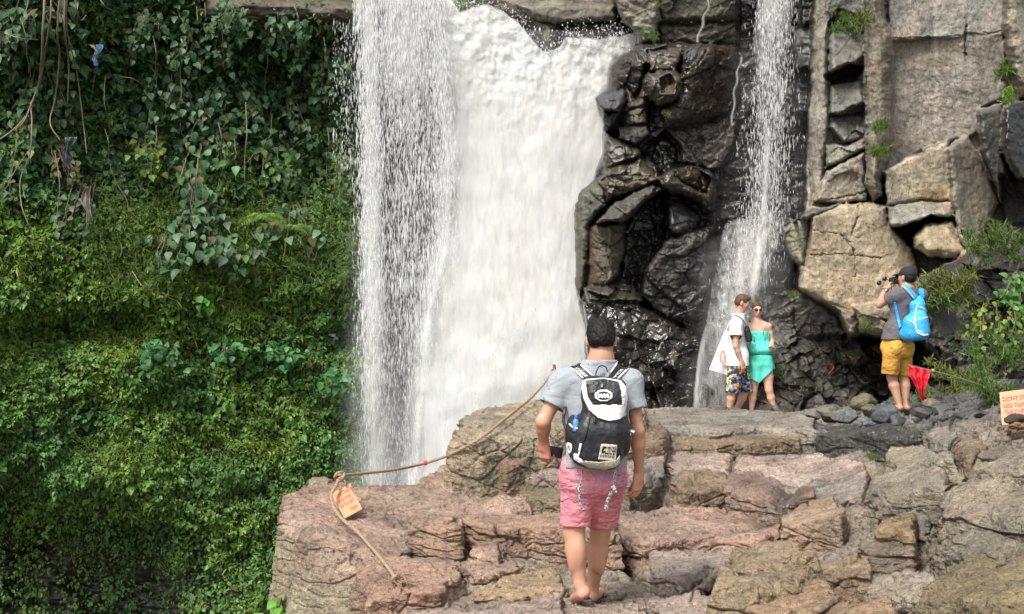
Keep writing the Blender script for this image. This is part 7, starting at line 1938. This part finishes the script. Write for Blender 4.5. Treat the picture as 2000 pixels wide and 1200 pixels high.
# ================================================================== ROPE, POST, SIGNS, FLAG
M_ROPE = simple("hemp_rope", (.36, .25, .165), rough=.9, bump=.8, bscale=260, var=.35, vscale=50)
def rope(ctrl, r, n):
    """three twisted strands"""
    sp = spline([P(*c) for c in ctrl], n); mb = MB()
    L = np.concatenate([[0], np.cumsum(np.linalg.norm(np.diff(sp, axis=0), axis=1))])
    t = np.gradient(sp, axis=0); t /= np.linalg.norm(t, axis=1)[:, None]
    u = np.cross(t, (0, 0, 1.)); u /= np.linalg.norm(u, axis=1)[:, None] + 1e-9; w = np.cross(t, u)
    for k in range(3):
        a = L / (r * 5.5) * 2 * np.pi / 1.0 * .55 + k * 2 * np.pi / 3
        mb.tube(sp + (np.cos(a)[:, None] * u + np.sin(a)[:, None] * w) * r * .52, r * .62, 6)
    return mb
def on_ground(px, py, lift=.015):
    """distance at which the ray through px,py meets the platform"""
    Y = np.linspace(7.0, 18, 600); x = (px - 1000) * Y / F; h = ground_fn(x, Y)[0] + lift; r = CAMZ + (600 - py) * Y / F
    m = r < h; return float(Y[np.argmax(m)]) if m.any() else 99.0
R1 = [(1083, 722, 15.6), (1072, 738, 15.3), (1040, 775, 14.8), (1010, 800, 14.4), (985, 820, 14.1), (940, 855, 13.6), (886, 885, 13.0), (830, 905, 12.5), (770, 918, 12.0), (700, 926, 11.5), (664, 930, 11.2)]
R1 = [(a, b_, min(y, on_ground(a, b_) - .06, on_ground(a, b_ + 12) - .03)) for a, b_, y in R1]
YPO = R1[0][2] + .03
print('post', YPO, R1)
R2 = [(664, 930, 11.2), (657, 948, 11.1), (648, 965, 11.0), (650, 985, 10.9), (662, 1006, 10.75), (678, 1022, 10.5)]
low = [(a, b_, on_ground(a, b_, .03)) for a, b_ in ((700, 1040), (722, 1065), (745, 1092), (762, 1113), (776, 1134))]
for k in range(len(low)): low[k] = (low[k][0], low[k][1], min(low[k][2], 10.4 - .25 * k))
rp = empty("rope", P(664, 930, 11.2), "twisted hemp rope strung from the post down to the reddish block", "rope")
rope(R1, .0125, 420).build("rope_span", M_ROPE, rp); rope(R2 + low, .0130, 300).build("rope_tail", M_ROPE, rp)
kn = np.array(P(663, 931, 11.17)); mb = MB(); a = np.linspace(0, 2 * np.pi, 60)
for rx, ry, ph_, z in ((.036, .026, 0, .0), (.030, .030, .8, .010), (.026, .034, 1.7, -.008)):
    mb.tube([kn + V3(rx * math.cos(t), .022 * math.sin(2 * t + ph_) , ry * math.sin(t) + z + .01 * math.cos(t + ph_)) for t in a], .013, 7)
mb.build("knot", M_ROPE, rp)
mb = MB(); mb.tube(spline([kn + V3(.02, -.01, -.02), kn + V3(.045, -.02, -.035), kn + V3(.05, -.02, -.06)], 10), .009, 6); mb.build("knot_end", M_ROPE, rp)
e0 = np.array(P(*low[-1])); mb = MB(); r_ = np.random.default_rng(3)
for k in range(60):
    d = unit(V3(r_.normal(.3, .6), r_.normal(-.2, .6), r_.normal(-.2, .5))); L = r_.uniform(.04, .16)
    mb.tube(spline([e0 + r_.normal(0, .012, 3), e0 + d * L * .5 + r_.normal(0, .02, 3), e0 + d * L + V3(0, 0, -.03) + r_.normal(0, .02, 3)], 7), r_.uniform(.0015, .004), 4)
for rx in (.03, .022): mb.tube([e0 + V3(rx * math.cos(t), .02 * math.sin(2 * t), rx * math.sin(t)) for t in a], .010, 6)
mb.build("frayed_end", M_ROPE, rp)
mb = MB(); mb.tube([P(834, 904, R1[7][2]), P(828, 906, R1[7][2])], .019, 8); mb.build("red_tie", simple("red_cloth", (.55, .03, .04), rough=.7), rp)
mb = MB(); mb.tube(spline([P(1079, 800, YPO), P(1081, 760, YPO), P(1083, 722, YPO), P(1082, 712, YPO)], 16), [.018] * 8 + [.016] * 8, 8)
for z in (0, .03): mb.tube([np.array(P(1083, 726 - z * 100, YPO)) + V3(.026 * math.cos(t), .026 * math.sin(t), .004 * math.sin(3 * t)) for t in a[::3]], .010, 6)
tag(mb.build("post", simple("weathered_stick", (.17, .10, .06), rough=.85, bump=.6, bscale=90, var=.3)), "short brown stick post holding the rope's upper end beside the walker", "post")

M_CARD = simple("cardboard", (.46, .29, .16), rough=.85, bump=.2, bscale=80, var=.14)
M_REDINK = simple("red_ink", (.52, .045, .03), rough=.7, var=.35, vscale=60)
def sign(name_, corners, lines, label, Y0s, card, thick=.008, extra=None, root_off=None):
    """corners bl, br, tr, tl in the photograph with their distances"""
    c = [np.array(P(a, b_, y)) for (a, b_), y in zip(corners, Y0s)]
    root = empty("sign", tuple((c[0] + c[1]) / 2), label, "sign")
    n = unit(np.cross(c[1] - c[0], c[3] - c[0])); n = n if n[1] < 0 else -n
    s, t = np.meshgrid(np.linspace(0, 1, 30), np.linspace(0, 1, 24))
    def at(u, v, lift=0.0):
        u = np.asarray(u)[..., None]; v = np.asarray(v)[..., None]
        p = (1 - u) * (1 - v) * c[0] + u * (1 - v) * c[1] + u * v * c[2] + (1 - u) * v * c[3]
        return p + n * (.006 * np.sin(u * 3) * np.sin(v * 2.5) + lift)
    p = at(s, t).reshape(-1, 3); fr = p + n * thick / 2; bk = p - n * thick / 2; gf = grid_faces(24, 30)
    i = np.arange(720).reshape(24, 30); rim = np.concatenate([i[0, :], i[1:, -1], i[-1, -2::-1], i[-2:0:-1, 0]]); rn = np.roll(rim, -1)
    side = np.stack([rim, rn, rn + 720, rim + 720], 1)
    mesh_obj("card", np.concatenate([fr, bk]), np.concatenate([gf, gf[:, ::-1] + 720, side]), card, root)
    mb = MB()
    for (tx, u0, v0, u1, v1) in lines:
        v, fs = text_mesh(tx, 1.0, True)
        uu = u0 + (v[:, 0] - v[:, 0].min()) / np.ptp(v[:, 0]) * (u1 - u0); vv_ = v0 + (v[:, 1] - v[:, 1].min()) / np.ptp(v[:, 1]) * (v1 - v0) + .012 * np.sin(uu * 25)
        q = at(uu, vv_, thick / 2 + .0015); base = mb.n; mb.v.append(q.astype(f32)); mb.n += len(q)
        for k in fs: mb.f.setdefault(len(k), []).append(np.array([k], np.int32) + base)
    mb.build("lettering", M_REDINK, root, smooth=False)
    if extra is not None:
        for pl in extra:
            q = at(np.array([a_ for a_, _ in pl]), np.array([b_ for _, b_ in pl]), thick / 2 + .002)
            mesh_obj("exclamation_mark", q, np.arange(len(pl))[None], M_REDINK, root, smooth=False)
    return root
sign("sign", [(673, 1014), (708, 995), (684, 944), (647, 966)],
     [("DON'T STAND", .10, .74, .88, .88), ("BESIDE ROPE", .12, .54, .80, .66), ("FOR YOUR SAFETY", .10, .34, .86, .48), ("THANKS", .45, .10, .88, .24)],
     "small tilted cardboard sign with red handwriting tied at the rope's knot", (10.95, 11.0, 11.2, 11.15), M_CARD,
     extra=[[(.90, .84), (.98, .88), (.985, .62), (.955, .46)], [(.955, .40), (.985, .41), (.98, .35), (.955, .34)]])
M_CARD2 = simple("pale_plywood", (.52, .33, .20), rough=.8, bump=.2, bscale=60, var=.1)
sign("sign", [(1957, 832), (2034, 828), (2030, 758), (1952, 767)], [("DONT STICK", .06, .70, .84, .84), ("LESS THAN 2M", .07, .50, .86, .63), ("THE CLIFF", .08, .30, .62, .44)],
     "pale board with red handwritten capitals leaning at the right edge behind a dark stone", (12.3, 12.3, 12.45, 12.45), M_CARD2)
stone(1988, 818, 12.1, .15, .07, .045, (.045, .035, .03), .5, "long dark stone lying against the pale board", 71, rot=.12)
stone(1985, 832, 12.05, .10, .06, .03, (.30, .15, .07), .1, "orange-brown stone under the long dark stone", 72)
# red flag on its stick
fl = empty("flag", P(1925, 757, 14.3), "red cloth flag drooping from a slanted thin stick right of the photographer", "flag")
mb = MB(); mb.tube(spline([P(1773, 713, 14.3), P(1830, 727, 14.3), P(1880, 741, 14.3), P(1935, 760, 14.3)], 20), .009, 7); mb.build("stick", M_STEM, fl)
mb = MB(); mb.tube([P(1820, 722, 14.3), P(1824, 727, 14.3)], [.018, .02], 8); mb.build("stick_knot", M_ROPE, fl)
outl = lambda t: np.interp(t, [0, .25, .5, .72, .88, 1], [1775, 1775, 1785, 1793, 1796, 1800]); outr = lambda t: np.interp(t, [0, .25, .5, .72, .88, 1], [1818, 1815, 1811, 1805, 1803, 1813])
s, t = np.meshgrid(np.linspace(0, 1, 26), np.linspace(0, 1, 40))
px = outl(t) * (1 - s) + outr(t) * s; py = (714 + 10 * s) * (1 - t) + (783 - 5 * s) * t
Yv = 14.27 + .03 * np.sin(s * 17 + t * 2) * (.3 + t) + .03 * fbm(np.stack([s.ravel() * 3, t.ravel() * 4, s.ravel() * 0], 1), 3, 88).reshape(s.shape)
o = mesh_obj("cloth", np.stack([(px - 1000) * Yv / F, Yv, CAMZ + (600 - py) * Yv / F], -1).reshape(-1, 3), grid_faces(40, 26), cloth_mat("red_flag_cloth", (.62, .012, .03), .7, .45, (12, 12, 6)), fl)
md = o.modifiers.new("thickness", 'SOLIDIFY'); md.thickness = .003
def litter_rag():
    s, t = np.meshgrid(np.linspace(-1, 1, 8), np.linspace(0, 1, 16)); w = .03 * (.4 + .6 * np.abs(np.sin(t * 3)))
    c = np.array(P(1623, 722, 19.6)); v = np.stack([c[0] + s * w + .02 * np.sin(t * 5), c[1] + .02 * np.sin(s * 4 + t * 6), c[2] + .16 * (.5 - t)], -1)
    o = mesh_obj("cloth_scrap", v.reshape(-1, 3), grid_faces(16, 8), simple("dull_red_cloth", (.13, .02, .02), rough=.8)); o.modifiers.new("thickness", 'SOLIDIFY').thickness = .004
    tag(o, "dull red scrap hanging in the dark hollow under the cliff", "litter")
litter_rag()
